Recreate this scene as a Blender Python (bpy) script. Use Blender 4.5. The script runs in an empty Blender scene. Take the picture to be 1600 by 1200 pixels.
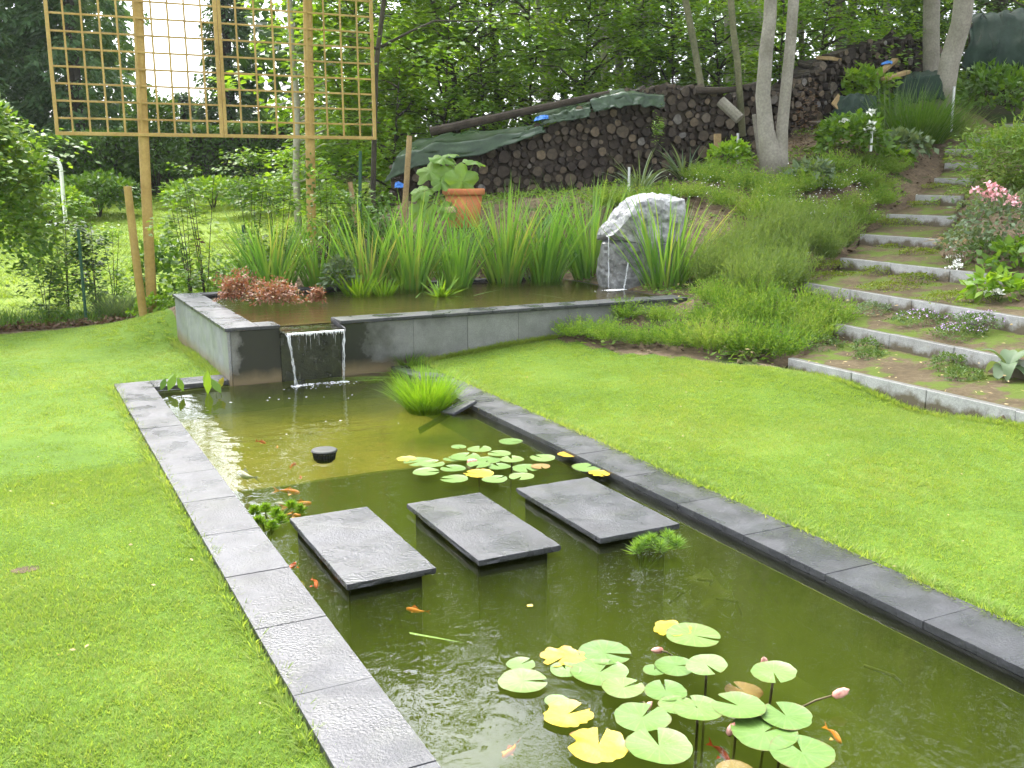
import bpy, bmesh, math
import numpy as np
from mathutils import Matrix, Vector, noise as mnoise

# ------------------------------------------------------------------ camera, sky, sun, exposure
scn = bpy.context.scene
col = scn.collection
RM = np.array([[0.89298139, -0.09311104, 0.44035732],
               [-0.45008934, -0.18048137, 0.87455478],
               [-0.00195441, -0.97916128, -0.20307479]])
EYE = np.array([0., 0., 2.0])
FPX = 1570.0
cam_d = bpy.data.cameras.new('camera')
cam = bpy.data.objects.new('camera', cam_d); col.objects.link(cam)
cam_d.sensor_width = 36; cam_d.lens = 36 * FPX / 1600
cam_d.clip_start = 0.05; cam_d.clip_end = 800
cam.matrix_world = Matrix([[RM[i][0], -RM[i][1], -RM[i][2], EYE[i]] for i in range(3)] + [[0, 0, 0, 1]])
scn.camera = cam

SUN_EL, SUN_AZ = math.radians(50), math.radians(2)      # azimuth measured from +Y towards +X: sun behind thin cloud, high beyond the pond
w = bpy.data.worlds.new('World'); scn.world = w; w.use_nodes = True
nt = w.node_tree; nt.nodes.clear()
sky = nt.nodes.new('ShaderNodeTexSky'); sky.sky_type = 'NISHITA'; sky.sun_disc = False
sky.sun_elevation = SUN_EL; sky.sun_rotation = SUN_AZ
sky.dust_density = 3.0
hs = nt.nodes.new('ShaderNodeMixRGB'); hs.blend_type = 'MIX'; hs.inputs['Fac'].default_value = 0.72
hs.inputs['Color2'].default_value = (10.5, 10.8, 11.4, 1)     # an even bright cloud deck over the blue
bgn = nt.nodes.new('ShaderNodeBackground'); bgn.inputs['Strength'].default_value = 0.12
wo = nt.nodes.new('ShaderNodeOutputWorld')
tcw = nt.nodes.new('ShaderNodeTexCoord'); dt = nt.nodes.new('ShaderNodeVectorMath'); dt.operation = 'DOT_PRODUCT'
dt.inputs[1].default_value = (math.sin(SUN_AZ) * math.cos(SUN_EL), math.cos(SUN_AZ) * math.cos(SUN_EL), math.sin(SUN_EL))
mxw = nt.nodes.new('ShaderNodeMath'); mxw.operation = 'MAXIMUM'; mxw.inputs[1].default_value = 0
pw = nt.nodes.new('ShaderNodeMath'); pw.operation = 'POWER'; pw.inputs[1].default_value = 7
gw = nt.nodes.new('ShaderNodeMath'); gw.operation = 'MULTIPLY_ADD'; gw.inputs[1].default_value = 7.0; gw.inputs[2].default_value = 1.0
sc_ = nt.nodes.new('ShaderNodeVectorMath'); sc_.operation = 'SCALE'     # cloud glow round the veiled sun
nt.links.new(tcw.outputs['Generated'], dt.inputs[0]); nt.links.new(dt.outputs['Value'], mxw.inputs[0]); nt.links.new(mxw.outputs[0], pw.inputs[0]); nt.links.new(pw.outputs[0], gw.inputs[0])
nt.links.new(hs.outputs['Color'], sc_.inputs[0]); nt.links.new(gw.outputs[0], sc_.inputs['Scale'])
nt.links.new(sky.outputs['Color'], hs.inputs['Color1']); nt.links.new(sc_.outputs[0], bgn.inputs['Color'])
nt.links.new(bgn.outputs[0], wo.inputs[0])
sl = bpy.data.lights.new('sun', 'SUN'); sl.energy = 1.2; sl.angle = math.radians(11); sl.color = (1, 0.95, 0.86)
so = bpy.data.objects.new('sun', sl); col.objects.link(so)
sd = Vector((math.sin(SUN_AZ) * math.cos(SUN_EL), math.cos(SUN_AZ) * math.cos(SUN_EL), math.sin(SUN_EL)))
so.rotation_euler = sd.to_track_quat('Z', 'Y').to_euler()
so.location = (-8, 4, 12)
scn.view_settings.view_transform = 'Standard'; scn.view_settings.look = 'None'
scn.view_settings.gamma = 1; scn.view_settings.exposure = 0.92
scn.view_settings.use_curve_mapping = False
try:
    scn.cycles.max_bounces = 10; scn.cycles.transparent_max_bounces = 24
    scn.cycles.transmission_bounces = 6; scn.cycles.glossy_bounces = 3; scn.cycles.diffuse_bounces = 6
    scn.cycles.sample_clamp_indirect = 6; scn.cycles.use_denoising = True
    scn.cycles.caustics_reflective = False; scn.cycles.caustics_refractive = False
except Exception:
    pass

rng = np.random.default_rng(11)
R = lambda a, b, n=None: rng.uniform(a, b, n)

# ------------------------------------------------------------------ placing helpers: true depths along sight lines
def ray(px, py): return RM @ np.array([px - 800., py - 600., FPX])
def onz(px, py, z):
    r = ray(px, py); return r * ((z - EYE[2]) / r[2]) + EYE
def onY(px, py, Y):
    r = ray(px, py); return r * (Y / r[1]) + EYE
def at(px, py, d):
    r = ray(px, py); return r * (d / math.hypot(r[0], r[1])) + EYE

# ------------------------------------------------------------------ mesh helpers
def tag(o, label=None, cat=None, group=None, kind=None):
    if label: o['label'] = label
    if cat: o['category'] = cat
    if group: o['group'] = group
    if kind: o['kind'] = kind
    return o

def mesh_np(name, V, F, smooth=False):
    V = np.ascontiguousarray(V, dtype=np.float32); F = np.ascontiguousarray(F, dtype=np.int32)
    me = bpy.data.meshes.new(name)
    n, k = F.shape
    me.vertices.add(len(V)); me.vertices.foreach_set('co', V.ravel())
    me.loops.add(n * k); me.loops.foreach_set('vertex_index', F.ravel())
    me.polygons.add(n); me.polygons.foreach_set('loop_start', np.arange(0, n * k, k, dtype=np.int32))
    if smooth: me.polygons.foreach_set('use_smooth', np.ones(n, dtype=bool))
    me.update(calc_edges=True)
    return me

def link(name, me, mat=None, parent=None, loc=None, rz=0):
    o = bpy.data.objects.new(name, me); col.objects.link(o)
    if mat is not None and me is not None and not me.materials:
        for m in (mat if isinstance(mat, (list, tuple)) else [mat]): me.materials.append(m)
    if parent is not None: o.parent = parent
    if loc is not None: o.location = loc
    if rz: o.rotation_euler = (0, 0, rz)
    return o

def empty(name, label, cat, loc=(0, 0, 0), rz=0, group=None):
    o = bpy.data.objects.new(name, None); col.objects.link(o)
    o.location = loc; o.rotation_euler = (0, 0, rz); o.empty_display_size = .1
    return tag(o, label, cat, group)

class MB:                       # gathers pieces of ONE object
    def __init__(s): s.V = []; s.F = []
    def add(s, V, F):
        o = len(s.V); s.V.extend([tuple(map(float, v)) for v in V]); s.F.extend([tuple(i + o for i in f) for f in F]); return s
    def build(s, name, mat, parent=None, smooth=False, loc=None):
        me = bpy.data.meshes.new(name); me.from_pydata(s.V, [], s.F)
        if smooth: me.polygons.foreach_set('use_smooth', np.ones(len(me.polygons), dtype=bool))
        me.update()
        return link(name, me, mat, parent, loc)

def box(x0, x1, y0, y1, z0, z1):
    V = [(x, y, z) for z in (z0, z1) for y in (y0, y1) for x in (x0, x1)]
    return V, [(0, 2, 3, 1), (4, 5, 7, 6), (0, 1, 5, 4), (1, 3, 7, 5), (3, 2, 6, 7), (2, 0, 4, 6)]

def bevel_box(x0, x1, y0, y1, z0, z1, b=.004, jit=0.0, seg=1):
    bm = bmesh.new()
    V, F = box(x0, x1, y0, y1, z0, z1)
    vs = [bm.verts.new(v) for v in V]
    for f in F: bm.faces.new([vs[i] for i in f])
    if jit:
        for v in vs: v.co += Vector(R(-jit, jit, 3))
    bmesh.ops.bevel(bm, geom=bm.edges[:], offset=b, segments=seg, affect='EDGES', profile=.6)
    bm.verts.index_update()
    V = [tuple(v.co) for v in bm.verts]; F = [tuple(v.index for v in f.verts) for f in bm.faces]
    bm.free(); return V, F

def tube(pts, rad, n=8, cap=True):
    pts = [np.asarray(p, float) for p in pts]
    V = []; F = []
    if np.isscalar(rad): rad = [rad] * len(pts)
    ref = None
    for i, p in enumerate(pts):
        t = pts[min(i + 1, len(pts) - 1)] - pts[max(i - 1, 0)]
        t = t / (np.linalg.norm(t) + 1e-9)
        if ref is None:
            ref = np.array([1., 0, 0]) if abs(t[0]) < .8 else np.array([0, 1., 0])
        u = ref - t * (ref @ t); u /= np.linalg.norm(u) + 1e-9; ref = u
        v = np.cross(t, u)
        for k in range(n):
            a = 2 * math.pi * k / n
            V.append(p + rad[i] * (math.cos(a) * u + math.sin(a) * v))
    for i in range(len(pts) - 1):
        for k in range(n):
            F.append((i * n + k, i * n + (k + 1) % n, (i + 1) * n + (k + 1) % n, (i + 1) * n + k))
    if cap:
        F.append(tuple(range(n - 1, -1, -1))); F.append(tuple((len(pts) - 1) * n + k for k in range(n)))
    return V, F

def unit(a): return a / (np.linalg.norm(a, axis=-1, keepdims=True) + 1e-9)

def leaf_quads(P, T, N, L, W, fold=.12):
    """one four-cornered leaf per row: base, two shoulders, tip"""
    P = np.asarray(P, float); n = len(P)
    T = unit(T); B = unit(np.cross(N, T)); N = np.cross(T, B)
    L = np.broadcast_to(np.asarray(L, float), (n,))[:, None]; W = np.broadcast_to(np.asarray(W, float), (n,))[:, None]
    V = np.stack([P, P + T * L * .45 + B * W * .5 + N * W * fold, P + T * L, P + T * L * .45 - B * W * .5 + N * W * fold], 1)
    return V.reshape(-1, 3), np.arange(4 * n).reshape(n, 4)

def blades(P, az, lean, L, W, seg=3, curve=.5, twist=None):
    """grass-like blades: base points, azimuth of lean, lean angle at base, length, width; bend more towards the tip"""
    n = len(P)
    L = np.broadcast_to(np.asarray(L, float), (n,)); W = np.broadcast_to(np.asarray(W, float), (n,))
    curve = np.broadcast_to(np.asarray(curve, float), (n,))
    d = np.stack([np.cos(az), np.sin(az), np.zeros(n)], 1)
    ta = az + math.pi / 2 + (twist if twist is not None else rng.uniform(-.9, .9, n))
    s = np.stack([np.cos(ta), np.sin(ta), np.zeros(n)], 1)
    pos = np.asarray(P, float).copy(); rows = []
    for i in range(seg + 1):
        f = i / seg
        wd = W * (1 - f ** 2.2) * .5 + .0006
        rows.append(pos - s * wd[:, None]); rows.append(pos + s * wd[:, None])
        th = lean + curve * (f + .5 / seg)
        st = L / seg
        pos = pos + d * (np.sin(th) * st)[:, None] + np.array([0, 0, 1.]) * (np.cos(th) * st)[:, None]
    V = np.stack(rows, 1).reshape(-1, 3)
    k = 2 * (seg + 1); base = np.arange(n)[:, None] * k
    F = np.concatenate([base + np.array([2 * i, 2 * i + 1, 2 * i + 3, 2 * i + 2]) for i in range(seg)], 0)
    return V, F

def cat_vf(parts):
    Vs, Fs, o = [], [], 0
    for V, F in parts:
        Vs.append(V); Fs.append(F + o); o += len(V)
    return np.concatenate(Vs), np.concatenate(Fs)

def fbm(p, s=1.0, o=4): return mnoise.fractal(Vector(p) * s, 1.0, 2.0, o)

# ------------------------------------------------------------------ materials
def new_mat(name):
    m = bpy.data.materials.new(name); m.use_nodes = True
    t = m.node_tree; t.nodes.clear()
    out = t.nodes.new('ShaderNodeOutputMaterial')
    def N(kind, **kw):
        n = t.nodes.new(kind)
        for k, v in kw.items():
            if k in n.inputs.keys() if isinstance(k, str) else False: n.inputs[k].default_value = v
            else: setattr(n, k, v)
        return n
    return m, t, out, N

def lk(t, a, b): t.links.new(a, b)

def ramp(N, stops, interp='LINEAR'):
    r = N('ShaderNodeValToRGB'); e = r.color_ramp.elements; r.color_ramp.interpolation = interp
    e[0].position, e[0].color = stops[0][0], (*stops[0][1], 1)
    e[1].position, e[1].color = stops[-1][0], (*stops[-1][1], 1)
    for p, c in stops[1:-1]:
        x = e.new(p); x.color = (*c, 1)
    return r

def noise_n(t, N, coord, scale, detail=4, rough=.55):
    n = N('ShaderNodeTexNoise'); n.inputs['Scale'].default_value = scale
    n.inputs['Detail'].default_value = detail; n.inputs['Roughness'].default_value = rough
    lk(t, coord, n.inputs['Vector']); return n

def mat_rough(name, c1, c2, scale=6, rough=(.6, .9), bump=.3, bscale=60, spec=.3, c3=None, rand=0.0, fine=None):
    """mottled matt or damp surface in world space"""
    m, t, out, N = new_mat(name)
    g = N('ShaderNodeNewGeometry'); co = g.outputs['Position']
    n1 = noise_n(t, N, co, scale, 6, .6)
    st = [(.3, c1), (.7, c2)] if c3 is None else [(.28, c1), (.5, c2), (.72, c3)]
    r = ramp(N, st); lk(t, n1.outputs[0], r.inputs[0])
    c = r.outputs[0]
    n2 = noise_n(t, N, co, bscale, 4, .6)
    mx = N('ShaderNodeMixRGB', blend_type='MULTIPLY'); mx.inputs[0].default_value = fine if fine is not None else .5
    r2 = ramp(N, [(.3, (.55, .55, .55)), (.7, (1.35, 1.35, 1.35))]); lk(t, n2.outputs[0], r2.inputs[0])
    lk(t, c, mx.inputs[1]); lk(t, r2.outputs[0], mx.inputs[2]); c = mx.outputs[0]
    if rand:
        oi = N('ShaderNodeObjectInfo'); mr = N('ShaderNodeMapRange')
        mr.inputs['To Min'].default_value = 1 - rand; mr.inputs['To Max'].default_value = 1 + rand
        lk(t, oi.outputs['Random'], mr.inputs['Value'])
        m3 = N('ShaderNodeMixRGB', blend_type='MULTIPLY'); m3.inputs[0].default_value = 1
        lk(t, c, m3.inputs[1]); lk(t, mr.outputs[0], m3.inputs[2]); c = m3.outputs[0]
    p = N('ShaderNodeBsdfPrincipled'); p.inputs['Specular IOR Level'].default_value = spec
    lk(t, c, p.inputs['Base Color'])
    n3 = noise_n(t, N, co, scale * .7, 3, .5)
    mr = N('ShaderNodeMapRange'); mr.inputs['From Min'].default_value = .35; mr.inputs['From Max'].default_value = .65
    mr.inputs['To Min'].default_value, mr.inputs['To Max'].default_value = rough
    lk(t, n3.outputs[0], mr.inputs['Value']); lk(t, mr.outputs[0], p.inputs['Roughness'])
    b = N('ShaderNodeBump'); b.inputs['Strength'].default_value = bump; b.inputs['Distance'].default_value = .01
    lk(t, n2.outputs[0], b.inputs['Height']); lk(t, b.outputs[0], p.inputs['Normal'])
    lk(t, p.outputs[0], out.inputs[0])
    return m

def mat_leaf(name, cols, trans=.4, rough=.45, spec=.35, pscale=.8, tcol=None):
    """leaf tissue: every leaf of its own tint, patches of lighter and darker growth"""
    m, t, out, N = new_mat(name)
    g = N('ShaderNodeNewGeometry')
    n1 = noise_n(t, N, g.outputs['Position'], pscale, 3, .5)
    mr = N('ShaderNodeMath', operation='MULTIPLY_ADD'); mr.inputs[1].default_value = .45
    lk(t, g.outputs['Random Per Island'], mr.inputs[0])
    m2 = N('ShaderNodeMath', operation='MULTIPLY'); m2.inputs[1].default_value = .62
    lk(t, n1.outputs[0], m2.inputs[0]); lk(t, m2.outputs[0], mr.inputs[2])
    oi = N('ShaderNodeObjectInfo'); mo = N('ShaderNodeMath', operation='MULTIPLY_ADD'); mo.inputs[1].default_value = .16; lk(t, oi.outputs['Random'], mo.inputs[0]); lk(t, mr.outputs[0], mo.inputs[2])
    mb = N('ShaderNodeMath', operation='SUBTRACT'); mb.inputs[1].default_value = .08; lk(t, mo.outputs[0], mb.inputs[0]); mr = mb
    k = len(cols); r = ramp(N, [(.12 + .76 * i / (k - 1), c) for i, c in enumerate(cols)])
    lk(t, mr.outputs[0], r.inputs[0])
    p = N('ShaderNodeBsdfPrincipled'); p.inputs['Roughness'].default_value = rough; p.inputs['Specular IOR Level'].default_value = spec
    lk(t, r.outputs[0], p.inputs['Base Color'])
    tr = N('ShaderNodeBsdfTranslucent')
    br = N('ShaderNodeMixRGB', blend_type='MULTIPLY'); br.inputs[0].default_value = 1
    br.inputs[2].default_value = (*(tcol or (1.5, 1.35, .55)), 1)
    lk(t, r.outputs[0], br.inputs[1]); lk(t, br.outputs[0], tr.inputs[0])
    mx = N('ShaderNodeMixShader'); mx.inputs[0].default_value = trans
    lk(t, p.outputs[0], mx.inputs[1]); lk(t, tr.outputs[0], mx.inputs[2]); lk(t, mx.outputs[0], out.inputs[0])
    return m

def mat_plain(name, c, rough=.6, spec=.3, trans=0, metal=0):
    m, t, out, N = new_mat(name)
    p = N('ShaderNodeBsdfPrincipled'); p.inputs['Base Color'].default_value = (*c, 1)
    p.inputs['Roughness'].default_value = rough; p.inputs['Specular IOR Level'].default_value = spec; p.inputs['Metallic'].default_value = metal
    lk(t, p.outputs[0], out.inputs[0])
    return m

def mat_water(name, tint, ripple, density, vcol, scatter=0.0, scol=(.5, .5, .2)):
    m, t, out, N = new_mat(name)
    g = N('ShaderNodeNewGeometry')
    mp = N('ShaderNodeMapping'); mp.inputs['Scale'].default_value = (1, 1, 1); lk(t, g.outputs['Position'], mp.inputs['Vector'])
    n1 = noise_n(t, N, mp.outputs[0], 6.0, 2, .5); n1.inputs['Distortion'].default_value = .3
    n2 = noise_n(t, N, mp.outputs[0], 17, 2, .5)
    ad = N('ShaderNodeMath', operation='MULTIPLY_ADD'); ad.inputs[1].default_value = .3
    lk(t, n2.outputs[0], ad.inputs[0]); lk(t, n1.outputs[0], ad.inputs[2])
    # rings spreading from where the waterfall lands
    sub = N('ShaderNodeVectorMath', operation='SUBTRACT'); sub.inputs[1].default_value = (2.72, 9.9, -.056)
    lk(t, g.outputs['Position'], sub.inputs[0])
    ln = N('ShaderNodeVectorMath', operation='LENGTH'); lk(t, sub.outputs[0], ln.inputs[0])
    ph = N('ShaderNodeMath', operation='MULTIPLY_ADD'); ph.inputs[1].default_value = 30.0
    lk(t, ln.outputs['Value'], ph.inputs[0])
    n4 = N('ShaderNodeMath', operation='MULTIPLY'); n4.inputs[1].default_value = 9.0; lk(t, n1.outputs[0], n4.inputs[0]); lk(t, n4.outputs[0], ph.inputs[2])
    sn = N('ShaderNodeMath', operation='SINE'); lk(t, ph.outputs[0], sn.inputs[0])
    fo = N('ShaderNodeMapRange'); fo.inputs['From Min'].default_value = 0; fo.inputs['From Max'].default_value = 6.5
    fo.inputs['To Min'].default_value = .20; fo.inputs['To Max'].default_value = 0.0; lk(t, ln.outputs['Value'], fo.inputs['Value'])
    ml = N('ShaderNodeMath', operation='MULTIPLY_ADD'); lk(t, sn.outputs[0], ml.inputs[0]); lk(t, fo.outputs[0], ml.inputs[1]); lk(t, ad.outputs[0], ml.inputs[2])
    b = N('ShaderNodeBump'); b.inputs['Strength'].default_value = 1.0; b.inputs['Distance'].default_value = ripple
    lk(t, ml.outputs[0], b.inputs['Height'])
    fr = N('ShaderNodeFresnel'); fr.inputs['IOR'].default_value = 1.34; lk(t, b.outputs[0], fr.inputs['Normal'])
    tr = N('ShaderNodeBsdfTransparent'); tr.inputs[0].default_value = (*tint, 1)
    gl = N('ShaderNodeBsdfGlossy'); gl.inputs['Roughness'].default_value = .015; lk(t, b.outputs[0], gl.inputs['Normal'])
    mx = N('ShaderNodeMixShader'); lk(t, fr.outputs[0], mx.inputs[0]); lk(t, tr.outputs[0], mx.inputs[1]); lk(t, gl.outputs[0], mx.inputs[2])
    lk(t, mx.outputs[0], out.inputs['Surface'])
    va = N('ShaderNodeVolumeAbsorption'); va.inputs['Color'].default_value = (*vcol, 1); va.inputs['Density'].default_value = density
    if scatter:
        vs = N('ShaderNodeVolumeScatter'); vs.inputs['Color'].default_value = (*scol, 1); vs.inputs['Density'].default_value = scatter
        av = N('ShaderNodeAddShader'); lk(t, va.outputs[0], av.inputs[0]); lk(t, vs.outputs[0], av.inputs[1]); lk(t, av.outputs[0], out.inputs['Volume'])
    else: lk(t, va.outputs[0], out.inputs['Volume'])
    return m

def mat_stain(name, c, cw, rules, rough=(.5, .85), bump=.25, wetrough=.22, soil=None, rand=.06, topdark=None):
    """stone or concrete with wet runs and soil splashes of their own shape; rules build a 0..1 wet mask from position"""
    m, t, out, N = new_mat(name)
    g = N('ShaderNodeNewGeometry'); co = g.outputs['Position']
    sp = N('ShaderNodeSeparateXYZ'); lk(t, co, sp.inputs[0])
    n1 = noise_n(t, N, co, 7, 6, .65); nb = noise_n(t, N, co, 90, 3, .6); ne = noise_n(t, N, co, 5.5, 5, .6)
    r = ramp(N, [(.3, tuple(x * .8 for x in c)), (.7, tuple(x * 1.18 for x in c))]); lk(t, n1.outputs[0], r.inputs[0])
    rs = ramp(N, [(.35, (.7, .7, .7)), (.65, (1.25, 1.25, 1.25))]); lk(t, nb.outputs[0], rs.inputs[0])
    mu = N('ShaderNodeMixRGB', blend_type='MULTIPLY'); mu.inputs[0].default_value = .6; lk(t, r.outputs[0], mu.inputs[1]); lk(t, rs.outputs[0], mu.inputs[2])
    oi = N('ShaderNodeObjectInfo'); mr = N('ShaderNodeMapRange'); mr.inputs['To Min'].default_value = 1 - rand; mr.inputs['To Max'].default_value = 1 + rand
    lk(t, oi.outputs['Random'], mr.inputs['Value'])
    mo = N('ShaderNodeMixRGB', blend_type='MULTIPLY'); mo.inputs[0].default_value = 1; lk(t, mu.outputs[0], mo.inputs[1]); lk(t, mr.outputs[0], mo.inputs[2])
    cc = mo.outputs[0]
    def band(axis, a, b, wob):                      # 1 at a -> 0 at b along an axis, edge broken by noise
        ma = N('ShaderNodeMath', operation='MULTIPLY_ADD'); ma.inputs[1].default_value = wob
        sb = N('ShaderNodeMath', operation='SUBTRACT'); sb.inputs[1].default_value = .5; lk(t, ne.outputs[0], sb.inputs[0])
        lk(t, sb.outputs[0], ma.inputs[0]); lk(t, axis, ma.inputs[2])
        q = N('ShaderNodeMapRange'); q.clamp = True
        q.inputs['From Min'].default_value = b; q.inputs['From Max'].default_value = a
        lk(t, ma.outputs[0], q.inputs['Value']); return q.outputs[0]
    ax = dict(x=sp.outputs[0], y=sp.outputs[1], z=sp.outputs[2])
    tc = N('ShaderNodeTexCoord'); sg = N('ShaderNodeSeparateXYZ'); lk(t, tc.outputs['Object'], sg.inputs[0]); ax['oz'] = sg.outputs[2]
    wet = None
    for ands in rules:
        v = None
        for (a_, p, q, wob) in ands:
            bb = band(ax[a_], p, q, wob)
            if v is None: v = bb
            else:
                mm = N('ShaderNodeMath', operation='MULTIPLY'); lk(t, v, mm.inputs[0]); lk(t, bb, mm.inputs[1]); v = mm.outputs[0]
        if wet is None: wet = v
        else:
            mm = N('ShaderNodeMath', operation='MAXIMUM'); lk(t, wet, mm.inputs[0]); lk(t, v, mm.inputs[1]); wet = mm.outputs[0]
    p = N('ShaderNodeBsdfPrincipled'); p.inputs['Specular IOR Level'].default_value = .45
    n3 = noise_n(t, N, co, 3, 3, .5); rr = N('ShaderNodeMapRange'); rr.inputs['From Min'].default_value = .35; rr.inputs['From Max'].default_value = .65
    rr.inputs['To Min'].default_value, rr.inputs['To Max'].default_value = rough; lk(t, n3.outputs[0], rr.inputs['Value'])
    ro = rr.outputs[0]
    if wet is not None:
        mw = N('ShaderNodeMixRGB'); lk(t, wet, mw.inputs[0]); lk(t, cc, mw.inputs[1]); mw.inputs[2].default_value = (*cw, 1); cc = mw.outputs[0]
        if wetrough is not None:
            mw2 = N('ShaderNodeMix'); lk(t, wet, mw2.inputs[0]); lk(t, ro, mw2.inputs[2]); mw2.inputs[3].default_value = wetrough; ro = mw2.outputs[0]
    if soil:
        v = band(ax[soil[0]], soil[1], soil[2], soil[3])
        ms = N('ShaderNodeMixRGB'); lk(t, v, ms.inputs[0]); lk(t, cc, ms.inputs[1]); ms.inputs[2].default_value = (*soil[4], 1); cc = ms.outputs[0]
    if topdark:                                     # level top painted darker: its dark wet line, and to offset strong light
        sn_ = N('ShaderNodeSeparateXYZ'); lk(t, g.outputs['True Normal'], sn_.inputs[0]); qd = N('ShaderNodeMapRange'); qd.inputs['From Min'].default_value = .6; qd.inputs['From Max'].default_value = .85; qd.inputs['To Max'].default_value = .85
        lk(t, sn_.outputs[2], qd.inputs['Value']); md_ = N('ShaderNodeMixRGB'); lk(t, qd.outputs[0], md_.inputs[0]); lk(t, cc, md_.inputs[1]); md_.inputs[2].default_value = (*topdark, 1); cc = md_.outputs[0]
    lk(t, cc, p.inputs['Base Color']); lk(t, ro, p.inputs['Roughness'])
    b = N('ShaderNodeBump'); b.inputs['Strength'].default_value = bump; b.inputs['Distance'].default_value = .006
    lk(t, nb.outputs[0], b.inputs['Height']); lk(t, b.outputs[0], p.inputs['Normal'])
    lk(t, p.outputs[0], out.inputs[0])
    return m

def mat_log_end(name):
    m, t, out, N = new_mat(name)
    tc = N('ShaderNodeTexCoord'); oi = N('ShaderNodeObjectInfo')
    mp = N('ShaderNodeMapping'); mp.inputs['Scale'].default_value = (1, 0, 1); lk(t, tc.outputs['Object'], mp.inputs['Vector'])
    n = noise_n(t, N, tc.outputs['Object'], 14, 4, .6)
    ln = N('ShaderNodeVectorMath', operation='LENGTH'); lk(t, mp.outputs[0], ln.inputs[0])
    ma = N('ShaderNodeMath', operation='MULTIPLY_ADD'); ma.inputs[1].default_value = .03; lk(t, n.outputs[0], ma.inputs[0]); lk(t, ln.outputs['Value'], ma.inputs[2])
    mf = N('ShaderNodeMath', operation='MULTIPLY'); mf.inputs[1].default_value = 420; lk(t, ma.outputs[0], mf.inputs[0])
    sn = N('ShaderNodeMath', operation='SINE'); lk(t, mf.outputs[0], sn.inputs[0])
    mr = N('ShaderNodeMapRange'); mr.inputs['From Min'].default_value = -1; mr.inputs['To Min'].default_value = .78; mr.inputs['To Max'].default_value = 1.12
    lk(t, sn.outputs[0], mr.inputs['Value'])
    rc = ramp(N, [(0, (.035, .028, .022)), (.35, (.06, .047, .036)), (.7, (.092, .073, .053)), (.93, (.15, .115, .075)), (1, (.17, .16, .15))])
    lk(t, oi.outputs['Random'], rc.inputs[0])
    r2 = ramp(N, [(.3, (.5, .5, .5)), (.62, (1.2, 1.2, 1.2))]); lk(t, n.outputs[0], r2.inputs[0])
    m1 = N('ShaderNodeMixRGB', blend_type='MULTIPLY'); m1.inputs[0].default_value = 1; lk(t, rc.outputs[0], m1.inputs[1]); lk(t, mr.outputs[0], m1.inputs[2])
    m2 = N('ShaderNodeMixRGB', blend_type='MULTIPLY'); m2.inputs[0].default_value = .9; lk(t, m1.outputs[0], m2.inputs[1]); lk(t, r2.outputs[0], m2.inputs[2])
    p = N('ShaderNodeBsdfPrincipled'); p.inputs['Roughness'].default_value = .85; p.inputs['Specular IOR Level'].default_value = .2
    lk(t, m2.outputs[0], p.inputs['Base Color'])
    b = N('ShaderNodeBump'); b.inputs['Strength'].default_value = .5; b.inputs['Distance'].default_value = .01; lk(t, n.outputs[0], b.inputs['Height']); lk(t, b.outputs[0], p.inputs['Normal'])
    lk(t, p.outputs[0], out.inputs[0]); return m

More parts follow.
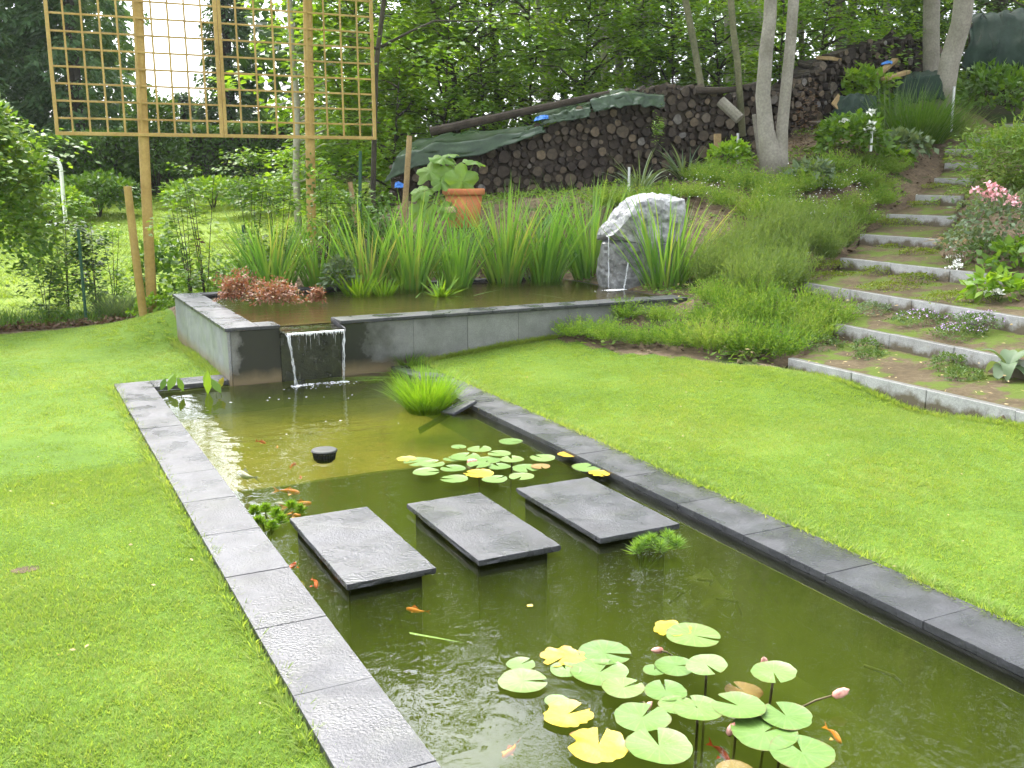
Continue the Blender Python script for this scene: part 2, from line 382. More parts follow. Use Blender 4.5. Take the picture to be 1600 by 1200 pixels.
def mat_lilypad(name, stops, edge):
    m, t, out, N = new_mat(name)
    tc = N('ShaderNodeTexCoord'); g = N('ShaderNodeNewGeometry'); oi = N('ShaderNodeObjectInfo')
    ln = N('ShaderNodeVectorMath', operation='LENGTH'); lk(t, tc.outputs['Object'], ln.inputs[0])
    n = noise_n(t, N, g.outputs['Position'], 26, 5, .65)
    a = N('ShaderNodeMath', operation='MULTIPLY_ADD'); a.inputs[1].default_value = .55; lk(t, n.outputs[0], a.inputs[0])
    a2 = N('ShaderNodeMath', operation='MULTIPLY'); a2.inputs[1].default_value = .45; lk(t, oi.outputs['Random'], a2.inputs[0]); lk(t, a2.outputs[0], a.inputs[2])
    r = ramp(N, [(.15 + .65 * i / (len(stops) - 1), c) for i, c in enumerate(stops)]); lk(t, a.outputs[0], r.inputs[0])
    # radial veins
    sp = N('ShaderNodeSeparateXYZ'); lk(t, tc.outputs['Object'], sp.inputs[0])
    at2 = N('ShaderNodeMath', operation='ARCTAN2'); lk(t, sp.outputs[1], at2.inputs[0]); lk(t, sp.outputs[0], at2.inputs[1])
    mf = N('ShaderNodeMath', operation='MULTIPLY'); mf.inputs[1].default_value = 15; lk(t, at2.outputs[0], mf.inputs[0])
    cs = N('ShaderNodeMath', operation='COSINE'); lk(t, mf.outputs[0], cs.inputs[0])
    mr = N('ShaderNodeMapRange'); mr.inputs['From Min'].default_value = .75; mr.inputs['From Max'].default_value = 1
    mr.inputs['To Min'].default_value = .95; mr.inputs['To Max'].default_value = 1.28; lk(t, cs.outputs[0], mr.inputs['Value'])
    mv = N('ShaderNodeMixRGB', blend_type='MULTIPLY'); mv.inputs[0].default_value = 1; lk(t, r.outputs[0], mv.inputs[1]); lk(t, mr.outputs[0], mv.inputs[2])
    el = N('ShaderNodeMath', operation='MULTIPLY_ADD'); el.inputs[1].default_value = .35; lk(t, n.outputs[0], el.inputs[0]); lk(t, ln.outputs['Value'], el.inputs[2])
    er = N('ShaderNodeMapRange'); er.inputs['From Min'].default_value = 1.11; er.inputs['From Max'].default_value = 1.2; lk(t, el.outputs[0], er.inputs['Value'])
    me_ = N('ShaderNodeMixRGB'); lk(t, er.outputs[0], me_.inputs[0]); lk(t, mv.outputs[0], me_.inputs[1]); me_.inputs[2].default_value = (*edge, 1)
    p = N('ShaderNodeBsdfPrincipled'); p.inputs['Roughness'].default_value = .33; p.inputs['Specular IOR Level'].default_value = .4
    lk(t, me_.outputs[0], p.inputs['Base Color'])
    b = N('ShaderNodeBump'); b.inputs['Strength'].default_value = .35; b.inputs['Distance'].default_value = .006; lk(t, n.outputs[0], b.inputs['Height']); lk(t, b.outputs[0], p.inputs['Normal'])
    lk(t, p.outputs[0], out.inputs[0]); return m

def mat_film(name, c, a0, a1, scale, stretch=(1, 1, 1), rough=.1):
    """broken white water: transparent where thin"""
    m, t, out, N = new_mat(name)
    g = N('ShaderNodeNewGeometry'); mp = N('ShaderNodeMapping'); mp.inputs['Scale'].default_value = stretch; lk(t, g.outputs['Position'], mp.inputs['Vector'])
    n = noise_n(t, N, mp.outputs[0], scale, 4, .6)
    mr = N('ShaderNodeMapRange'); mr.inputs['From Min'].default_value = a0; mr.inputs['From Max'].default_value = a1; lk(t, n.outputs[0], mr.inputs['Value'])
    tr = N('ShaderNodeBsdfTransparent'); p = N('ShaderNodeBsdfPrincipled'); p.inputs['Base Color'].default_value = (*c, 1)
    p.inputs['Roughness'].default_value = rough
    mx = N('ShaderNodeMixShader'); lk(t, mr.outputs[0], mx.inputs[0]); lk(t, tr.outputs[0], mx.inputs[1]); lk(t, p.outputs[0], mx.inputs[2])
    lk(t, mx.outputs[0], out.inputs[0]); return m

def mat_ground(name, stops, s1, s2, bump=.6, moss=None):
    m, t, out, N = new_mat(name)
    g = N('ShaderNodeNewGeometry'); co = g.outputs['Position']
    n1 = noise_n(t, N, co, s1, 5, .6); n2 = noise_n(t, N, co, s2, 5, .65)
    a = N('ShaderNodeMath', operation='MULTIPLY_ADD'); a.inputs[1].default_value = .5; lk(t, n2.outputs[0], a.inputs[0])
    b0 = N('ShaderNodeMath', operation='MULTIPLY'); b0.inputs[1].default_value = .5; lk(t, n1.outputs[0], b0.inputs[0]); lk(t, b0.outputs[0], a.inputs[2])
    r = ramp(N, [(.32 + .36 * i / (len(stops) - 1), c) for i, c in enumerate(stops)]); lk(t, a.outputs[0], r.inputs[0])
    c = r.outputs[0]
    if moss:
        n3 = noise_n(t, N, co, moss[0], 5, .65); q = N('ShaderNodeMapRange'); q.inputs['From Min'].default_value = moss[1]; q.inputs['From Max'].default_value = moss[1] + .07
        lk(t, n3.outputs[0], q.inputs['Value']); mx = N('ShaderNodeMixRGB'); lk(t, q.outputs[0], mx.inputs[0]); lk(t, c, mx.inputs[1]); mx.inputs[2].default_value = (*moss[2], 1); c = mx.outputs[0]
    p = N('ShaderNodeBsdfPrincipled'); p.inputs['Roughness'].default_value = .92; p.inputs['Specular IOR Level'].default_value = .15
    lk(t, c, p.inputs['Base Color'])
    b = N('ShaderNodeBump'); b.inputs['Strength'].default_value = bump; b.inputs['Distance'].default_value = .03; lk(t, n2.outputs[0], b.inputs['Height']); lk(t, b.outputs[0], p.inputs['Normal'])
    lk(t, p.outputs[0], out.inputs[0]); return m

def mat_slate(name, *a, **k):
    """wet bluestone: the plain stone with faint green algae bloom and grey lime marks in patches of their own"""
    m = mat_rough(name, *a, **k); t = m.node_tree
    p = next(n for n in t.nodes if n.type == 'BSDF_PRINCIPLED'); src = p.inputs['Base Color'].links[0].from_socket
    g = next(n for n in t.nodes if n.type == 'NEW_GEOMETRY')
    def patch(scale, lo, hi, colr, fac, src):
        n = t.nodes.new('ShaderNodeTexNoise'); n.inputs['Scale'].default_value = scale; n.inputs['Detail'].default_value = 6; n.inputs['Roughness'].default_value = .7
        t.links.new(g.outputs['Position'], n.inputs['Vector'])
        q = t.nodes.new('ShaderNodeMapRange'); q.inputs['From Min'].default_value = lo; q.inputs['From Max'].default_value = hi; q.inputs['To Max'].default_value = fac
        t.links.new(n.outputs[0], q.inputs['Value'])
        x = t.nodes.new('ShaderNodeMixRGB'); t.links.new(q.outputs[0], x.inputs[0]); t.links.new(src, x.inputs[1]); x.inputs[2].default_value = (*colr, 1); return x.outputs[0]
    c = patch(2.3, .52, .68, (.045, .052, .03), .4, src); c = patch(6.0, .60, .72, (.11, .11, .11), .25, c); c = patch(11, .62, .7, (.012, .012, .012), .6, c)
    t.links.new(c, p.inputs['Base Color']); return m
G = {}
G['slate'] = mat_slate('slate', (.028, .029, .033), (.062, .064, .071), scale=5, rough=(.16, .52), bump=.42, bscale=70, spec=.42, rand=.16, fine=.6)
G['slate_side'] = mat_rough('rough_slate', (.03, .03, .033), (.07, .07, .075), scale=9, rough=(.5, .8), bump=.9, bscale=45)
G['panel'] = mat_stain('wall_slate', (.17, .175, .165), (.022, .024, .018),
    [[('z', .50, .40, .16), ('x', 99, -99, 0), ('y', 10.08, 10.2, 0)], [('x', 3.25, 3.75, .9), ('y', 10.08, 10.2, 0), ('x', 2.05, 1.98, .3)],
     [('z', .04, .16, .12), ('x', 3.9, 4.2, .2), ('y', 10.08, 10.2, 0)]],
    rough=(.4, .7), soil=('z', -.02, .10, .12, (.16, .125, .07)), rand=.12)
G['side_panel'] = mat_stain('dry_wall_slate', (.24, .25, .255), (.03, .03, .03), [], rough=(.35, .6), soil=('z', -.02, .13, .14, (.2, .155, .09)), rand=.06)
G['wet'] = mat_rough('algae_stone', (.012, .015, .008), (.03, .036, .016), scale=8, rough=(.12, .3), bump=.4, spec=.5)
G['liner_shade'] = mat_rough('pond_liner_shade', (.010, .011, .010), (.03, .03, .028), scale=6, rough=(.3, .6))  # dark liner tone, also used as painted shade on the pond rim
G['bed'] = mat_ground('pond_silt', [(.26, .19, .04), (.40, .30, .065), (.50, .39, .11)], 2.2, 9, .4)
G['deepbed'] = mat_ground('algae_silt', [(.06, .085, .014), (.13, .165, .03), (.22, .25, .055)], 1.5, 5, .5)
G['brownbed'] = mat_ground('brown_silt', [(.10, .06, .025), (.2, .13, .05), (.26, .19, .08)], 3, 11, .4)
G['algae'] = mat_rough('algae', (.04, .06, .01), (.12, .13, .025), scale=7, rough=(.7, .9), bump=.8, bscale=30)
G['water'] = mat_water('pond_water', (1, 1, .97), .0030, 1.6, (.44, .53, .10), .62, (.40, .52, .08))
G['upwater'] = mat_water('upper_pool_water', (1, .99, .93), .006, 1.2, (.48, .42, .16), .6, (.6, .5, .2))
G['kerb'] = mat_stain('kerb_concrete', (.35, .35, .345), (.1, .1, .09), [], rough=(.7, .9), soil=('oz', -.12, -.055, .30, (.11, .09, .058)), rand=.08, topdark=(.07, .07, .05))  # top tint: dark wet line plus darkening painted in against the light
G['lawn'] = mat_ground('turf', [(.05, .09, .012), (.09, .16, .016), (.15, .2, .03)], .7, 30, .5)
G['meadow'] = mat_ground('meadow_turf', [(.12, .19, .03), (.19, .27, .04), (.25, .31, .07)], .5, 14, .5)
G['soil'] = mat_ground('soil', [(.06, .042, .026), (.13, .095, .06), (.23, .17, .11)], 2.5, 17, .9, moss=(1.7, .56, (.05, .075, .015)))
G['forestfloor'] = mat_ground('forest_floor', [(.02, .025, .01), (.05, .05, .02), (.09, .08, .035)], 1.2, 9, .8, moss=(1.1, .5, (.035, .06, .012)))
G['tread'] = mat_ground('mossy_tread', [(.055, .042, .024), (.095, .072, .04), (.14, .11, .065)], 3.5, 22, .8, moss=(2.6, .475, (.085, .12, .018)))
G['pine_wood'] = mat_rough('treated_pine', (.33, .215, .06), (.47, .33, .11), scale=3, rough=(.5, .7), bump=.15, bscale=30, rand=.10, fine=.3)
G['oldwood'] = mat_rough('weathered_wood', (.22, .15, .07), (.38, .27, .13), scale=4, rough=(.7, .9), bscale=40)
G['darkwood'] = mat_rough('dark_wood', (.03, .024, .018), (.07, .055, .04), scale=5, rough=(.8, .95), bscale=40)
G['bark'] = mat_rough('smooth_bark', (.17, .155, .12), (.30, .28, .235), scale=2.2, rough=(.7, .9), bump=.35, bscale=28, fine=.5)
G['palebark'] = mat_rough('pale_bark', (.26, .235, .18), (.42, .39, .32), scale=2, rough=(.7, .9), bump=.3, bscale=22)
G['darkbark'] = mat_rough('dark_bark', (.03, .026, .018), (.075, .065, .045), scale=3, rough=(.8, .95), bump=.6, bscale=20)
G['greenbark'] = mat_rough('greenish_bark', (.10, .105, .055), (.2, .19, .11), scale=3, rough=(.7, .9), bump=.4, bscale=24)
G['logbark'] = mat_rough('log_bark', (.02, .016, .012), (.065, .05, .036), scale=8, rough=(.8, .95), bump=.8, bscale=50, rand=.4)
G['logend'] = mat_log_end('log_end')
G['tarp'] = mat_rough('green_tarp', (.013, .036, .014), (.034, .068, .027), scale=3, rough=(.25, .45), bump=.2, bscale=20, spec=.5)
G['darktarp'] = mat_rough('dark_green_tarp', (.008, .022, .014), (.018, .04, .026), scale=2.5, rough=(.6, .8), bump=.25, bscale=18, spec=.25)
G['blue'] = mat_plain('blue_plastic', (.05, .2, .6), .4)
G['terracotta'] = mat_rough('terracotta', (.42, .135, .05), (.55, .2, .08), scale=4, rough=(.6, .8), bump=.1, fine=.2)
G['boulder'] = mat_rough('white_marble_rock', (.13, .13, .14), (.4, .4, .4), scale=7, rough=(.6, .85), bump=1.0, bscale=18, c3=(.24, .24, .245), fine=.8)
G['block'] = mat_rough('grey_cut_rock', (.10, .105, .10), (.25, .255, .25), scale=6, rough=(.3, .6), bump=.8, bscale=22, fine=.8)
G['metal'] = mat_plain('galvanised_tube', (.55, .55, .56), .4, .5, metal=.6)
G['whitemetal'] = mat_plain('white_painted_tube', (.8, .8, .8), .35, .5)
G['darkgreenmetal'] = mat_plain('green_coated_wire', (.03, .085, .05), .5)
G['blackplastic'] = mat_plain('black_plastic', (.018, .02, .017), .45, .4)
G['foam'] = mat_film('white_water', (.86, .88, .9), .40, .56, 26)
G['stream'] = mat_film('falling_water', (.80, .83, .85), .36, .80, 34, (1, 1, .2))
G['grass'] = mat_leaf('lawn_blade', [(.135, .235, .048), (.19, .30, .062), (.245, .34, .08), (.32, .355, .135)], .48, .6, .15, .7)
G['meadowgrass'] = mat_leaf('meadow_blade', [(.14, .23, .035), (.2, .3, .05), (.27, .36, .09)], .45, .5, .25, .4)
G['iris'] = mat_leaf('iris_leaf', [(.05, .145, .03), (.085, .21, .04), (.13, .28, .055), (.17, .30, .06), (.28, .28, .10)], .45, .35, .4, 1.2)
G['sedge'] = mat_leaf('sedge_blade', [(.09, .2, .015), (.15, .3, .02), (.22, .36, .03)], .42, .4, .35, 2)
G['heather'] = mat_leaf('heather_shoot', [(.06, .14, .022), (.11, .22, .03), (.18, .29, .05), (.24, .3, .09)], .45, .55, .2, 1.6)
G['heather_pale'] = mat_leaf('lavender_shoot', [(.09, .16, .04), (.15, .235, .06), (.21, .285, .09)], .42, .55, .2, 1.6)
G['beech'] = mat_leaf('beech_leaf', [(.06, .15, .016), (.105, .225, .02), (.16, .29, .028), (.23, .35, .05)], .55, .4, .35, .5)
G['beech_light'] = mat_leaf('young_beech_leaf', [(.09, .19, .014), (.15, .28, .02), (.22, .35, .04)], .55, .4, .35, .6)
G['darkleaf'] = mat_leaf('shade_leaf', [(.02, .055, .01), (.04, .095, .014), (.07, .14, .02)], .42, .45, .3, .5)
G['conifer'] = mat_leaf('conifer_spray', [(.06, .125, .055), (.095, .185, .07), (.14, .24, .095)], .4, .6, .2, .5)
G['hedgeleaf'] = mat_leaf('hedge_leaf', [(.04, .095, .016), (.07, .145, .022), (.11, .2, .03)], .35, .5, .25, .8)
G['hornbeam'] = mat_leaf('hornbeam_leaf', [(.045, .11, .016), (.085, .18, .022), (.15, .27, .035), (.24, .32, .05)], .5, .4, .35, .9)
G['shrub'] = mat_leaf('shrub_leaf', [(.045, .115, .012), (.085, .18, .018), (.14, .25, .03)], .4, .4, .35, 1.2)
G['brightleaf'] = mat_leaf('bright_leaf', [(.09, .2, .015), (.15, .29, .02), (.23, .35, .04)], .42, .4, .35, 1.5)
G['blueleaf'] = mat_leaf('grey_green_leaf', [(.07, .12, .06), (.12, .18, .09), (.17, .23, .12)], .3, .5, .3, 1.5)
G['squashleaf'] = mat_leaf('squash_leaf', [(.10, .22, .035), (.17, .31, .055), (.24, .38, .09)], .45, .45, .35, 9)
G['juniper'] = mat_leaf('juniper_spray', [(.05, .115, .014), (.095, .19, .02), (.16, .26, .035), (.24, .27, .06)], .35, .55, .25, 1.1)
G['copper'] = mat_leaf('copper_leaf', [(.09, .13, .03), (.18, .085, .045), (.27, .12, .07), (.33, .2, .11), (.16, .2, .05)], .3, .45, .35, 2.5, (1.3, .9, .6))
G['moss'] = mat_leaf('moss_leaf', [(.09, .145, .015), (.14, .2, .02), (.2, .245, .03)], .3, .6, .2, 3)
G['thyme'] = mat_leaf('thyme_leaf', [(.045, .1, .02), (.08, .15, .03), (.12, .18, .05)], .3, .5, .25, 2)
G['brownleaf'] = mat_leaf('withered_leaf', [(.05, .03, .016), (.11, .065, .035), (.2, .13, .07)], .25, .6, .2, 2, (1.2, 1, .7))
G['white_petal'] = mat_plain('white_petal', (.82, .82, .78), .5)
G['pink_petal'] = mat_plain('pink_petal', (.8, .44, .47), .5)
G['lilac_petal'] = mat_plain('lilac_petal', (.42, .3, .5), .6)
G['pad'] = mat_lilypad('lily_pad_green', [(.075, .15, .026), (.11, .195, .038), (.155, .24, .06)], (.12, .10, .03))
G['padyellow'] = mat_lilypad('lily_pad_yellow', [(.42, .25, .012), (.5, .36, .016), (.15, .22, .025)], (.2, .09, .02))
G['padbrown'] = mat_lilypad('sunken_pad', [(.2, .11, .03), (.28, .17, .05), (.26, .2, .06)], (.2, .1, .03))
G['stem'] = mat_plain('plant_stem', (.11, .16, .03), .5)
G['redstem'] = mat_plain('lily_stem', (.10, .08, .03), .5)
G['budpink'] = mat_rough('lily_bud', (.5, .17, .12), (.7, .4, .32), scale=30, rough=(.4, .6), bump=.1)
G['fish'] = mat_rough('goldfish_scale', (.85, .2, .02), (.95, .38, .04), scale=20, rough=(.3, .5), bump=.05, fine=.1)
G['redfish'] = mat_rough('red_goldfish_scale', (.75, .05, .02), (.85, .12, .04), scale=20, rough=(.3, .5), bump=.05, fine=.1)
G['palefish'] = mat_rough('white_goldfish_scale', (.5, .48, .42), (.8, .76, .7), scale=20, rough=(.3, .5), bump=.05, fine=.1)
G['straw'] = mat_leaf('dry_straw', [(.3, .2, .08), (.42, .32, .15), (.5, .42, .25)], .2, .6, .2, 3, (1.1, 1, .7))

# ------------------------------------------------------------------ terrain
WZ = -.056                                                  # water level of the lower pond
S_TOP = {}                                                  # garden steps: left and right end of each top front edge
S_TOP[1] = [(7.12, 7.83, .15), (7.13, 4.3, .15)]
S_TOP[2] = [(8.36, 8.45, .36), (7.98, 4.9, .36)]
S_TOP[3] = [(9.42, 10.22, .62), (8.80, 5.9, .62)]
S_TOP[4] = [(10.45, 10.55, .87), (10.25, 7.6, .87)]
for k, l, r, dl, dr in [(5, (1343, 364), (1465, 375), 16.2, 15.3), (6, (1385, 333), (1491, 340), 17.4, 16.6), (7, (1430, 305), (1502, 306), 18.4, 17.8),
                        (8, (1460, 278), (1520, 279), 19.3, 18.9), (9, (1476, 254), (1530, 254), 20.3, 19.9), (10, (1477, 232), (1535, 233), 21.2, 20.8),
                        (11, (1508, 213), (1575, 213), 22.1, 21.7), (12, (1568, 193), (1625, 193), 23.2, 22.9)]:
    a = at(*l, dl); b = at(*r, dr); zz = (a[2] + b[2]) / 2
    S_TOP[k] = [(a[0], a[1], zz), (b[0], b[1], zz)]

CP = []
def c3(x, y, z): CP.append((x, y, z))
for x, y in [(-6, -2), (-6, 4), (-3, 0), (-3, 6), (-5, 10), (-1, 3), (0, 8), (.8, 2), (.8, 6), (.8, 10), (-2, 12), (.5, 12.5)]: c3(x, y, -.035 if y < 11 else -.06)
for x, y in [(-3, 14.5), (0, 15.5), (1.8, 13.3), (1.9, 16), (-8, 14)]: c3(x, y, -.12)
for y in [-2, 1, 3, 5, 7, 9]: c3(4.0, y, -.012); c3(5.5, y, .0 + .006 * y); c3(7.0, min(y, 7.8), -.02 + .012 * y)
c3(4.0, 10.0, .03); c3(5.0, 10.0, .13); c3(5.8, 10.0, .19); c3(6.6, 9.6, .17); c3(7.1, 8.4, .09); c3(6.0, 8.6, .07)
c3(7.5, 10.0, .5); c3(6.8, 10.0, .36); c3(6.4, 10.0, .28)
for px, py, d in [(725, 350, 16.3), (620, 320, 18.3), (740, 312, 18.5), (850, 303, 18.5), (1000, 288, 18.6), (1100, 264, 18.8), (1175, 245, 19.2),
                  (1205, 266, 17.8), (1270, 215, 21), (1380, 182, 22.5), (1480, 165, 23), (1560, 180, 24), (1330, 245, 19.5), (1120, 380, 14.6),
                  (1100, 330, 16), (950, 330, 16), (1050, 300, 17.3), (870, 325, 16.8), (1250, 350, 16), (1330, 300, 17.4), (1400, 230, 20.4), (1100, 470, 12.3),
                  (1200, 470, 12.7), (1100, 552, 10.85), (1200, 550, 11), (1270, 500, 12.3), (1600, 450, 12.4), (1700, 420, 12.4), (1600, 380, 14), (1560, 330, 15.6),
                  (1590, 250, 19.2), (1700, 300, 16.5), (1800, 500, 11), (900, 392, 15.9), (700, 388, 15.5), (800, 394, 15.7)]:
    CP.append(tuple(at(px, py, d)))
for px in (-250, -50, 150, 300, 420, 520):
    for d in (19, 24, 29, 34):
        p = at(px, 272, d); c3(p[0], p[1], -.12 + .1 * (d - 16.3) + (.25 * max(0, (px - 420) / 100)))
for px, z40 in ((-250, 2.1), (100, 2.3), (400, 2.6), (600, 2.9), (800, 3.2), (1000, 3.7), (1200, 4.2), (1400, 4.7), (1600, 5.2), (1900, 5.4)):
    for d in (36, 60, 110):
        p = at(px, 272, d); c3(p[0], p[1], z40 + (d - 36) * .02)
for px, z in ((640, 1.7), (760, 2.0), (900, 2.3), (1050, 2.6), (1200, 3.0), (1350, 3.6)):
    p = at(px, 272, 24.5); c3(p[0], p[1], z)
for k, (a, b) in S_TOP.items():
    for f in ((0, .5, 1) if k < 5 else (0, 1)):
        c3(a[0] + (b[0] - a[0]) * f + .0, a[1] + (b[1] - a[1]) * f, a[2] - .2)
for x in (2.2, 3.2, 4.2, 5.2, 6.2, 7.2): c3(x, 13.4, .42 if x > 2.5 else .2); c3(x, 13.8, .35 + (x - 2) * .09)
for y in (10.4, 11.2, 12, 12.8, 13.4): c3(7.6, y, .47)
c3(9, 1, .3); c3(12, 2, .8); c3(14, 6, 1.3); c3(18, 8, 1.9); c3(24, 12, 2.6); c3(9, -3, .2)
CP = np.array(CP)
def _solve():
    D = np.sqrt(((CP[:, None, :2] - CP[None, :, :2]) ** 2).sum(-1) + .05)
    n = len(CP); A = np.zeros((n + 3, n + 3)); A[:n, :n] = D + np.eye(n) * (-.02)
    A[:n, n] = 1; A[:n, n + 1:] = CP[:, :2]; A[n, :n] = 1; A[n + 1:, :n] = CP[:, :2].T
    return np.linalg.solve(A, np.concatenate([CP[:, 2], [0, 0, 0]]))
_W = _solve()
def terr(x, y):
    x = np.asarray(x, float); y = np.asarray(y, float); sh = x.shape
    q = np.stack([x.ravel(), y.ravel()], 1); out = np.empty(len(q))
    for i in range(0, len(q), 20000):
        c = q[i:i + 20000]
        D = np.sqrt(((c[:, None, :] - CP[None, :, :2]) ** 2).sum(-1) + .05)
        out[i:i + 20000] = D @ _W[:-3] + _W[-3] + c @ _W[-2:]
    return out.reshape(sh)
def tz(x, y): return float(terr(np.array([x]), np.array([y]))[0])
def hit(px, py, dmin=2.5, dmax=70):
    r = ray(px, py); r = r / math.hypot(r[0], r[1])
    t = np.linspace(dmin, dmax, 1600); P = EYE + r * t[:, None]
    g = terr(P[:, 0], P[:, 1]); k = np.argmax(P[:, 2] <= g)
    return np.array([P[k, 0], P[k, 1], g[k]])
def col_at(px, d):
    p = at(px, 272, d); return np.array([p[0], p[1], tz(p[0], p[1])])

PX0, PX1, PY0, PY1 = 1.20, 3.60, .8, 10.04                  # lower pond
UX0, UX1, UY0, UY1 = 1.95, 7.45, 10.08, 13.2                # raised pool
xs = np.unique(np.round(np.concatenate([np.linspace(-70, -8, 22), np.arange(-8, 16, .16), np.linspace(16, 30, 36), np.linspace(30, 120, 26),
                                        [.88, 1.03, 3.75, PX0, PX1, 3.95, 1.93, UX0, 7.47, UX1]]), 3))
ys = np.unique(np.round(np.concatenate([np.linspace(-12, 0, 10), np.arange(0, 24, .16), np.linspace(24, 40, 30), np.linspace(40, 140, 26),
                                        [PY0, 10.05, UY0, 10.45, 13.2, 13.25]]), 3))
def thin(a, keep):
    out = [a[0]]
    for v in a[1:]:
        if v - out[-1] < .03:
            if v in keep: out[-1] = v
            continue
        out.append(v)
    return np.array(out)
xs = thin(xs, {.88, 1.03, 3.75, PX0, PX1, 3.95, 1.93, UX0, 7.47}); ys = thin(ys, {PY0, 10.05, UY0, 10.45, 13.25})
XX, YY = np.meshgrid(xs, ys); ZZ = terr(XX, YY)
bump = np.vectorize(lambda x, y: mnoise.noise(Vector((x * .9, y * .9, 0))) * .02 + mnoise.noise(Vector((x * 3, y * 3, 3))) * .008)(XX, YY)
offp = (XX > 3.95) | (XX < .88) | (YY > 10.5)
BANK = (XX > 7.3) | ((YY > 10.2) & (XX > 3.6))
ZZ = ZZ + np.where(BANK, bump * 2.2, np.where(offp, bump * .35, 0))
def px_of(x, y):
    q = np.stack([np.asarray(x, float), np.asarray(y, float), np.zeros_like(np.asarray(x, float))], -1) @ RM
    return 800 + FPX * q[..., 0] / np.where(q[..., 2] > .01, q[..., 2], .01)
EDGE = np.array([hit(*p)[:2] for p in [(868, 531), (950, 548), (1060, 557), (1150, 571), (1232, 579)]])
EDGE = EDGE[np.argsort(EDGE[:, 0])]
def edgeY(x): return np.interp(x, np.concatenate([[EDGE[0, 0] - .25], EDGE[:, 0]]), np.concatenate([[10.06], EDGE[:, 1]]))
FENCE = [(-9.0, 14.6), (-2.0, 15.3), (0.0, 15.7), (2.0, 16.0), (5.2, 16.2)]
def fenceY(x): return np.interp(x, [p[0] for p in FENCE], [p[1] for p in FENCE])

fx = (XX[:-1, :-1] + XX[1:, 1:]) / 2; fy = (YY[:-1, :-1] + YY[1:, 1:]) / 2
def zone(x, y):
    """0 lawn, 1 meadow beyond the fence, 2 bed soil, 3 forest floor"""
    d = np.hypot(x, y); p = px_of(x, y)
    z = np.full(np.shape(x), 2)
    lawn = ((x < .9) | ((x < 1.95) & (y > 10.0)) | (y < .8)) & (y < fenceY(x) - .35)
    lawn |= (x > 3.55) & (x < np.where(y < 7.9, 7.13, 7.0)) & (y < edgeY(x) - .02) & (y < 10.06)
    z = np.where(lawn, 0, z)
    mead = (y > fenceY(x) + .25) & (p < 575)
    z = np.where(mead, 1, z)
    ff = ((d > 19.8) & (p >= 575) & (p < 1180)) | ((d > 23.5) & (p >= 1180)) | (d > 35.5 + (p < 100) * -6 + (p > 350) * -4)
    return np.where(ff, 3, z)
zz = zone(fx, fy)
hole = ((fx > 1.03) & (fx < 3.75) & (fy > PY0) & (fy < 10.05)) | ((fx > 1.93) & (fx < 7.47) & (fy > 10.05) & (fy < 13.25))
ny, nx = XX.shape
idx = np.arange(nx * ny).reshape(ny, nx)
quads = np.stack([idx[:-1, :-1], idx[:-1, 1:], idx[1:, 1:], idx[1:, :-1]], -1)
keep = ~hole
Vg = np.stack([XX, YY, ZZ], -1).reshape(-1, 3)
for nm, k, mt in (('lawn', 0, 'lawn'), ('meadow', 1, 'meadow'), ('flower_bed_soil', 2, 'soil'), ('forest_floor', 3, 'forestfloor')):
    F = quads[keep & (zz == k)]
    u, inv = np.unique(F, return_inverse=True)
    tag(link(nm, mesh_np(nm, Vg[u], inv.reshape(F.shape), True), G[mt]), kind='structure')

# ------------------------------------------------------------------ lower pond: bed, walls, edging
def struct(name, V, F, mat, smooth=False):
    me = bpy.data.meshes.new(name); me.from_pydata(V, [], F)
    if smooth: me.polygons.foreach_set('use_smooth', np.ones(len(me.polygons), dtype=bool))
    return tag(link(name, me, mat), kind='structure')

def grid_sheet(x0, x1, y0, y1, zf, nx, ny):
    V = [(x0 + (x1 - x0) * i / nx, y0 + (y1 - y0) * j / ny, 0) for j in range(ny + 1) for i in range(nx + 1)]
    V = [(x, y, zf(x, y)) for x, y, _ in V]
    F = [(j * (nx + 1) + i, j * (nx + 1) + i + 1, (j + 1) * (nx + 1) + i + 1, (j + 1) * (nx + 1) + i) for j in range(ny) for i in range(nx)]
    return V, F
SHELF_Y, SHELF_Z, DEEP_Z = 7.42, -.33, -.85
V, F = grid_sheet(PX0 + .002, PX1 - .002, SHELF_Y, PY1 + .02, lambda x, y: SHELF_Z + .02 * mnoise.noise(Vector((x * 2, y * 2, 0))), 20, 20)
struct('pond_shelf_bed', V, F, G['bed'], True)
V, F = grid_sheet(PX0 + .002, PX1 - .002, PY0, SHELF_Y - .002, lambda x, y: DEEP_Z + .22 * max(0, (x - 2.9) / .7) ** 2 + .05 * mnoise.noise(Vector((x * 1.6, y * 1.6, 5))), 24, 60)
struct('pond_deep_bed', V, F, G['deepbed'], True)
V, F = box(PX0 + .003, PX1 - .003, SHELF_Y - .03, SHELF_Y - .001, -1.2, SHELF_Z - .002); struct('pond_shelf_riser_wall', V, F, G['algae'])
b = MB()
b.add(*box(PX0 - .16, PX0 + .001, PY0, 10.04, -1.2, -.112)); b.add(*box(PX1 - .001, PX1 + .16, PY0, 10.04, -1.2, -.112))
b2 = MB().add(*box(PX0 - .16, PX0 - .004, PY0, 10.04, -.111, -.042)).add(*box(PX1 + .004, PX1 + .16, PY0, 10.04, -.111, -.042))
tag(b2.build('pond_rim_wall', G['liner_shade']), kind='structure')  # dark band: shade under the coping put into the rim's colour
b.add(*box(PX0 - .16, PX1 + .16, PY0 - .15, PY0 - .001, -1.2, -.042)); b.add(*box(PX0 - .16, PX1 + .16, 10.045, 10.16, -1.2, -.06))
o = b.build('pond_wall', G['deepbed']); tag(o, kind='structure')

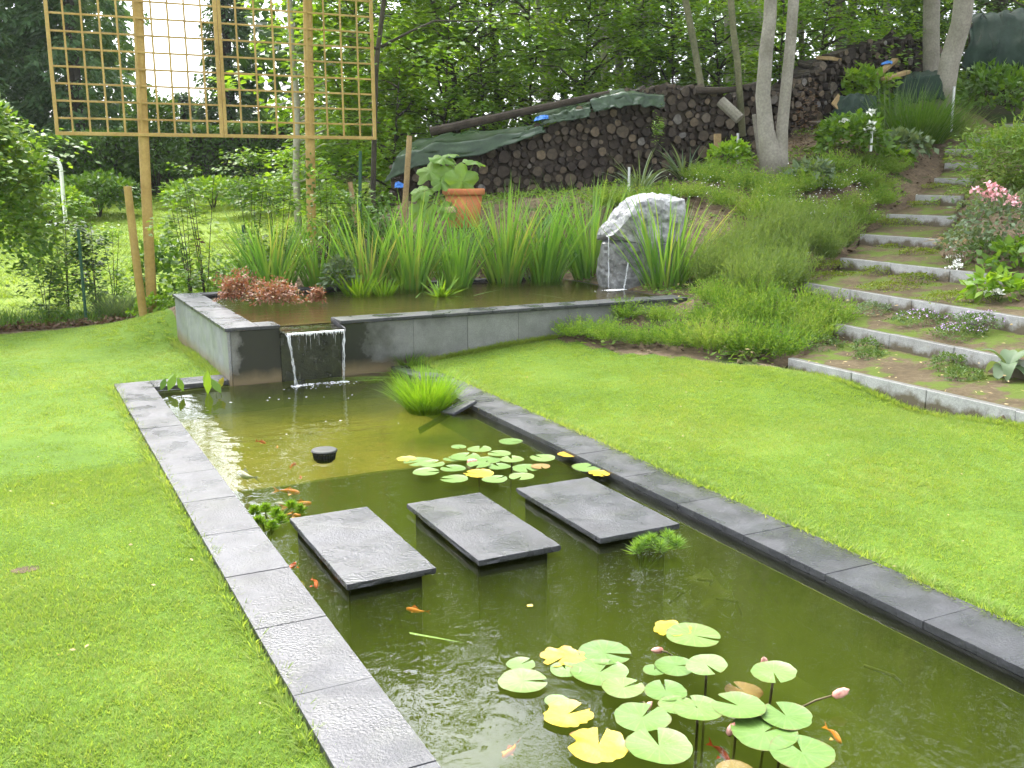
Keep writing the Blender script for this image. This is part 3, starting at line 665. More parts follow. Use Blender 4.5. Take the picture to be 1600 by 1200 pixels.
def rough_slab(hx, hy, z0, z1, chip=.0035, step=.035):
    """sawn slab with rubbed, slightly chipped arrises"""
    per = []
    nx_, ny_ = max(3, int(2 * hx / step)), max(3, int(2 * hy / step))
    for i in range(nx_): per.append((-hx + 2 * hx * i / nx_, -hy, 0, -1))
    for i in range(ny_): per.append((hx, -hy + 2 * hy * i / ny_, 1, 0))
    for i in range(nx_): per.append((hx - 2 * hx * i / nx_, hy, 0, 1))
    for i in range(ny_): per.append((-hx, hy - 2 * hy * i / ny_, -1, 0))
    n = len(per); V = []; off = R(0, 99)
    levels = ((z1, .0018, .6), (z1 - .0035, .0008, .35), ((z0 + z1) / 2, 0, 1.0), (z0 + .004, .0008, 1.0), (z0, .004, 1.0))
    for z, ins, k in levels:
        for (x, y, ax, ay) in per:
            q = Vector((x * 14 + off, y * 14, z * 60)); c = ins + chip * k * (max(0, mnoise.noise(q)) * 1.6 + .25 * abs(mnoise.noise(q * 3)))
            sx = max(-1, min(1, x / hx)); sy = max(-1, min(1, y / hy))
            V.append((x - (ax or (sx if abs(sx) > .999 else 0)) * c, y - (ay or (sy if abs(sy) > .999 else 0)) * c, z - (chip * .35 * max(0, mnoise.noise(q * 1.7)) if z == z1 else 0)))
    F = [(j * n + (i + 1) % n, j * n + i, (j + 1) * n + i, (j + 1) * n + (i + 1) % n)[::-1] for j in range(4) for i in range(n)]
    F = [f[::-1] for f in F]
    F += [tuple(range(n)), tuple(4 * n + i for i in range(n - 1, -1, -1))]
    return V, F
E_ = empty('pond_edging', 'dark grey wet slate edging laid round the long garden pond', 'pond edging')
def slab_row(parent, cuts, along, lo, hi, ztop=0.0, th=.042, mat='slate', name='coping_slab'):
    for a, c in zip(cuts[:-1], cuts[1:]):
        a_, c_ = min(a, c) + .0010, max(a, c) - .0010
        dz = R(-.0018, .0018)
        cx, cy = ((lo + hi) / 2, (a_ + c_) / 2) if along == 'y' else ((a_ + c_) / 2, (lo + hi) / 2)
        hx, hy = ((hi - lo) / 2, (c_ - a_) / 2) if along == 'y' else ((c_ - a_) / 2, (hi - lo) / 2)
        V, F = rough_slab(hx, hy, -th, 0, .0022)
        me = bpy.data.meshes.new(name); me.from_pydata(V, [], F)
        o = link(name, me, G[mat], parent, (cx, cy, ztop + dz)); o.rotation_euler = (R(-.002, .002), R(-.002, .002), R(-.0012, .0012))
left_cuts = [10.425, 9.09, 8.38, 7.66, 6.95, 6.28, 5.62, 4.95, 4.28, 3.62, 2.95, 2.29, 1.62, .8]
slab_row(E_, left_cuts, 'y', .855, 1.188)
slab_row(E_, [1.192, 1.905], 'x', 10.075, 10.425)
right_cuts = [10.04, 9.36, 8.72, 8.1, 7.43, 6.79, 6.13, 5.5, 4.87, 4.24, 3.6, 2.98, 2.35, 1.7, .8]
slab_row(E_, right_cuts, 'y', 3.605, 3.965)
# narrow edging stone dug in beside the left coping, showing where the turf has worn
V, F = bevel_box(-.03, .026, -.3, .3, -.12, 0, .012, .012)
me = bpy.data.meshes.new('edging_stone'); me.from_pydata(V, [], F)
tag(link('edging_stone', me, G['side_panel'], None, (.822, 5.25, -.045)), 'rough grey stone half buried in the turf beside the wet pond edging', 'edging stone')

# water bodies: closed, clear at the surface, olive in depth
V, F = box(PX0 - .012, PX1 + .012, PY0 - .01, 10.055, -1.19, WZ); struct('pond_water', V, F, G['water'])

# ------------------------------------------------------------------ stepping stones
for (x0, x1, y0, y1, lab) in [(1.385, 1.872, 4.60, 5.72, 'wet slate stepping stone closest to the green parrot feather and the goldfish'),
                              (2.11, 2.615, 4.59, 5.66, 'wet slate stepping stone between its two neighbours in the pond'),
                              (2.862, 3.41, 4.58, 5.63, 'slate stepping stone closest to the pond edging along the open lawn')]:
    e = empty('stepping_stone', lab, 'stepping stone', ((x0 + x1) / 2, (y0 + y1) / 2, WZ - .026), group='slate stepping stones across the pond')
    hx, hy = (x1 - x0) / 2, (y1 - y0) / 2
    V, F = rough_slab(hx, hy, .040, .074, .006, .025)
    me = bpy.data.meshes.new('slab'); me.from_pydata(V, [], F); link('slab', me, G['slate'], e)
    V, F = bevel_box(-hx + .03, hx - .05, -hy + .07, hy - .07, -.8, .0395, .006, .004)
    me = bpy.data.meshes.new('pedestal'); me.from_pydata(V, [], F); link('pedestal', me, G['liner_shade'], e)
V, F = bevel_box(-1.18, 1.18, -.05, .05, -.06, 0, .008, .004)
me = bpy.data.meshes.new('beam'); me.from_pydata(V, [], F)
tag(link('submerged_beam', me, G['bed'], None, (2.4, 5.55, -.36)), 'pale algae covered bar under water between the stepping stones', 'beam')

# sloping slab at the shallow end, by the tuft of sedge
V, F = bevel_box(-.14, .14, -.1, .1, -.03, .0, .005, .003)
me = bpy.data.meshes.new('ramp_slab'); me.from_pydata(V, [], F)
o = tag(link('ramp_slab', me, G['slate'], None, (3.50, 8.02, -.012)), 'small tilted slate slab leaning from the pond edge into the water', 'slab')
o.rotation_euler = (math.radians(-6), math.radians(-17), math.radians(14))
V, F = bevel_box(-.34, .02, -.07, .07, -.025, .0, .005, .003)
me = bpy.data.meshes.new('sunken_ramp'); me.from_pydata(V, [], F)
o = tag(link('sunken_ramp', me, G['algae'], None, (3.45, 8.06, -.06)), 'green algae covered plank sloping down under water below the tilted slab', 'plank')
o.rotation_euler = (0, math.radians(-28), math.radians(-16))

# ------------------------------------------------------------------ raised pool
RP = empty('raised_pool', 'raised slate clad pool with a spillway pouring into the pond', 'raised pool', (1.91, 10.05, 0))
def child_abs(name, V, F, mat, parent=RP, smooth=False):
    me = bpy.data.meshes.new(name); px, py, pz = parent.location
    me.from_pydata([(v[0] - px, v[1] - py, v[2] - pz) for v in V], [], F)
    if smooth: me.polygons.foreach_set('use_smooth', np.ones(len(me.polygons), dtype=bool))
    return link(name, me, mat, parent)
TOPZ = .53
ycuts = [10.05, 10.86, 11.7, 12.52, 13.35]
for a, c in zip(ycuts[:-1], ycuts[1:]):
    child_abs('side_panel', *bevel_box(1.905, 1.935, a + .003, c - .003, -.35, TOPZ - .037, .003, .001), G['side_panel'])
fcuts = [(1.937, 2.428, TOPZ - .037), (2.43, 3.058, .437), (3.06, 3.868, TOPZ - .037), (3.87, 4.508, TOPZ - .037), (4.51, 5.138, TOPZ - .037),
         (5.14, 5.788, TOPZ - .037), (5.79, 6.43, TOPZ - .037), (6.432, 7.07, TOPZ - .037), (7.072, 7.46, TOPZ - .037)]
for i, (a, c, zt) in enumerate(fcuts):
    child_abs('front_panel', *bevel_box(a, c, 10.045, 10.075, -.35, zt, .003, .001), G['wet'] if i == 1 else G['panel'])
core = MB()
core.add(*box(1.937, 2.12, 10.078, 13.35, -.6, TOPZ - .038)); core.add(*box(2.122, 2.428, 10.078, 10.3, -.6, TOPZ - .038))
core.add(*box(3.06, 7.46, 10.078, 10.3, -.6, TOPZ - .038)); core.add(*box(2.122, 7.46, 13.2, 13.35, -.6, TOPZ - .05)); core.add(*box(7.4, 7.52, 10.302, 13.198, -.6, TOPZ - .05))
core.add(*box(2.43, 3.058, 10.078, 10.3, -.6, .436))
child_abs('pool_core', core.V, core.F, G['liner_shade'])
for a, c in zip([10.022, 10.62, 11.5, 12.45, 13.37], [10.62, 11.5, 12.45, 13.37]):
    lo = 1.88
    child_abs('coping_slab', *bevel_box(lo, lo + .34, a + .002, c - .002, TOPZ - .035, TOPZ + R(-.001, .001), .004, .0012), G['slate'])
child_abs('coping_slab', *bevel_box(2.222, 2.43, 10.022, 10.34, TOPZ - .035, TOPZ, .004, .0012), G['slate'])
cc = [3.06, 3.62, 4.26, 4.9, 5.54, 6.18, 6.82, 7.47]
for a, c in zip(cc[:-1], cc[1:]):
    child_abs('coping_slab', *bevel_box(a + .002, c - .002, 10.022, 10.34, TOPZ - .033, TOPZ + R(-.0012, .0012), .004, .0012), G['slate'])
for a, c in zip([2.222, 3.2, 4.2, 5.2, 6.2], [3.2, 4.2, 5.2, 6.2, 7.47]):
    child_abs('back_edge_slab', *bevel_box(a + .003, c - .003, 13.17, 13.38, TOPZ - .035, TOPZ, .006, .004), G['slate_side'])
child_abs('spillway', *bevel_box(2.435, 3.055, 9.86, 10.42, .438, .462, .004, .001), G['wet'])
child_abs('spillway_cheek', *[[(3.056, 9.9, .436), (3.075, 9.9, .436), (3.075, 10.36, .436), (3.056, 10.36, .436), (3.056, 9.9, .47), (3.075, 9.9, .47), (3.075, 10.36, .526), (3.056, 10.36, .526)],
             [(0, 3, 2, 1), (4, 5, 6, 7), (0, 1, 5, 4), (1, 2, 6, 5), (2, 3, 7, 6), (3, 0, 4, 7)]], G['slate_side'])
V, F = grid_sheet(2.11, 7.41, 10.29, 13.21, lambda x, y: .12 + .10 * max(0, (y - 12.1) / 1.1) + .03 * mnoise.noise(Vector((x, y, 0))), 20, 12)
struct('raised_pool_bed', V, F, G['brownbed'], True)
V, F = box(2.115, 7.405, 10.295, 13.205, .05, .492); struct('raised_pool_water', V, F, G['upwater'])

# waterfall over the spillway
WF = empty('waterfall', 'thin waterfall running off the slate spillway into the pond', 'waterfall', (2.745, 9.86, WZ))
def wf(name, V, F, mat, smooth=True): return child_abs(name, V, F, mat, WF, smooth)
V, F = grid_sheet(2.45, 3.045, 9.858, 10.30, lambda x, y: .468 + .004 * mnoise.noise(Vector((x * 12, y * 8, 0))) + .012 * max(0, (y - 10.1) / .2), 14, 10)
wf('spill_film', V, F, G['upwater'])
for sx, ex, rr in ((2.452, 2.50, .009), (3.04, 2.995, .0075)):
    for q in range(4):
        pts, rad = [], []
        for i in range(15):
            f = i / 14
            pts.append((sx + (ex - sx) * f ** .6 + R(-.006, .006) + (q - 1.5) * .006, 9.852 - .075 * math.sqrt(f) + R(-.006, .006), .462 - (.462 - WZ) * f))
            rad.append(rr * R(.2, .7) * (1.1 - .45 * f) * R(.8, 1.2))
        V, F = tube(pts, rad, 6); wf('falling_stream', V, F, G['stream'])
b = MB()
for i in range(95):
    x = 2.455 + .585 * (i + R(-.4, .4)) / 95; ln_ = abs(rng.normal(.014, .010)) * (1.5 if i % 9 == 0 else 1) + .004
    b.add(*tube([(x, 9.856, .463), (x, 9.85, .455), (x + R(-.002, .002), 9.846, .455 - ln_ * .6), (x, 9.845, .455 - ln_)], [.003, .0036, .0026, .0008], 5))
V, F = grid_sheet(2.47, 3.03, 0, 1, lambda x, y: 0, 24, 14)
V = [(x + (2.745 - x) * .13 * y, 9.852 - .07 * math.sqrt(y) + .004 * mnoise.noise(Vector((x * 14, y * 2, 0))), .462 - (.462 - WZ) * y) for x, y, _ in V]
wf('water_sheet', V, F, mat_film('clear_sheet', (.4, .44, .42), .60, 1.25, 34, (1, 1, .06), .05))
wf('drip_fringe', b.V, b.F, mat_plain('dripping_water', (.78, .8, .82), .15, .6))['kind'] = 'stuff'
b = MB()
for i in range(10):
    x = R(2.52, 3.0); ln_ = R(.05, .2)
    b.add(*tube([(x, 9.852, .455), (x, 9.846, .455 - ln_ * .5), (x, 9.842, .455 - ln_)], [.001, .0018, .0006], 4))
wf('thin_threads', b.V, b.F, G['stream'])['kind'] = 'stuff'
Vf, Ff = [], []
def foam_patch(b, cx, cy, rx, ry, z, n, s0, s1):
    for i in range(n):
        a = R(0, 6.283); r = math.sqrt(R(0, 1)); s = R(s0, s1)
        x, y = cx + rx * r * math.cos(a), cy + ry * r * math.sin(a)
        V = [(x + s * math.cos(t) * q, y + s * .8 * math.sin(t) * q, z + h * s) for (q, h) in ((1, -.1), (.7, .35)) for t in np.linspace(0, 6.283, 7)[:-1]] + [(x, y, z + s * .5)]
        F = [(k, (k + 1) % 6, 6 + (k + 1) % 6, 6 + k) for k in range(6)] + [(6 + k, 6 + (k + 1) % 6, 12) for k in range(6)]
        b.add(V, F)
b = MB()
for cx, rx, ry, n in ((2.5, .06, .06, 70), (2.99, .05, .05, 55), (2.6, .1, .05, 40), (2.86, .1, .06, 40), (2.74, .24, .03, 40)): foam_patch(b, cx, 9.76 + R(-.02, .02), rx, ry, WZ - .003, n, .003, .013)
foam_patch(b, 2.74, 9.66, .42, .1, WZ - .002, 70, .002, .008)
wf('foam', b.V, b.F, mat_plain('foam_bubbles', (.86, .88, .88), .25, .5))['kind'] = 'stuff'
b = MB()
for x, y in [(2.05, 9.35), (2.12, 9.32), (2.22, 9.3), (2.4, 9.25), (2.33, 9.2), (2.6, 9.05), (2.75, 9.02), (2.8, 9.0), (3.15, 8.35), (2.28, 8.2), (1.75, 9.3), (2.95, 7.9), (3.12, 8.7), (2.55, 8.05), (1.95, 7.9)]:
    foam_patch(b, x + R(-.12, .12), y + R(-.12, .12), .012, .012, WZ - .002, 1 + int(R(0, 2.4)), .003, .010)
tag(b.build('floating_foam', mat_plain('foam_fleck', (.8, .82, .8), .3), smooth=True), 'scattered white foam flecks adrift on the shallow end of the pond', 'foam', kind='stuff')

# ------------------------------------------------------------------ garden steps up the bank
P_OUT = []
for k in range(1, 13):
    a, c = np.array(S_TOP[k][0]), np.array(S_TOP[k][1]); z = a[2]
    L = np.hypot(*(c - a)[:2]); ang = math.atan2((c - a)[1], (c - a)[0])
    where = {1: 'bottom concrete kerb step rising straight from the lawn', 2: 'second concrete kerb step up from the lawn, with thyme spilling over it',
             3: 'third kerb step from the lawn, the widest clean one with moss along its top', 4: 'fourth kerb step from the lawn, soil splashed along its foot',
             5: 'fifth kerb step from the lawn with a thick moss cushion above it', 6: 'sixth kerb step from the lawn, first of the short pale ones',
             7: 'short kerb step next above the sixth, beside the pink rose', 8: 'short kerb step half hidden by the juniper, above the seventh',
             9: 'shaded dark kerb step in the middle of the upper flight by the juniper', 10: 'narrow pale kerb step third from the top of the flight',
             11: 'kerb step second from the top of the flight, above the juniper', 12: 'topmost kerb step below the rhododendron'}[k]
    e = empty('garden_step', where, 'step', (a[0], a[1], z), ang, group='concrete kerb steps up the bank')
    n = max(1, round(L / 1.0)); x = 0
    for i in range(n):
        l_ = L / n
        V, F = bevel_box(-l_ / 2 + .0025, l_ / 2 - .0025, -.035, .035, -.3, 0, .006, .003)
        me = bpy.data.meshes.new('kerb_block'); me.from_pydata(V, [], F)
        # the block's body lies behind its front edge (uphill side)
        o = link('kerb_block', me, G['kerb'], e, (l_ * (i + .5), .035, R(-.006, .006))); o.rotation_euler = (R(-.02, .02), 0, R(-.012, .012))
def tread(k, nu=22, nv=10):
    a, c = np.array(S_TOP[k][0]), np.array(S_TOP[k][1]); z0 = a[2]
    if k < 12: a2, c2 = np.array(S_TOP[k + 1][0]), np.array(S_TOP[k + 1][1]); z1 = a2[2] - .16
    else: d = np.array([.6, .8, 0]); a2, c2, z1 = a + d, c + d, z0 + .08
    V = []
    for j in range(nv + 1):
        f = j / nv
        for i in range(nu + 1):
            u = -.08 + 1.16 * i / nu
            p = (a + (c - a) * u) * (1 - f) + (a2 + (c2 - a2) * u) * f
            p = p[:2] + (p[:2] - p[:2])
            edge = .0 if .02 < u < .98 else -.14
            off = np.array([.03, .02]) * (1 - f)
            zz_ = z0 - .012 + (z1 - z0 + .012) * f + .02 * mnoise.noise(Vector((p[0] * 2.5, p[1] * 2.5, k))) * min(1, f * 6) + edge
            V.append((p[0] + off[0], p[1] + off[1], zz_))
    F = [(j * (nu + 1) + i, j * (nu + 1) + i + 1, (j + 1) * (nu + 1) + i + 1, (j + 1) * (nu + 1) + i) for j in range(nv) for i in range(nu)]
    return V, F
b = MB()
for k in range(1, 13): b.add(*tread(k))
tag(b.build('garden_path', G['tread'], smooth=True), kind='structure')

# ------------------------------------------------------------------ trellis on two round posts
TY = 15.95
def tp(px, py): return onY(px, py, TY)
TR = empty('trellis_screen', 'pale pine square lattice trellis of two panels on two round posts', 'trellis', (tp(220, 400)[0], TY, -.1))
def tr_child(name, V, F, mat, parent, off): 
    me = bpy.data.meshes.new(name); me.from_pydata([(v[0] - off[0], v[1] - off[1], v[2] - off[2]) for v in V], [], F)
    return link(name, me, mat, parent)
xl, xm, xr = tp(87, 214)[0], tp(350, 216)[0], tp(586, 218)[0]; zb = tp(350, 216)[2] + .01
CELL = (xm - xl) / 10.0; PH = CELL * 10 + .02; ztp = zb + PH
off = TR.location
for (x0, x1) in ((xl, xm - .004), (xm + .004, xr + .02)):
    fr = MB(); t_ = .05; d_ = .022
    fr.add(*bevel_box(x0, x0 + t_, TY - d_, TY + d_, zb, ztp, .003)); fr.add(*bevel_box(x1 - t_, x1, TY - d_, TY + d_, zb, ztp, .003))
    fr.add(*bevel_box(x0 + t_, x1 - t_, TY - d_, TY + d_, zb, zb + t_, .003)); fr.add(*bevel_box(x0 + t_, x1 - t_, TY - d_, TY + d_, ztp - t_, ztp, .003))
    p = tr_child('lattice_panel', fr.V, fr.F, G['pine_wood'], TR, off)
    nx_ = 10 if x0 < xm - .1 else 9; hw = .0135
    for i in range(1, nx_):
        x = x0 + (x1 - x0) * i / nx_ + R(-.004, .004)
        tr_child('upright_lath', *bevel_box(x - hw, x + hw, TY - .018, TY - .001, zb + t_ - .005, ztp - t_ + .005, .002, .001), G['pine_wood'], p, off)
    for i in range(1, 10):
        zc = zb + PH * i / 10 + R(-.003, .003)
        tr_child('cross_lath', *bevel_box(x0 + t_ - .005, x1 - t_ + .005, TY + .0005, TY + .017, zc - hw, zc + hw, .002, .001), G['pine_wood'], p, off)
for px_b, px_t, py_t in ((224, 214, 0), (485, 481, 0)):
    xb, xt = tp(px_b, 300)[0], tp(px_t, py_t)[0]
    g0 = min(tz(xb, TY + .09), .5) - .3
    xt2 = xb + (xt - xb) * 1.35
    V, F = tube([(xb, TY + .10, g0), (xb + (xt2 - xb) * .5, TY + .098, 2.6), (xt2, TY + .096, ztp + .06)], [.078, .075, .072], 16)
    tr_child('post', V, F, G['pine_wood'], TR, off)

# leaning stakes and slim rods
def stake(name, label, cat, p0, p1, r, mat, top=None):
    V, F = tube([p0, (np.asarray(p0) + p1) / 2 + R(-.006, .006, 3), p1], [r, r * .97, r * .93], 12)
    b = MB().add(V, F)
    o = np.asarray(p0); me = bpy.data.meshes.new(name); me.from_pydata([tuple(np.asarray(v) - o) for v in b.V], [], b.F)
    return tag(link(name, me, mat, None, tuple(o)), label, cat)
def down(p, q, k): p = np.asarray(p); q = np.asarray(q); return p + (p - q) * k
p0, p1 = onY(224, 492, 15.3), onY(199, 291, 15.3); stake('leaning_stake', 'round wooden stake leaning in front of the left trellis post', 'stake', down(p0, p1, .08), p1, .058, G['pine_wood'])
p0, p1 = at(631, 345, 15.6), at(640, 212, 15.6); stake('bamboo_stake', 'tall pale wooden stake standing between the irises and the potted squash', 'stake', down(p0, p1, .45), p1, .045, G['oldwood'])
p0, p1 = at(556, 345, 16.0), at(547, 284, 16.0); stake('short_stake', 'short brownish stake leaning behind the irises beside the green fence post', 'stake', down(p0, p1, .5), p1, .04, G['oldwood'])
p0, p1 = at(983, 312, 16.4), at(983, 261, 16.4); stake('metal_rod', 'grey metal rod stuck upright in the bank behind the white boulder', 'rod', down(p0, p1, .3), p1, .022, G['metal'])
p0, p1 = at(1153, 240, 18.2), at(1153, 208, 18.2); stake('metal_rod', 'short grey metal rod beside the bright leafy shrub under the woodpile', 'rod', down(p0, p1, .5), p1, .024, G['metal'])
p0, p1 = at(1487, 190, 21.5), at(1491, 135, 21.5); stake('metal_rod', 'grey metal rod at the foot of the leaning tree by the tarpaulin', 'rod', down(p0, p1, .3), p1, .025, G['metal'])
p0, p1 = at(1361, 226, 19), at(1362, 205, 19); stake('marker_stick', 'short white marker stick below the white flower on the bank', 'stick', down(p0, p1, .5), p1, .022, G['whitemetal'])

# chain link fence along the back of the garden
FN = empty('chain_link_fence', 'thin green chain link fence along the back edge of the lawn', 'fence', (0, 0, 0))
b = MB()
fp = [np.array(p) for p in FENCE]
seg = []
for p, q in zip(fp[:-1], fp[1:]):
    L = np.linalg.norm(q - p); n = int(L / .085); u = (q - p) / L; h = 1.25
    nz = int(h / .085)
    for i in range(n):
        for s_ in (1, -1):
            x0, x1 = (i if s_ > 0 else i + 1) * .085, (i + nz * s_ if s_ > 0 else i + 1 - nz) * .085
            lo, hi = 0., h
            def pt(x, z):
                w_ = p + u * x; return (w_[0], w_[1], z + tz_f(w_[0], w_[1]))
            tz_f = lambda x, y: -.1
            xa, xb_ = x0, x1; za, zb_ = 0, h
            if xb_ > L: zb_ = h * (L - xa) / (xb_ - xa); xb_ = L
            if xb_ < 0: zb_ = h * (xa) / (xa - xb_); xb_ = 0
            A, B = np.array(pt(xa, za)), np.array(pt(xb_, zb_)); r = .0022
            V = [A + [0, 0, r], A - [0, 0, r], B - [0, 0, r], B + [0, 0, r]]; b.add(V, [(0, 1, 2, 3)])
o = b.build('netting', G['darkgreenmetal'], FN); o['kind'] = 'stuff'
for x in (-6.2, -3.8, -1.4, 1.0, 3.4, 5.0):
    y = float(fenceY(x)); V, F = tube([(x, y + .03, -.4), (x, y + .03, 1.25)], .022, 8)
    MB().add(V, F).build('fence_post', G['darkgreenmetal'], FN)
p0, p1 = at(563, 340, 16.4), at(563, 236, 16.4); stake('green_fence_post', 'dark green metal post with a hook standing behind the irises near the tarpaulin', 'post', down(p0, p1, .4), p1, .028, G['darkgreenmetal'])

# white goal frame on the neighbouring grass
gd = 22.5
gp = [at(*q, gd + k) for q, k in [((40, 246), 1.6), ((78, 245), 0), ((90, 249), 0), ((95, 262), 0), ((98, 300), 0), ((103, 345), 0), ((96, 350), 0), ((30, 358), 1.4)]]
V, F = tube(gp, .038, 10); 
tag(MB().add(V, F).build('goal_frame', G['whitemetal'], smooth=True), 'white bent tube goal frame on the grass behind the big hornbeam bush', 'goal')

# ------------------------------------------------------------------ foliage tools
def sprays(n, p_fun, spray_len, spray_w, leaves, L, W, droop=.12, thick=.12):
    """flat tiers of leaves, as beech and hornbeam carry them; p_fun gives start point and outward azimuth of each spray"""
    Ps, Ts, Ns = [], [], []
    for i in range(n):
        p, az, ln = p_fun(i)
        d = np.array([math.cos(az), math.sin(az), 0]); s = np.array([-d[1], d[0], 0])
        f = R(.0, 1, leaves) ** .8; sw = rng.normal(0, .4, leaves) * spray_w * (1.1 - .75 * f)
        lift = R(-.1, .35)
        pos = p + d * (f * ln)[:, None] + s * sw[:, None] + np.array([0, 0, 1.]) * (rng.normal(0, thick, leaves) + lift * f * ln * .4 - droop * (f * ln) ** 2 - .1 * np.abs(sw))[:, None]
        a2 = az + np.sign(sw) * R(.3, 1.2, leaves) + rng.normal(0, .4, leaves)
        T = np.stack([np.cos(a2), np.sin(a2), R(-.55, .15, leaves)], 1)
        Nn = np.stack([rng.normal(0, .38, leaves), rng.normal(0, .38, leaves), np.ones(leaves)], 1)
        Ps.append(pos); Ts.append(T); Ns.append(Nn)
    P = np.concatenate(Ps); n = len(P)
    return leaf_quads(P, np.concatenate(Ts), np.concatenate(Ns), R(.7, 1.2, n) * L, R(.75, 1.15, n) * W)

def leafball(n, rx, ry, rz, cz, L, W, shell=.55, up=.3, lump=0.35, seed=0):
    """loose bush: leaves through an uneven dome"""
    u = unit(rng.normal(size=(n, 3))); u[:, 2] = np.where(u[:, 2] < -.35, -u[:, 2], u[:, 2])
    k = np.array([1 + lump * mnoise.noise(Vector(v) * 1.8 + Vector((seed, seed * 2, 0))) + lump * .6 * mnoise.noise(Vector(v) * 4.5 + Vector((seed, 0, 1))) for v in u])
    r = (shell + (1 - shell) * R(0, 1, n) ** .6) * k
    P = u * r[:, None] * np.array([rx, ry, rz]) + np.array([0, 0, cz])
    T = unit(u + rng.normal(0, .65, (n, 3)) + np.array([0, 0, -.15])); N_ = unit(rng.normal(0, .5, (n, 3)) + u * .6 + np.array([0, 0, up + .5]))
    return leaf_quads(P, T, N_, R(.65, 1.25, n) * L, R(.75, 1.2, n) * W)

def shoots(n, r, L, W, spread=.8, curve=.35, seg=2, rr=None):
    """clump of fine upright shoots fanning out of a round foot"""
    a = R(0, 6.283, n); q = np.sqrt(R(0, 1, n)) * r
    P = np.stack([q * np.cos(a), q * np.sin(a), np.zeros(n) - .01], 1)
    lean = np.abs(rng.normal(0, .18, n)) + spread * q / max(r, 1e-6) * R(.5, 1.1, n)
    return blades(P, a + rng.normal(0, .4, n), lean, L * R(.6, 1.1, n), W * R(.7, 1.3, n), seg, curve * R(.2, 1.4, n))

def lift_off(me_name, V, F): return mesh_np(me_name, V, F)

def twig_tree_mesh(paths): 
    b = MB()
    for pts, rad, n in paths: b.add(*tube(pts, rad, n))
    return b

def make_tree(label, cat, name, stems, crown_mat, bark, n_spray, z0, z1, rad, L, W, leaves, spray_len, spray_w, group=None, kink=None, azbias=None, crown_prof=None, branch=True, seed=None):
    """stems: lists of (xyz) with radii, world; crown sprays start along the first stem"""
    base = np.array(stems[0][0][0])
    e = empty(name, label, cat, tuple(base), group=group)
    b = MB()
    for pts, rd in stems: b.add(*tube([np.asarray(p) - base for p in pts], rd, 12 if rd[0] > .06 else 7))
    pts0 = np.array([np.asarray(p) - base for p in stems[0][0]])
    def trunk_at(z): return np.array([np.interp(z, pts0[:, 2], pts0[:, 0]), np.interp(z, pts0[:, 2], pts0[:, 1]), z])
    starts = []
    for i in range(n_spray):
        f = ((i + R(0, 1)) / n_spray); z = z0 + (z1 - z0) * f
        az = R(0, 6.283) if azbias is None else azbias[0] + rng.normal(0, azbias[1])
        prof = (crown_prof(f) if crown_prof else math.sin(math.pi * min(1, .18 + .8 * f)) ** .7)
        out = rad * prof * R(.08, .72)
        zc = trunk_at(min(z, pts0[-1, 2]) ); zc[2] = z
        d = np.array([math.cos(az), math.sin(az), R(0, .25)])
        starts.append((zc + d * out, az, spray_len * R(.6, 1.2) * (.45 + .55 * prof), zc))
    if branch:
        for s_ in starts[::2]:
            tip = s_[0] + np.array([math.cos(s_[1]), math.sin(s_[1]), 0]) * s_[2] * .6
            c0 = s_[3] - np.array([0, 0, np.linalg.norm(s_[0] - s_[3]) * .35])
            b.add(*tube([c0, (c0 + s_[0]) / 2 + R(-.05, .05, 3), s_[0], tip], [.028, .022, .015, .006], 5))
    tr = b.build('trunk', G[bark], e, smooth=True)
    V, F = sprays(n_spray, lambda i: starts[i][:3], spray_len, spray_w, leaves, L, W)
    link('crown', mesh_np('crown', V, F), G[crown_mat], e)
    return e

def stem_px(pts, d0, r0, r1, top=None, dd=0):
    """a trunk through sight lines at its true distance; carried on upwards to the height 'top'"""
    P = [at(px, py, d0) for px, py in pts]
    P[0] = P[0] - np.array([0, 0, .15])
    v = P[-1] - P[-2]; v = v / max(v[2], .05)
    if top and top > P[-1][2]:
        v = np.array([np.clip(v[0], -.12, .12), np.clip(v[1], -.12, .12), 1])
        n = 4; base = P[-1]
        for i in range(1, n + 1): P.append(base + v * (top - base[2]) * i / n + np.array([R(-.12, .12), R(-.12, .12), 0]))
    z = np.array([p[2] for p in P]); f = (z - z[0]) / (z[-1] - z[0])
    rad = list(r0 + (r1 - r0) * f)
    return P, rad

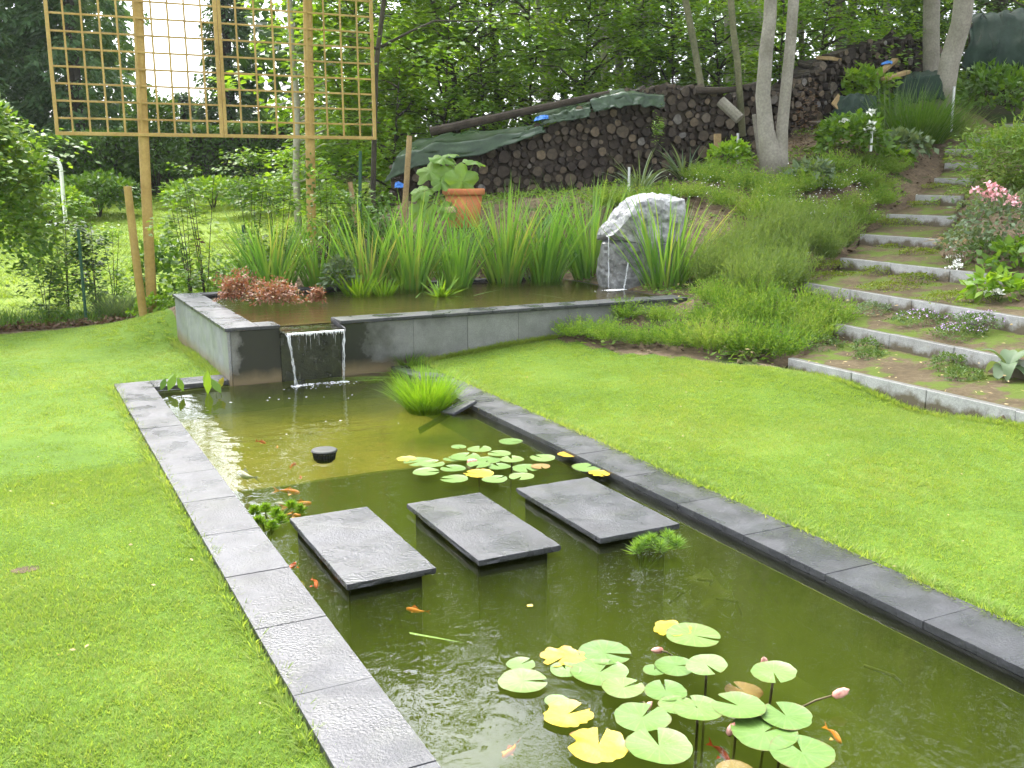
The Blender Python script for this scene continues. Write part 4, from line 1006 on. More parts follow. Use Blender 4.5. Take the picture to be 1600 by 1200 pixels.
# ------------------------------------------------------------------ conifers beyond the neighbour's grass
def conifer(base, h, rmax, n, label, z_low=.6, pw=.8, group='tall conifers behind the hedge'):
    e = empty('conifer', label, 'conifer tree', tuple(base), group=group)
    link_tr = twig_tree_mesh([([(0, 0, -.3), (0, 0, h * .6), (0, 0, h)], [.26, .16, .03], 8)]).build('trunk', G['darkbark'], e)
    k = int(n * 2.8) // 46
    Ps, Ts, Ns = [], [], []
    for i in range(k):
        f = ((i + R(0, 1)) / k) ** 1.15; z = z_low + (h - z_low) * f
        rr = rmax * (1 - f) ** pw * R(.6, 1.1) + .15; az = R(0, 6.283)
        m = 46; q = R(.25, 1, m) ** .7; d = np.array([math.cos(az), math.sin(az), 0]); s = np.array([-d[1], d[0], 0])
        sw = rng.normal(0, .22, m) * rr * .55 * (1.15 - q)
        pos = np.array([0, 0, z]) + d * (q * rr)[:, None] + s * sw[:, None] + np.array([0, 0, 1.]) * (-.25 * q * rr + rng.normal(0, .1, m) - R(0, .3, m) * q)[:, None]
        T = d * R(.3, 1, m)[:, None] + s * (np.sign(sw) * R(.1, .8, m))[:, None] + np.array([0, 0, 1.]) * R(-.9, -.05, m)[:, None]
        Ps.append(pos); Ts.append(T); Ns.append(rng.normal(0, .5, (m, 3)) + np.array([0, 0, .8]))
    P = np.concatenate(Ps); V, F = leaf_quads(P, np.concatenate(Ts), np.concatenate(Ns), R(.18, .34, len(P)), R(.07, .13, len(P)))
    link('crown', mesh_np('crown', V, F), G['conifer'], e)
for px, d, h, rm, n, lab in [(-60, 40, 22, 4.2, 9000, 'tall dark conifer rising behind the hornbeam bush at the edge of the view'),
                             (62, 43, 21, 3.6, 9000, 'tall dark conifer seen behind the first columns of the trellis'),
                             (128, 39, 19, 2.8, 9000, 'dark conifer behind the left trellis post, next to the white sky gap'),
                             (292, 52, 2.9, 2.2, 1500, 'low distant conifer under the white gap of sky'),
                             (366, 46, 9.6, 1.5, 4500, 'slim pale conifer between the sky gap and the middle of the trellis'),
                             (-170, 36, 17, 4, 5000, 'broad dark conifer partly behind the big bush')]:
    conifer(col_at(px, d), h, rm, n, lab)

# clipped hedge at the back of the neighbour's grass
HG = empty('hedge', 'dark clipped evergreen hedge along the far edge of the neighbouring grass', 'hedge', (0, 0, 0))
hp = [col_at(-140, 27), col_at(60, 29), col_at(200, 33), col_at(420, 34.5), col_at(640, 34)]
Ps = []; Nn = []
for p, q in zip(hp[:-1], hp[1:]):
    L = np.linalg.norm((q - p)[:2]); u = (q - p) / L; nrm = np.array([-u[1], u[0], 0.]); n = int(L * 1400)
    f = R(-.02, 1.02, n); h = 1.75; wd = .55; c = rng.choice(3, n, p=[.5, .32, .18])
    x = np.where(c == 1, R(-wd, wd, n), np.where(c == 0, -wd, wd)) + rng.normal(0, .05, n)
    x = np.where((nrm @ (-p)) > 0, -x, x); z = np.where(c == 1, h, R(0, h, n)) + rng.normal(0, .06, n)
    zz_ = np.array([.12 * mnoise.noise(Vector((p[0] + u[0] * L * ff * .9, p[1] + u[1] * L * ff, z_ * 1.2))) for ff, z_ in zip(f, z)])
    Ps.append(p + u * (f * L)[:, None] + nrm * (x + zz_)[:, None] + np.array([0, 0, 1.]) * (z + zz_ * (c == 1))[:, None])
    Nn.append(rng.normal(0, .6, (n, 3)) + nrm * np.sign(x)[:, None] * .8 + np.array([0, 0, .5]))
P = np.concatenate(Ps); V, F = leaf_quads(P, rng.normal(0, 1, P.shape), np.concatenate(Nn), R(.09, .17, len(P)), R(.06, .11, len(P)))
link('foliage', mesh_np('foliage', V, F), G['hedgeleaf'], HG)
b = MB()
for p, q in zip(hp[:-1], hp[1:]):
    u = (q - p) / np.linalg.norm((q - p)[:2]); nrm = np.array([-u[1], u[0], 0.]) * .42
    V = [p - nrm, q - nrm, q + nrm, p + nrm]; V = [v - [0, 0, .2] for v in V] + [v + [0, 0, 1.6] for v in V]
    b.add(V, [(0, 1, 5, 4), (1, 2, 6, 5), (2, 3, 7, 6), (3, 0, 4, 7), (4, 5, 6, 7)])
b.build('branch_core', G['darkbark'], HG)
# loose shrubs in front of the hedge
for px, d, r, h, mt, lab in [(150, 27.5, 1.1, 1.0, 'shrub', 'mid green shrub in front of the hedge, left of the trellis post'),
                             (330, 29, 1.5, .75, 'brightleaf', 'pale sprawling shrub against the hedge between the trellis posts'),
                             (430, 27, 1.2, .85, 'shrub', 'leafy shrub against the hedge just left of the ivy covered post'),
                             (245, 31.5, .9, 2.9, 'hedgeleaf', 'dark round evergreen shrub showing above the hedge beside the left post'),
                             (70, 26, .9, .9, 'brightleaf', 'yellowish shrub behind the white goal frame')]:
    p = col_at(px, d); e = empty('garden_shrub', lab, 'shrub', tuple(p))
    V, F = leafball(int(900 * r * h + 700), r, r * .7, h * .6, h * .45, .16, .085, seed=px); link('foliage', mesh_np('foliage', V, F), G[mt], e)
    twig_tree_mesh([([(0, 0, -.1), (a, b_, h * .7)], [.02, .008], 5) for a, b_ in ((0, 0), (.2, .1), (-.2, .1), (.1, -.2))]).build('stem', G['darkbark'], e)

# ------------------------------------------------------------------ woodland behind
def wood_tree(px_pts, d, r0, r1, label, bark, top, zc0, rad, nsp, L=.125, W=.075, leaves=76, mat='beech', name='beech_tree', group='woodland trees behind the woodpile', sl=2.0, sw=.8, **kw):
    P, rd = stem_px(px_pts, d, r0, r1, top)
    g = tz(P[0][0], P[0][1]);
    if P[0][2] > g: P.insert(0, np.array([P[0][0], P[0][1], g - .2])); rd.insert(0, r0 * 1.15)
    return make_tree(label, 'tree', name, [(P, rd)], mat, bark, nsp, zc0, top - .5 - P[0][2], rad, L, W, leaves, sl, sw, group=group, **kw)

# trunks one can tell apart, each with its own crown
wood_tree([(1007, 150), (1006, 60), (1004, 0)], 27, .24, .16, 'thick straight grey trunk rising behind the middle of the woodpile', 'bark', 17, 4.5, 3.6, 70)
wood_tree([(946, 150), (943, 60), (941, 0)], 28, .1, .06, 'slim pale trunk just left of the thick trunk behind the woodpile', 'palebark', 13, 2.8, 2.6, 55)
wood_tree([(970, 148), (968, 110), (966, 50)], 25.5, .11, .07, 'slim brown trunk between two grey ones behind the tarpaulin', 'bark', 12, 2.4, 2.4, 55, mat='beech_light')
wood_tree([(857, 165), (860, 90), (862, 30)], 24.5, .07, .045, 'pale thin trunk above the lower end of the woodpile pole', 'palebark', 11, 1.9, 2.3, 60)
wood_tree([(848, 165), (850, 130), (846, 60)], 27, .075, .04, 'grey thin trunk almost hidden behind the pale one', 'bark', 12, 2.2, 2.4, 55)
wood_tree([(778, 180), (775, 120), (765, 0)], 23.5, .06, .04, 'dark slender trunk rising above the crumpled tarpaulin', 'darkbark', 10.2, 1.5, 2.5, 75)
wood_tree([(715, 190), (709, 120), (690, 60), (676, 0)], 22.5, .065, .04, 'dark trunk leaning left above the low end of the woodpile', 'darkbark', 9.8, 1.3, 2.5, 75, mat='beech_light')
wood_tree([(640, 230), (650, 120), (655, 0)], 25, .09, .06, 'dark forked trunk deep in the leaves beside the trellis', 'darkbark', 10.5, 1.3, 2.7, 80)
wood_tree([(584, 400), (583, 300), (585, 210), (588, 100), (600, 0)], 17.6, .05, .03, 'dark thin sapling trunk just right of the trellis end', 'darkbark', 9, 3.0, 1.6, 22, L=.13, W=.085)
wood_tree([(462, 260), (464, 160), (455, 60), (452, 0)], 21.5, .07, .045, 'pale stemmed young tree with big bright leaves behind the right half of the trellis', 'palebark', 10.5, 1.1, 1.5, 64, L=.2, W=.14, leaves=70, mat='beech_light', sl=1.2, sw=.7, azbias=(.1, .9))
wood_tree([(545, 240), (548, 140), (552, 0)], 23, .07, .05, 'bright young tree behind the right end of the trellis', 'greenbark', 10.0, 1.1, 2.0, 75, L=.18, W=.125, leaves=70, mat='beech_light', sl=1.5, sw=.8, azbias=(.2, 1.3))
wood_tree([(1099, 140), (1084, 67), (1071, 0)], 20.2, .065, .05, 'slender greenish trunk leaning left behind the top of the woodpile', 'greenbark', 13, 4.0, 2.4, 45)
wood_tree([(1178, 130), (1178, 60), (1177, 0)], 27, .25, .2, 'stout pale trunk behind the double trunked tree', 'palebark', 18, 4.6, 3.6, 60)
wood_tree([(1141, 110), (1139, 60), (1137, 0)], 31, .13, .1, 'distant brown trunk between the slender trees', 'bark', 15, 3.5, 3.2, 60, mat='beech_light')
wood_tree([(1312, 75), (1311, 40), (1310, 0)], 30, .11, .09, 'dim trunk above the peak of the far woodpile', 'greenbark', 15, 2.6, 3, 70)
wood_tree([(1330, 72), (1330, 40), (1332, 0)], 31, .12, .1, 'second dim trunk close beside it above the far woodpile', 'greenbark', 16, 2.6, 3, 70, mat='beech_light')
wood_tree([(1388, 60), (1386, 20), (1384, 0)], 33, .1, .09, 'distant thin trunk above the right part of the far woodpile', 'bark', 15, 2.2, 3, 70)
wood_tree([(1560, 60), (1562, 20), (1564, 0)], 33, .2, .15, 'shadowed trunk behind the big dark tarpaulin', 'darkbark', 16, 1.4, 3.5, 80)
wood_tree([(1650, 60), (1652, 20), (1654, 0)], 29, .2, .15, 'trunk past the edge of the view behind the tarpaulin', 'darkbark', 15, 1.4, 3.5, 60)
wood_tree([(1255, 110), (1252, 60), (1250, 0)], 25, .07, .05, 'thin trunk glimpsed between the two stems of the double tree', 'greenbark', 12, 1.2, 2.4, 60, mat='beech_light')
# front trees on the bank
P, rd = stem_px([(1161, 200), (1152, 94), (1146, 50), (1142, 0)], 19.3, .062, .045, 12.5)
make_tree('slender greenish trunk rising in front of the gap between the two woodpiles', 'tree', 'slender_tree', [(P, rd)], 'beech', 'greenbark', 30, 4.6, 9.5, 2.2, .125, .075, 90, 1.8, .8, group='slim trees on the bank')
Pa = [at(1208, 272, 17.8), at(1204, 240, 17.8), at(1197, 205, 17.8), at(1192, 150, 17.8), at(1197, 80, 17.8), at(1203, 30, 17.8), at(1204, 0, 17.8)]
ra = [.25, .185, .138, .124, .114, .108, .104]
Pb = [at(1216, 272, 17.8), at(1219, 235, 17.85), at(1222, 200, 17.9), at(1228, 140, 17.9), at(1235, 70, 17.9), at(1240, 0, 17.9)]
rb = [.2, .13, .10, .094, .09, .088]
for P_, r_ in ((Pa, ra), (Pb, rb)):
    P_[0] = P_[0] - np.array([0, 0, .2]); base = P_[-1]
    for i in range(1, 5): P_.append(base + np.array([.05 * i, .03 * i, 2.3 * i])); r_.append(r_[-1] * .86)
make_tree('smooth grey double trunked tree forking at its foot on the heather bank', 'tree', 'double_trunk_tree', [(Pa, ra), (Pb, rb)], 'beech', 'bark', 60, 4.2, 11.5, 3.0, .12, .075, 95, 2.0, .8)
P, rd = stem_px([(1455, 175), (1455, 105), (1455, 40), (1456, 0)], 23.6, .17, .15, 15)
make_tree('straight grey trunk standing left of the leaning tree near the tarpaulin', 'tree', 'beech_tree', [(P, rd)], 'beech', 'bark', 55, 4.2, 10, 3, .125, .075, 95, 2.0, .8, group='trunks at the top of the bank')
P, rd = stem_px([(1474, 176), (1478, 130), (1484, 95), (1493, 65), (1502, 35), (1506, 0)], 22.4, .2, .135, 14)
make_tree('grey trunk curving to the side in front of the big tarpaulin', 'tree', 'leaning_tree', [(P, rd)], 'beech', 'bark', 55, 4.0, 9.5, 3, .125, .075, 95, 2.0, .8, group='trunks at the top of the bank')

# understory saplings whose low tiers fill the space under the crowns
for px, d, h, r, ns, mt, lab in [(610, 21, 3.2, 1.3, 40, 'beech', 'leafy sapling beside the trellis end, low over the fence'), (690, 21.5, 4.2, 1.6, 52, 'beech_light', 'bright tiered sapling over the low end of the woodpile'),
                                 (760, 22, 3.6, 1.5, 50, 'beech', 'dense green sapling behind the crumpled tarpaulin'), (830, 22.8, 4.6, 1.7, 56, 'beech', 'broad tiered sapling over the slanting pole'),
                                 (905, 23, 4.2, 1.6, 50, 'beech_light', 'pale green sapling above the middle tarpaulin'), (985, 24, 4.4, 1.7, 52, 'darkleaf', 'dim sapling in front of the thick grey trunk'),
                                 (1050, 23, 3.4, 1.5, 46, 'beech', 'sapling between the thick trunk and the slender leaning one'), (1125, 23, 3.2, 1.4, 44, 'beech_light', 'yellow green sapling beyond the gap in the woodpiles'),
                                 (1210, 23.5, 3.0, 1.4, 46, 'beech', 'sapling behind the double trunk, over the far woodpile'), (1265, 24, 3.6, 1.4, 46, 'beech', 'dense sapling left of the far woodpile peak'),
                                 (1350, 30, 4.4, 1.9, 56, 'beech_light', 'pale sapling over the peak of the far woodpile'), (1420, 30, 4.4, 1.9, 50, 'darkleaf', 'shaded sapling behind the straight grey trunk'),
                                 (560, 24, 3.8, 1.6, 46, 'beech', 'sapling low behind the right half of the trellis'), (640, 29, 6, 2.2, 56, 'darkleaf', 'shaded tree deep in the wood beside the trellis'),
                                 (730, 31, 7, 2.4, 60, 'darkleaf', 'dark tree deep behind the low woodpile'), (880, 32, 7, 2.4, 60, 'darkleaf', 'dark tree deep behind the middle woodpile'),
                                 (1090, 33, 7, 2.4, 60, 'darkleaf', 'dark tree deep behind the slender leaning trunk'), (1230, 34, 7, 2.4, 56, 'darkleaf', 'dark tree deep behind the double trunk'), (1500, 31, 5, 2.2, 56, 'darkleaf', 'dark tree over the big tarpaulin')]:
    b0 = col_at(px, d); lean = R(-.3, .3, 2)
    st = [b0 - [0, 0, .2], b0 + [lean[0] * .3, lean[1] * .3, h * .4], b0 + [lean[0], lean[1], h]]
    make_tree(lab, 'young tree', 'sapling', [(st, [.035, .025, .01])], mt, 'darkbark', ns, .25, h, r, .13, .08, 85, 1.4, .7, group='saplings under the woodland crowns')

# the far wood: one mass nobody could count
n = 34000
px_ = np.where(R(0, 1, n) < .7, R(395, 1800, n), R(-300, 245, n)); d_ = R(42, 62, n); zt = R(0, 1, n) ** 1.1 * 20
c = np.stack([px_ - 800, np.zeros(n), np.full(n, FPX)], 1) @ RM.T
u = unit(c[:, :2]); xy = u * d_[:, None]; g = terr(xy[:, 0], xy[:, 1])
Pn = np.array([mnoise.noise(Vector((x * .35, y * .35, z * .4))) for x, y, z in zip(xy[:, 0], xy[:, 1], zt)])
k = (Pn > -.3) & ~((px_ > 235) & (px_ < 400) & (zt > 3.0))
P = np.concatenate([xy, (g + zt)[:, None]], 1)[k]; n = len(P)
V, F = leaf_quads(P, rng.normal(0, 1, (n, 3)), rng.normal(0, .6, (n, 3)) + np.array([0, 0, .8]), R(.5, 1.0, n), R(.3, .6, n))
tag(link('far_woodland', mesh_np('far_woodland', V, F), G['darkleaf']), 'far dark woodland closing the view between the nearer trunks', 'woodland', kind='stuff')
n = 5200
px_ = R(590, 1650, n); d_ = R(20.5, 30, n); c = np.stack([px_ - 800, np.zeros(n), np.full(n, FPX)], 1) @ RM.T; u = unit(c[:, :2]); xy = u * d_[:, None]
kk = ~((px_ > 1180) & (d_ < 25)); xy = xy[kk]; n = len(xy)
P = np.concatenate([xy, (terr(xy[:, 0], xy[:, 1]) + np.abs(rng.normal(0, .35, n)))[:, None]], 1)
V, F = leaf_quads(P, rng.normal(0, 1, (n, 3)) * [1, 1, .4], rng.normal(0, .4, (n, 3)) + np.array([0, 0, 1]), R(.14, .26, n), R(.09, .16, n))
tag(link('undergrowth', mesh_np('undergrowth', V, F), G['beech']), 'low green undergrowth on the woodland floor', 'undergrowth', kind='stuff')

# ------------------------------------------------------------------ woodpiles
def log_mesh(n, r, L, lump):
    a = np.linspace(0, 2 * math.pi, n, endpoint=False) + R(0, .6)
    rr = r * (1 + rng.normal(0, lump, n))
    if R(0, 1) < .22:                                            # split log: flat on one side
        k = rng.integers(0, n); rr[np.arange(k, k + n // 3) % n] *= .55
    V = []
    for y, s in ((0, .93), (.012, 1), (L, 1)): V += [(rr[i] * s * math.cos(a[i]), y, rr[i] * s * math.sin(a[i])) for i in range(n)]
    F = [tuple(range(n))] + [(j * n + i, (j + 1) * n + i, (j + 1) * n + (i + 1) % n, j * n + (i + 1) % n) for j in (0, 1) for i in range(n)]
    me = bpy.data.meshes.new('log'); me.from_pydata(V, [], F)
    me.materials.append(G['logend']); me.materials.append(G['logbark'])
    me.polygons.foreach_set('material_index', [0] + [1] * (2 * n)); me.update(); return me
LOGS = [(r_, log_mesh(9 if r_ < .07 else 11, r_, .42, .07)) for r_ in (.035, .04, .045, .05, .055, .06, .065, .07, .075, .08, .09, .10, .115) for _ in range(2)]
def woodpile(label, A, B, bot, top, yaw_j, seed, dens, backdepth=.9, group='stacked firewood on the bank'):
    """face from A to B (world points at ground); bot/top give heights along the face; logs show their ends"""
    A = np.array(A); B = np.array(B); L = np.hypot(*(B - A)[:2]); u = (B - A) / L; u[2] = 0
    ang = math.atan2(u[1], u[0])
    e = empty('woodpile', label, 'woodpile', (A[0], A[1], A[2]), ang, group=group)
    # pack circles: biggest first, then fill
    pts = np.zeros((0, 3)); r_ = np.random.default_rng(seed)
    cand = []
    for q, tries in ((.105, 30), (.088, 160), (.072, 500), (.058, 1600), (.045, 3400), (.036, 4200)):
        for _ in range(int(tries * dens)):
            x = r_.uniform(.05, L - .05); z0, z1 = bot(x / L), top(x / L)
            if z1 - z0 < .1: continue
            z = r_.uniform(z0 + q * .6, z1 - q * .6); rr = q * r_.uniform(.86, 1.14)
            if len(pts):
                dd = np.hypot(pts[:, 0] - x, pts[:, 1] - z) - pts[:, 2] - rr
                if dd.min() < -.006: continue
            pts = np.vstack([pts, [x, z, rr]])
    vis = pts[np.argsort(-pts[:, 2])]
    big, small = vis[:300], vis[300:]
    for x, z, rr in big:
        k = min(range(len(LOGS)), key=lambda i: abs(LOGS[i][0] - rr) + r_.uniform(0, .004))
        o = link('log', LOGS[k][1], None, e, (x, r_.uniform(-.05, .09), z))
        o.rotation_euler = (r_.normal(0, .04), r_.uniform(0, 6.28), r_.normal(0, yaw_j)); s = rr / LOGS[k][0]; o.scale = (s, 1, s)
    if len(small):
        b = MB(); mi = []
        for x, z, rr in small:
            y0 = r_.uniform(.0, .12); a0 = r_.uniform(0, 6); n = 7
            V = [(x + rr * s * math.cos(a0 + 6.2832 * i / n), y0 + y, z + rr * s * math.sin(a0 + 6.2832 * i / n)) for y, s in ((0, .93), (.4, 1)) for i in range(n)]
            b.add(V, [tuple(range(n))] + [(i, n + i, n + (i + 1) % n, (i + 1) % n) for i in range(n)]); mi += [0] + [1] * n
        o = b.build('small_logs', [G['logend'], G['logbark']], e); o.data.polygons.foreach_set('material_index', mi); o['kind'] = 'stuff'
    # the body of the stack behind the log ends
    V, F = [], []; n = 40
    for i in range(n + 1):
        f = i / n; x = f * L; z0, z1 = bot(f) - .25, max(bot(f) + .03, top(f) - .07)
        V += [(x, .13, z0), (x, .13, z1), (x, backdepth, z1), (x, backdepth, z0)]
    for i in range(n):
        for j in range(3): F.append((4 * i + j, 4 * i + 4 + j, 4 * i + 5 + j, 4 * i + 1 + j))
    F += [(0, 1, 2, 3), (4 * n + 3, 4 * n + 2, 4 * n + 1, 4 * n)]
    me = bpy.data.meshes.new('stack_core'); me.from_pydata(V, [], F); link('stack_core', me, G['logbark'], e)
    # loose round wood lying along the crest
    for i in range(int(L * 5)):
        f = r_.uniform(.03, .97); 
        if top(f) - bot(f) < .4: continue
        rr = r_.uniform(.035, .075); l_ = r_.uniform(.3, .6)
        V, F = tube([(-l_ / 2, 0, 0), (0, 0, r_.uniform(-.01, .01)), (l_ / 2, 0, 0)], rr, 9)
        me = bpy.data.meshes.new('crest_log'); me.from_pydata(V, [], F); me.materials.append(G['logbark']); me.materials.append(G['logend'])
        me.polygons.foreach_set('material_index', [0] * (len(F) - 2) + [1, 1])
        o = link('crest_log', me, None, e, (f * L, r_.uniform(.1, .6), top(f) - .02)); o.rotation_euler = (0, r_.normal(0, .2), math.pi / 2 + r_.normal(0, .6))
    return e, A, u, L

def prof(px0, px1, pairs, A, B, d0, d1):
    """heights along the face from sight lines (px, py)"""
    fs = np.linspace(0, 1, 60); zs = []
    for f in fs:
        px = px0 + (px1 - px0) * f; py = np.interp(px, [p[0] for p in pairs], [p[1] for p in pairs])
        zs.append(at(px, py, d0 + (d1 - d0) * f)[2] - A[2])
    return lambda q: float(np.interp(q, fs, zs))
def pile_from_px(label, px0, px1, d0, d1, base, top, **kw):
    A = at(px0, np.interp(px0, *zip(*base)), d0); B = at(px1, np.interp(px1, *zip(*base)), d1)
    return woodpile(label, A, B, prof(px0, px1, base, A, B, d0, d1), prof(px0, px1, top, A, B, d0, d1), **kw)
W1 = pile_from_px('long stack of round firewood ends under crumpled green tarpaulin', 612, 1186, 18.4, 19.5,
             [(612, 335), (740, 322), (850, 308), (1000, 290), (1100, 262), (1186, 246)],
             [(612, 262), (650, 240), (760, 226), (850, 196), (900, 176), (960, 150), (1000, 140), (1060, 134), (1120, 140), (1150, 148), (1186, 122)], yaw_j=.10, seed=3, dens=1.0)
W2 = pile_from_px('higher dark stack of firewood climbing the bank behind the double trunk', 1186, 1462, 20.8, 24.5,
             [(1186, 246), (1270, 222), (1380, 188), (1462, 160)],
             [(1186, 150), (1225, 138), (1260, 112), (1290, 86), (1330, 72), (1380, 58), (1420, 62), (1462, 66)], yaw_j=.25, seed=8, dens=1.0)

# long pole and boards on the stacks
def log_between(name, label, cat, p, q, r0, r1, mat, sag=0):
    p, q = np.asarray(p), np.asarray(q); m = (p + q) / 2 + [0, 0, sag]
    V, F = tube([p - p, m - p, q - p], [r0, (r0 + r1) / 2, r1], 10)
    return tag(MB().add(V, F).build(name, G[mat], loc=tuple(p), smooth=False), label, cat)
log_between('long_pole', 'long dark pole lying slantwise along the top of the woodpile', 'pole', at(672, 206, 18.5), at(952, 146, 18.9), .085, .06, 'darkwood')
log_between('dark_branch', 'dark bent branch bridging the gap between the two woodpiles', 'branch', at(1085, 142, 19.0), at(1200, 128, 19.6), .07, .04, 'darkwood', -.06)
log_between('leaning_log', 'thick log leaning against the end of the front woodpile', 'log', at(1126, 158, 18.9), at(1156, 186, 18.8), .1, .1, 'bark')
def board(name, label, p, w_, h_, t_, rz, rx, mat, cat='board', ry=0):
    V, F = bevel_box(-w_ / 2, w_ / 2, -t_ / 2, t_ / 2, -h_ / 2, h_ / 2, .006, .004)
    me = bpy.data.meshes.new(name); me.from_pydata(V, [], F); o = link(name, me, G[mat], None, tuple(p)); o.rotation_euler = (rx, ry, rz)
    return tag(o, label, cat)
board('upright_board', 'pale round topped board set upright against the woodpile', at(1121, 227, 18.75), .15, .40, .04, .1, -.06, 'oldwood')
board('ground_beam', 'dark beam lying along the foot of the front woodpile', at(1085, 268, 18.5), 1.9, .14, .12, .05, 0, 'darkwood', 'beam', -.12)
board('leaning_plank', 'grey plank leaning against the double trunk from behind', at(1183, 218, 18.5), .10, .85, .03, .4, -.1, 'bark', 'plank', -.2)
board('flat_board', 'light board lying on top of the far woodpile', at(1295, 92, 22.2), .5, .07, .3, .3, .1, 'oldwood')
board('cardboard_panel', 'light brown panel lying crooked in front of the far woodpile', at(1313, 163, 21.6), .42, .32, .03, .5, -.7, 'oldwood', 'panel', -.5)
board('plank_heap_board', 'brown plank slanting across the junk beside the blue scrap', at(1400, 118, 22.3), .85, .07, .14, .2, .1, 'oldwood', 'plank', -.22)
board('plank_heap_board', 'orange brown plank propped under the blue scrap by the straight trunk', at(1385, 105, 22.5), .8, .07, .14, .3, .1, 'oldwood', 'plank', -.45)
board('low_plank', 'dark plank lying on the soil at the foot of the far woodpile', at(1290, 190, 20.9), 1.0, .05, .2, .3, .1, 'darkwood', 'plank', -.1)

# tarpaulins
def tarp(name, label, rows, d, thick, mat, seed, amp=.09):
    """crumpled sheet: rows of sight-line points with their distances, smoothed and folded"""
    P = [[at(px, py, dd) for px, py, dd in r] for r in rows]; P = np.array(P); m, n, _ = P.shape
    U, Vv = 46, 20
    def lerp(a, t): 
        i = min(int(t * (len(a) - 1)), len(a) - 2); f = t * (len(a) - 1) - i; return a[i] * (1 - f) + a[i + 1] * f
    G_ = []
    for j in range(Vv + 1):
        row = lerp(P, j / Vv)
        for i in range(U + 1):
            p = lerp(row, i / U); q = Vector((i * .11 + seed, j * .13, seed))
            f = abs(mnoise.noise(q)) * 1.6 - .4 + .5 * mnoise.noise(q * 2.7)
            G_.append(p + np.array([mnoise.noise(q * 1.3 + Vector((9, 0, 0))) * amp * .5, -abs(f) * amp, f * amp * .5]))
    F = [(j * (U + 1) + i, j * (U + 1) + i + 1, (j + 1) * (U + 1) + i + 1, (j + 1) * (U + 1) + i) for j in range(Vv) for i in range(U)]
    o0 = G_[0]; b = MB().add([g_ - o0 for g_ in G_], F); o = b.build(name, G[mat], loc=tuple(o0), smooth=True)
    s = o.modifiers.new('thickness', 'SOLIDIFY'); s.thickness = .006
    return tag(o, label, 'tarpaulin')
tarp('green_tarpaulin', 'green tarpaulin draped over the low end of the woodpile behind the potted squash',
     [[(640, 222, 19.1), (700, 208, 19.1), (780, 202, 19.1), (850, 192, 19.2)], [(618, 246, 18.35), (680, 226, 18.35), (770, 216, 18.4), (850, 196, 18.5)], [(600, 285, 18.25), (650, 260, 18.25), (760, 238, 18.28), (852, 206, 18.4)]], 18, 0, 'tarp', 3)
tarp('green_tarpaulin', 'small crumpled flap of green tarpaulin under the pole, beside the blue scrap',
     [[(840, 176, 19.1), (880, 166, 19.1), (922, 158, 19.1)], [(842, 186, 18.5), (880, 176, 18.5), (922, 168, 18.5)], [(850, 194, 18.45), (890, 188, 18.45), (920, 182, 18.45)]], 18, 0, 'tarp', 7, .07)
tarp('green_tarpaulin', 'shiny bunched green tarpaulin over the highest part of the front woodpile',
     [[(928, 146, 19.3), (970, 138, 19.3), (1036, 144, 19.4)], [(922, 156, 18.6), (970, 144, 18.6), (1038, 150, 18.7)], [(926, 176, 18.5), (975, 166, 18.5), (1036, 168, 18.6)]], 18, 0, 'tarp', 12, .085)
tarp('dark_tarpaulin', 'big dark green tarpaulin hanging over a tall stack at the top of the bank',
     [[(1520, 22, 27), (1570, 18, 27), (1640, 16, 27)], [(1514, 30, 24.8), (1570, 20, 24.8), (1650, 22, 24.8)], [(1506, 80, 24.2), (1570, 70, 24.2), (1660, 80, 24.2)], [(1498, 130, 24), (1560, 122, 24), (1670, 116, 24)]], 24, 0, 'darktarp', 20, .22)
tarp('green_tarpaulin', 'limp green tarpaulin over low junk between the leafy bush and the trunks',
     [[(1400, 118, 22.9), (1430, 112, 22.9), (1472, 110, 23)], [(1398, 128, 22.3), (1430, 120, 22.3), (1474, 116, 22.3)], [(1390, 168, 22.2), (1430, 160, 22.2), (1476, 156, 22.2)]], 22, 0, 'darktarp', 31, .1)
tarp('green_tarpaulin', 'dark corner of tarpaulin in front of the light brown panel', [[(1312, 150, 21.6), (1340, 145, 21.6), (1368, 150, 21.6)], [(1300, 175, 21.4), (1335, 165, 21.4), (1372, 180, 21.4)], [(1308, 188, 21.3), (1340, 190, 21.3), (1376, 196, 21.3)]], 21, 0, 'darktarp', 37, .08)
tarp('blue_scrap', 'scrap of blue plastic sheet on the woodpile beside the green flap', [[(836, 184, 18.5), (846, 180, 18.5), (856, 180, 18.5)], [(834, 190, 18.42), (846, 187, 18.42), (857, 185, 18.42)]], 18, 0, 'blue', 40, .03)
tarp('blue_scrap', 'scrap of blue sheet on the plank heap before the straight trunk', [[(1378, 98, 22.6), (1386, 95, 22.6), (1394, 96, 22.6)], [(1376, 102, 22.5), (1386, 99, 22.5), (1393, 100, 22.5)]], 22, 0, 'blue', 44, .03)
tarp('blue_sack', 'small blue sack hanging at the low end of the woodpile by the pale stake', [[(617, 286, 18.2), (623, 284, 18.2), (630, 287, 18.2)], [(616, 293, 18.1), (623, 294, 18.1), (630, 293, 18.1)]], 18, 0, 'blue', 47, .03)
# the stack under the big tarpaulin
a_ = at(1590, 120, 27.2); V, F = bevel_box(-1.0, 1.2, -.7, .7, -.8, 1.35, .15, .1); me = bpy.data.meshes.new('covered_stack'); me.from_pydata(V, [], F)
tag(link('covered_stack', me, G['darkwood'], None, tuple(a_)), 'tall dark stack of wood under the big dark tarpaulin', 'woodpile')

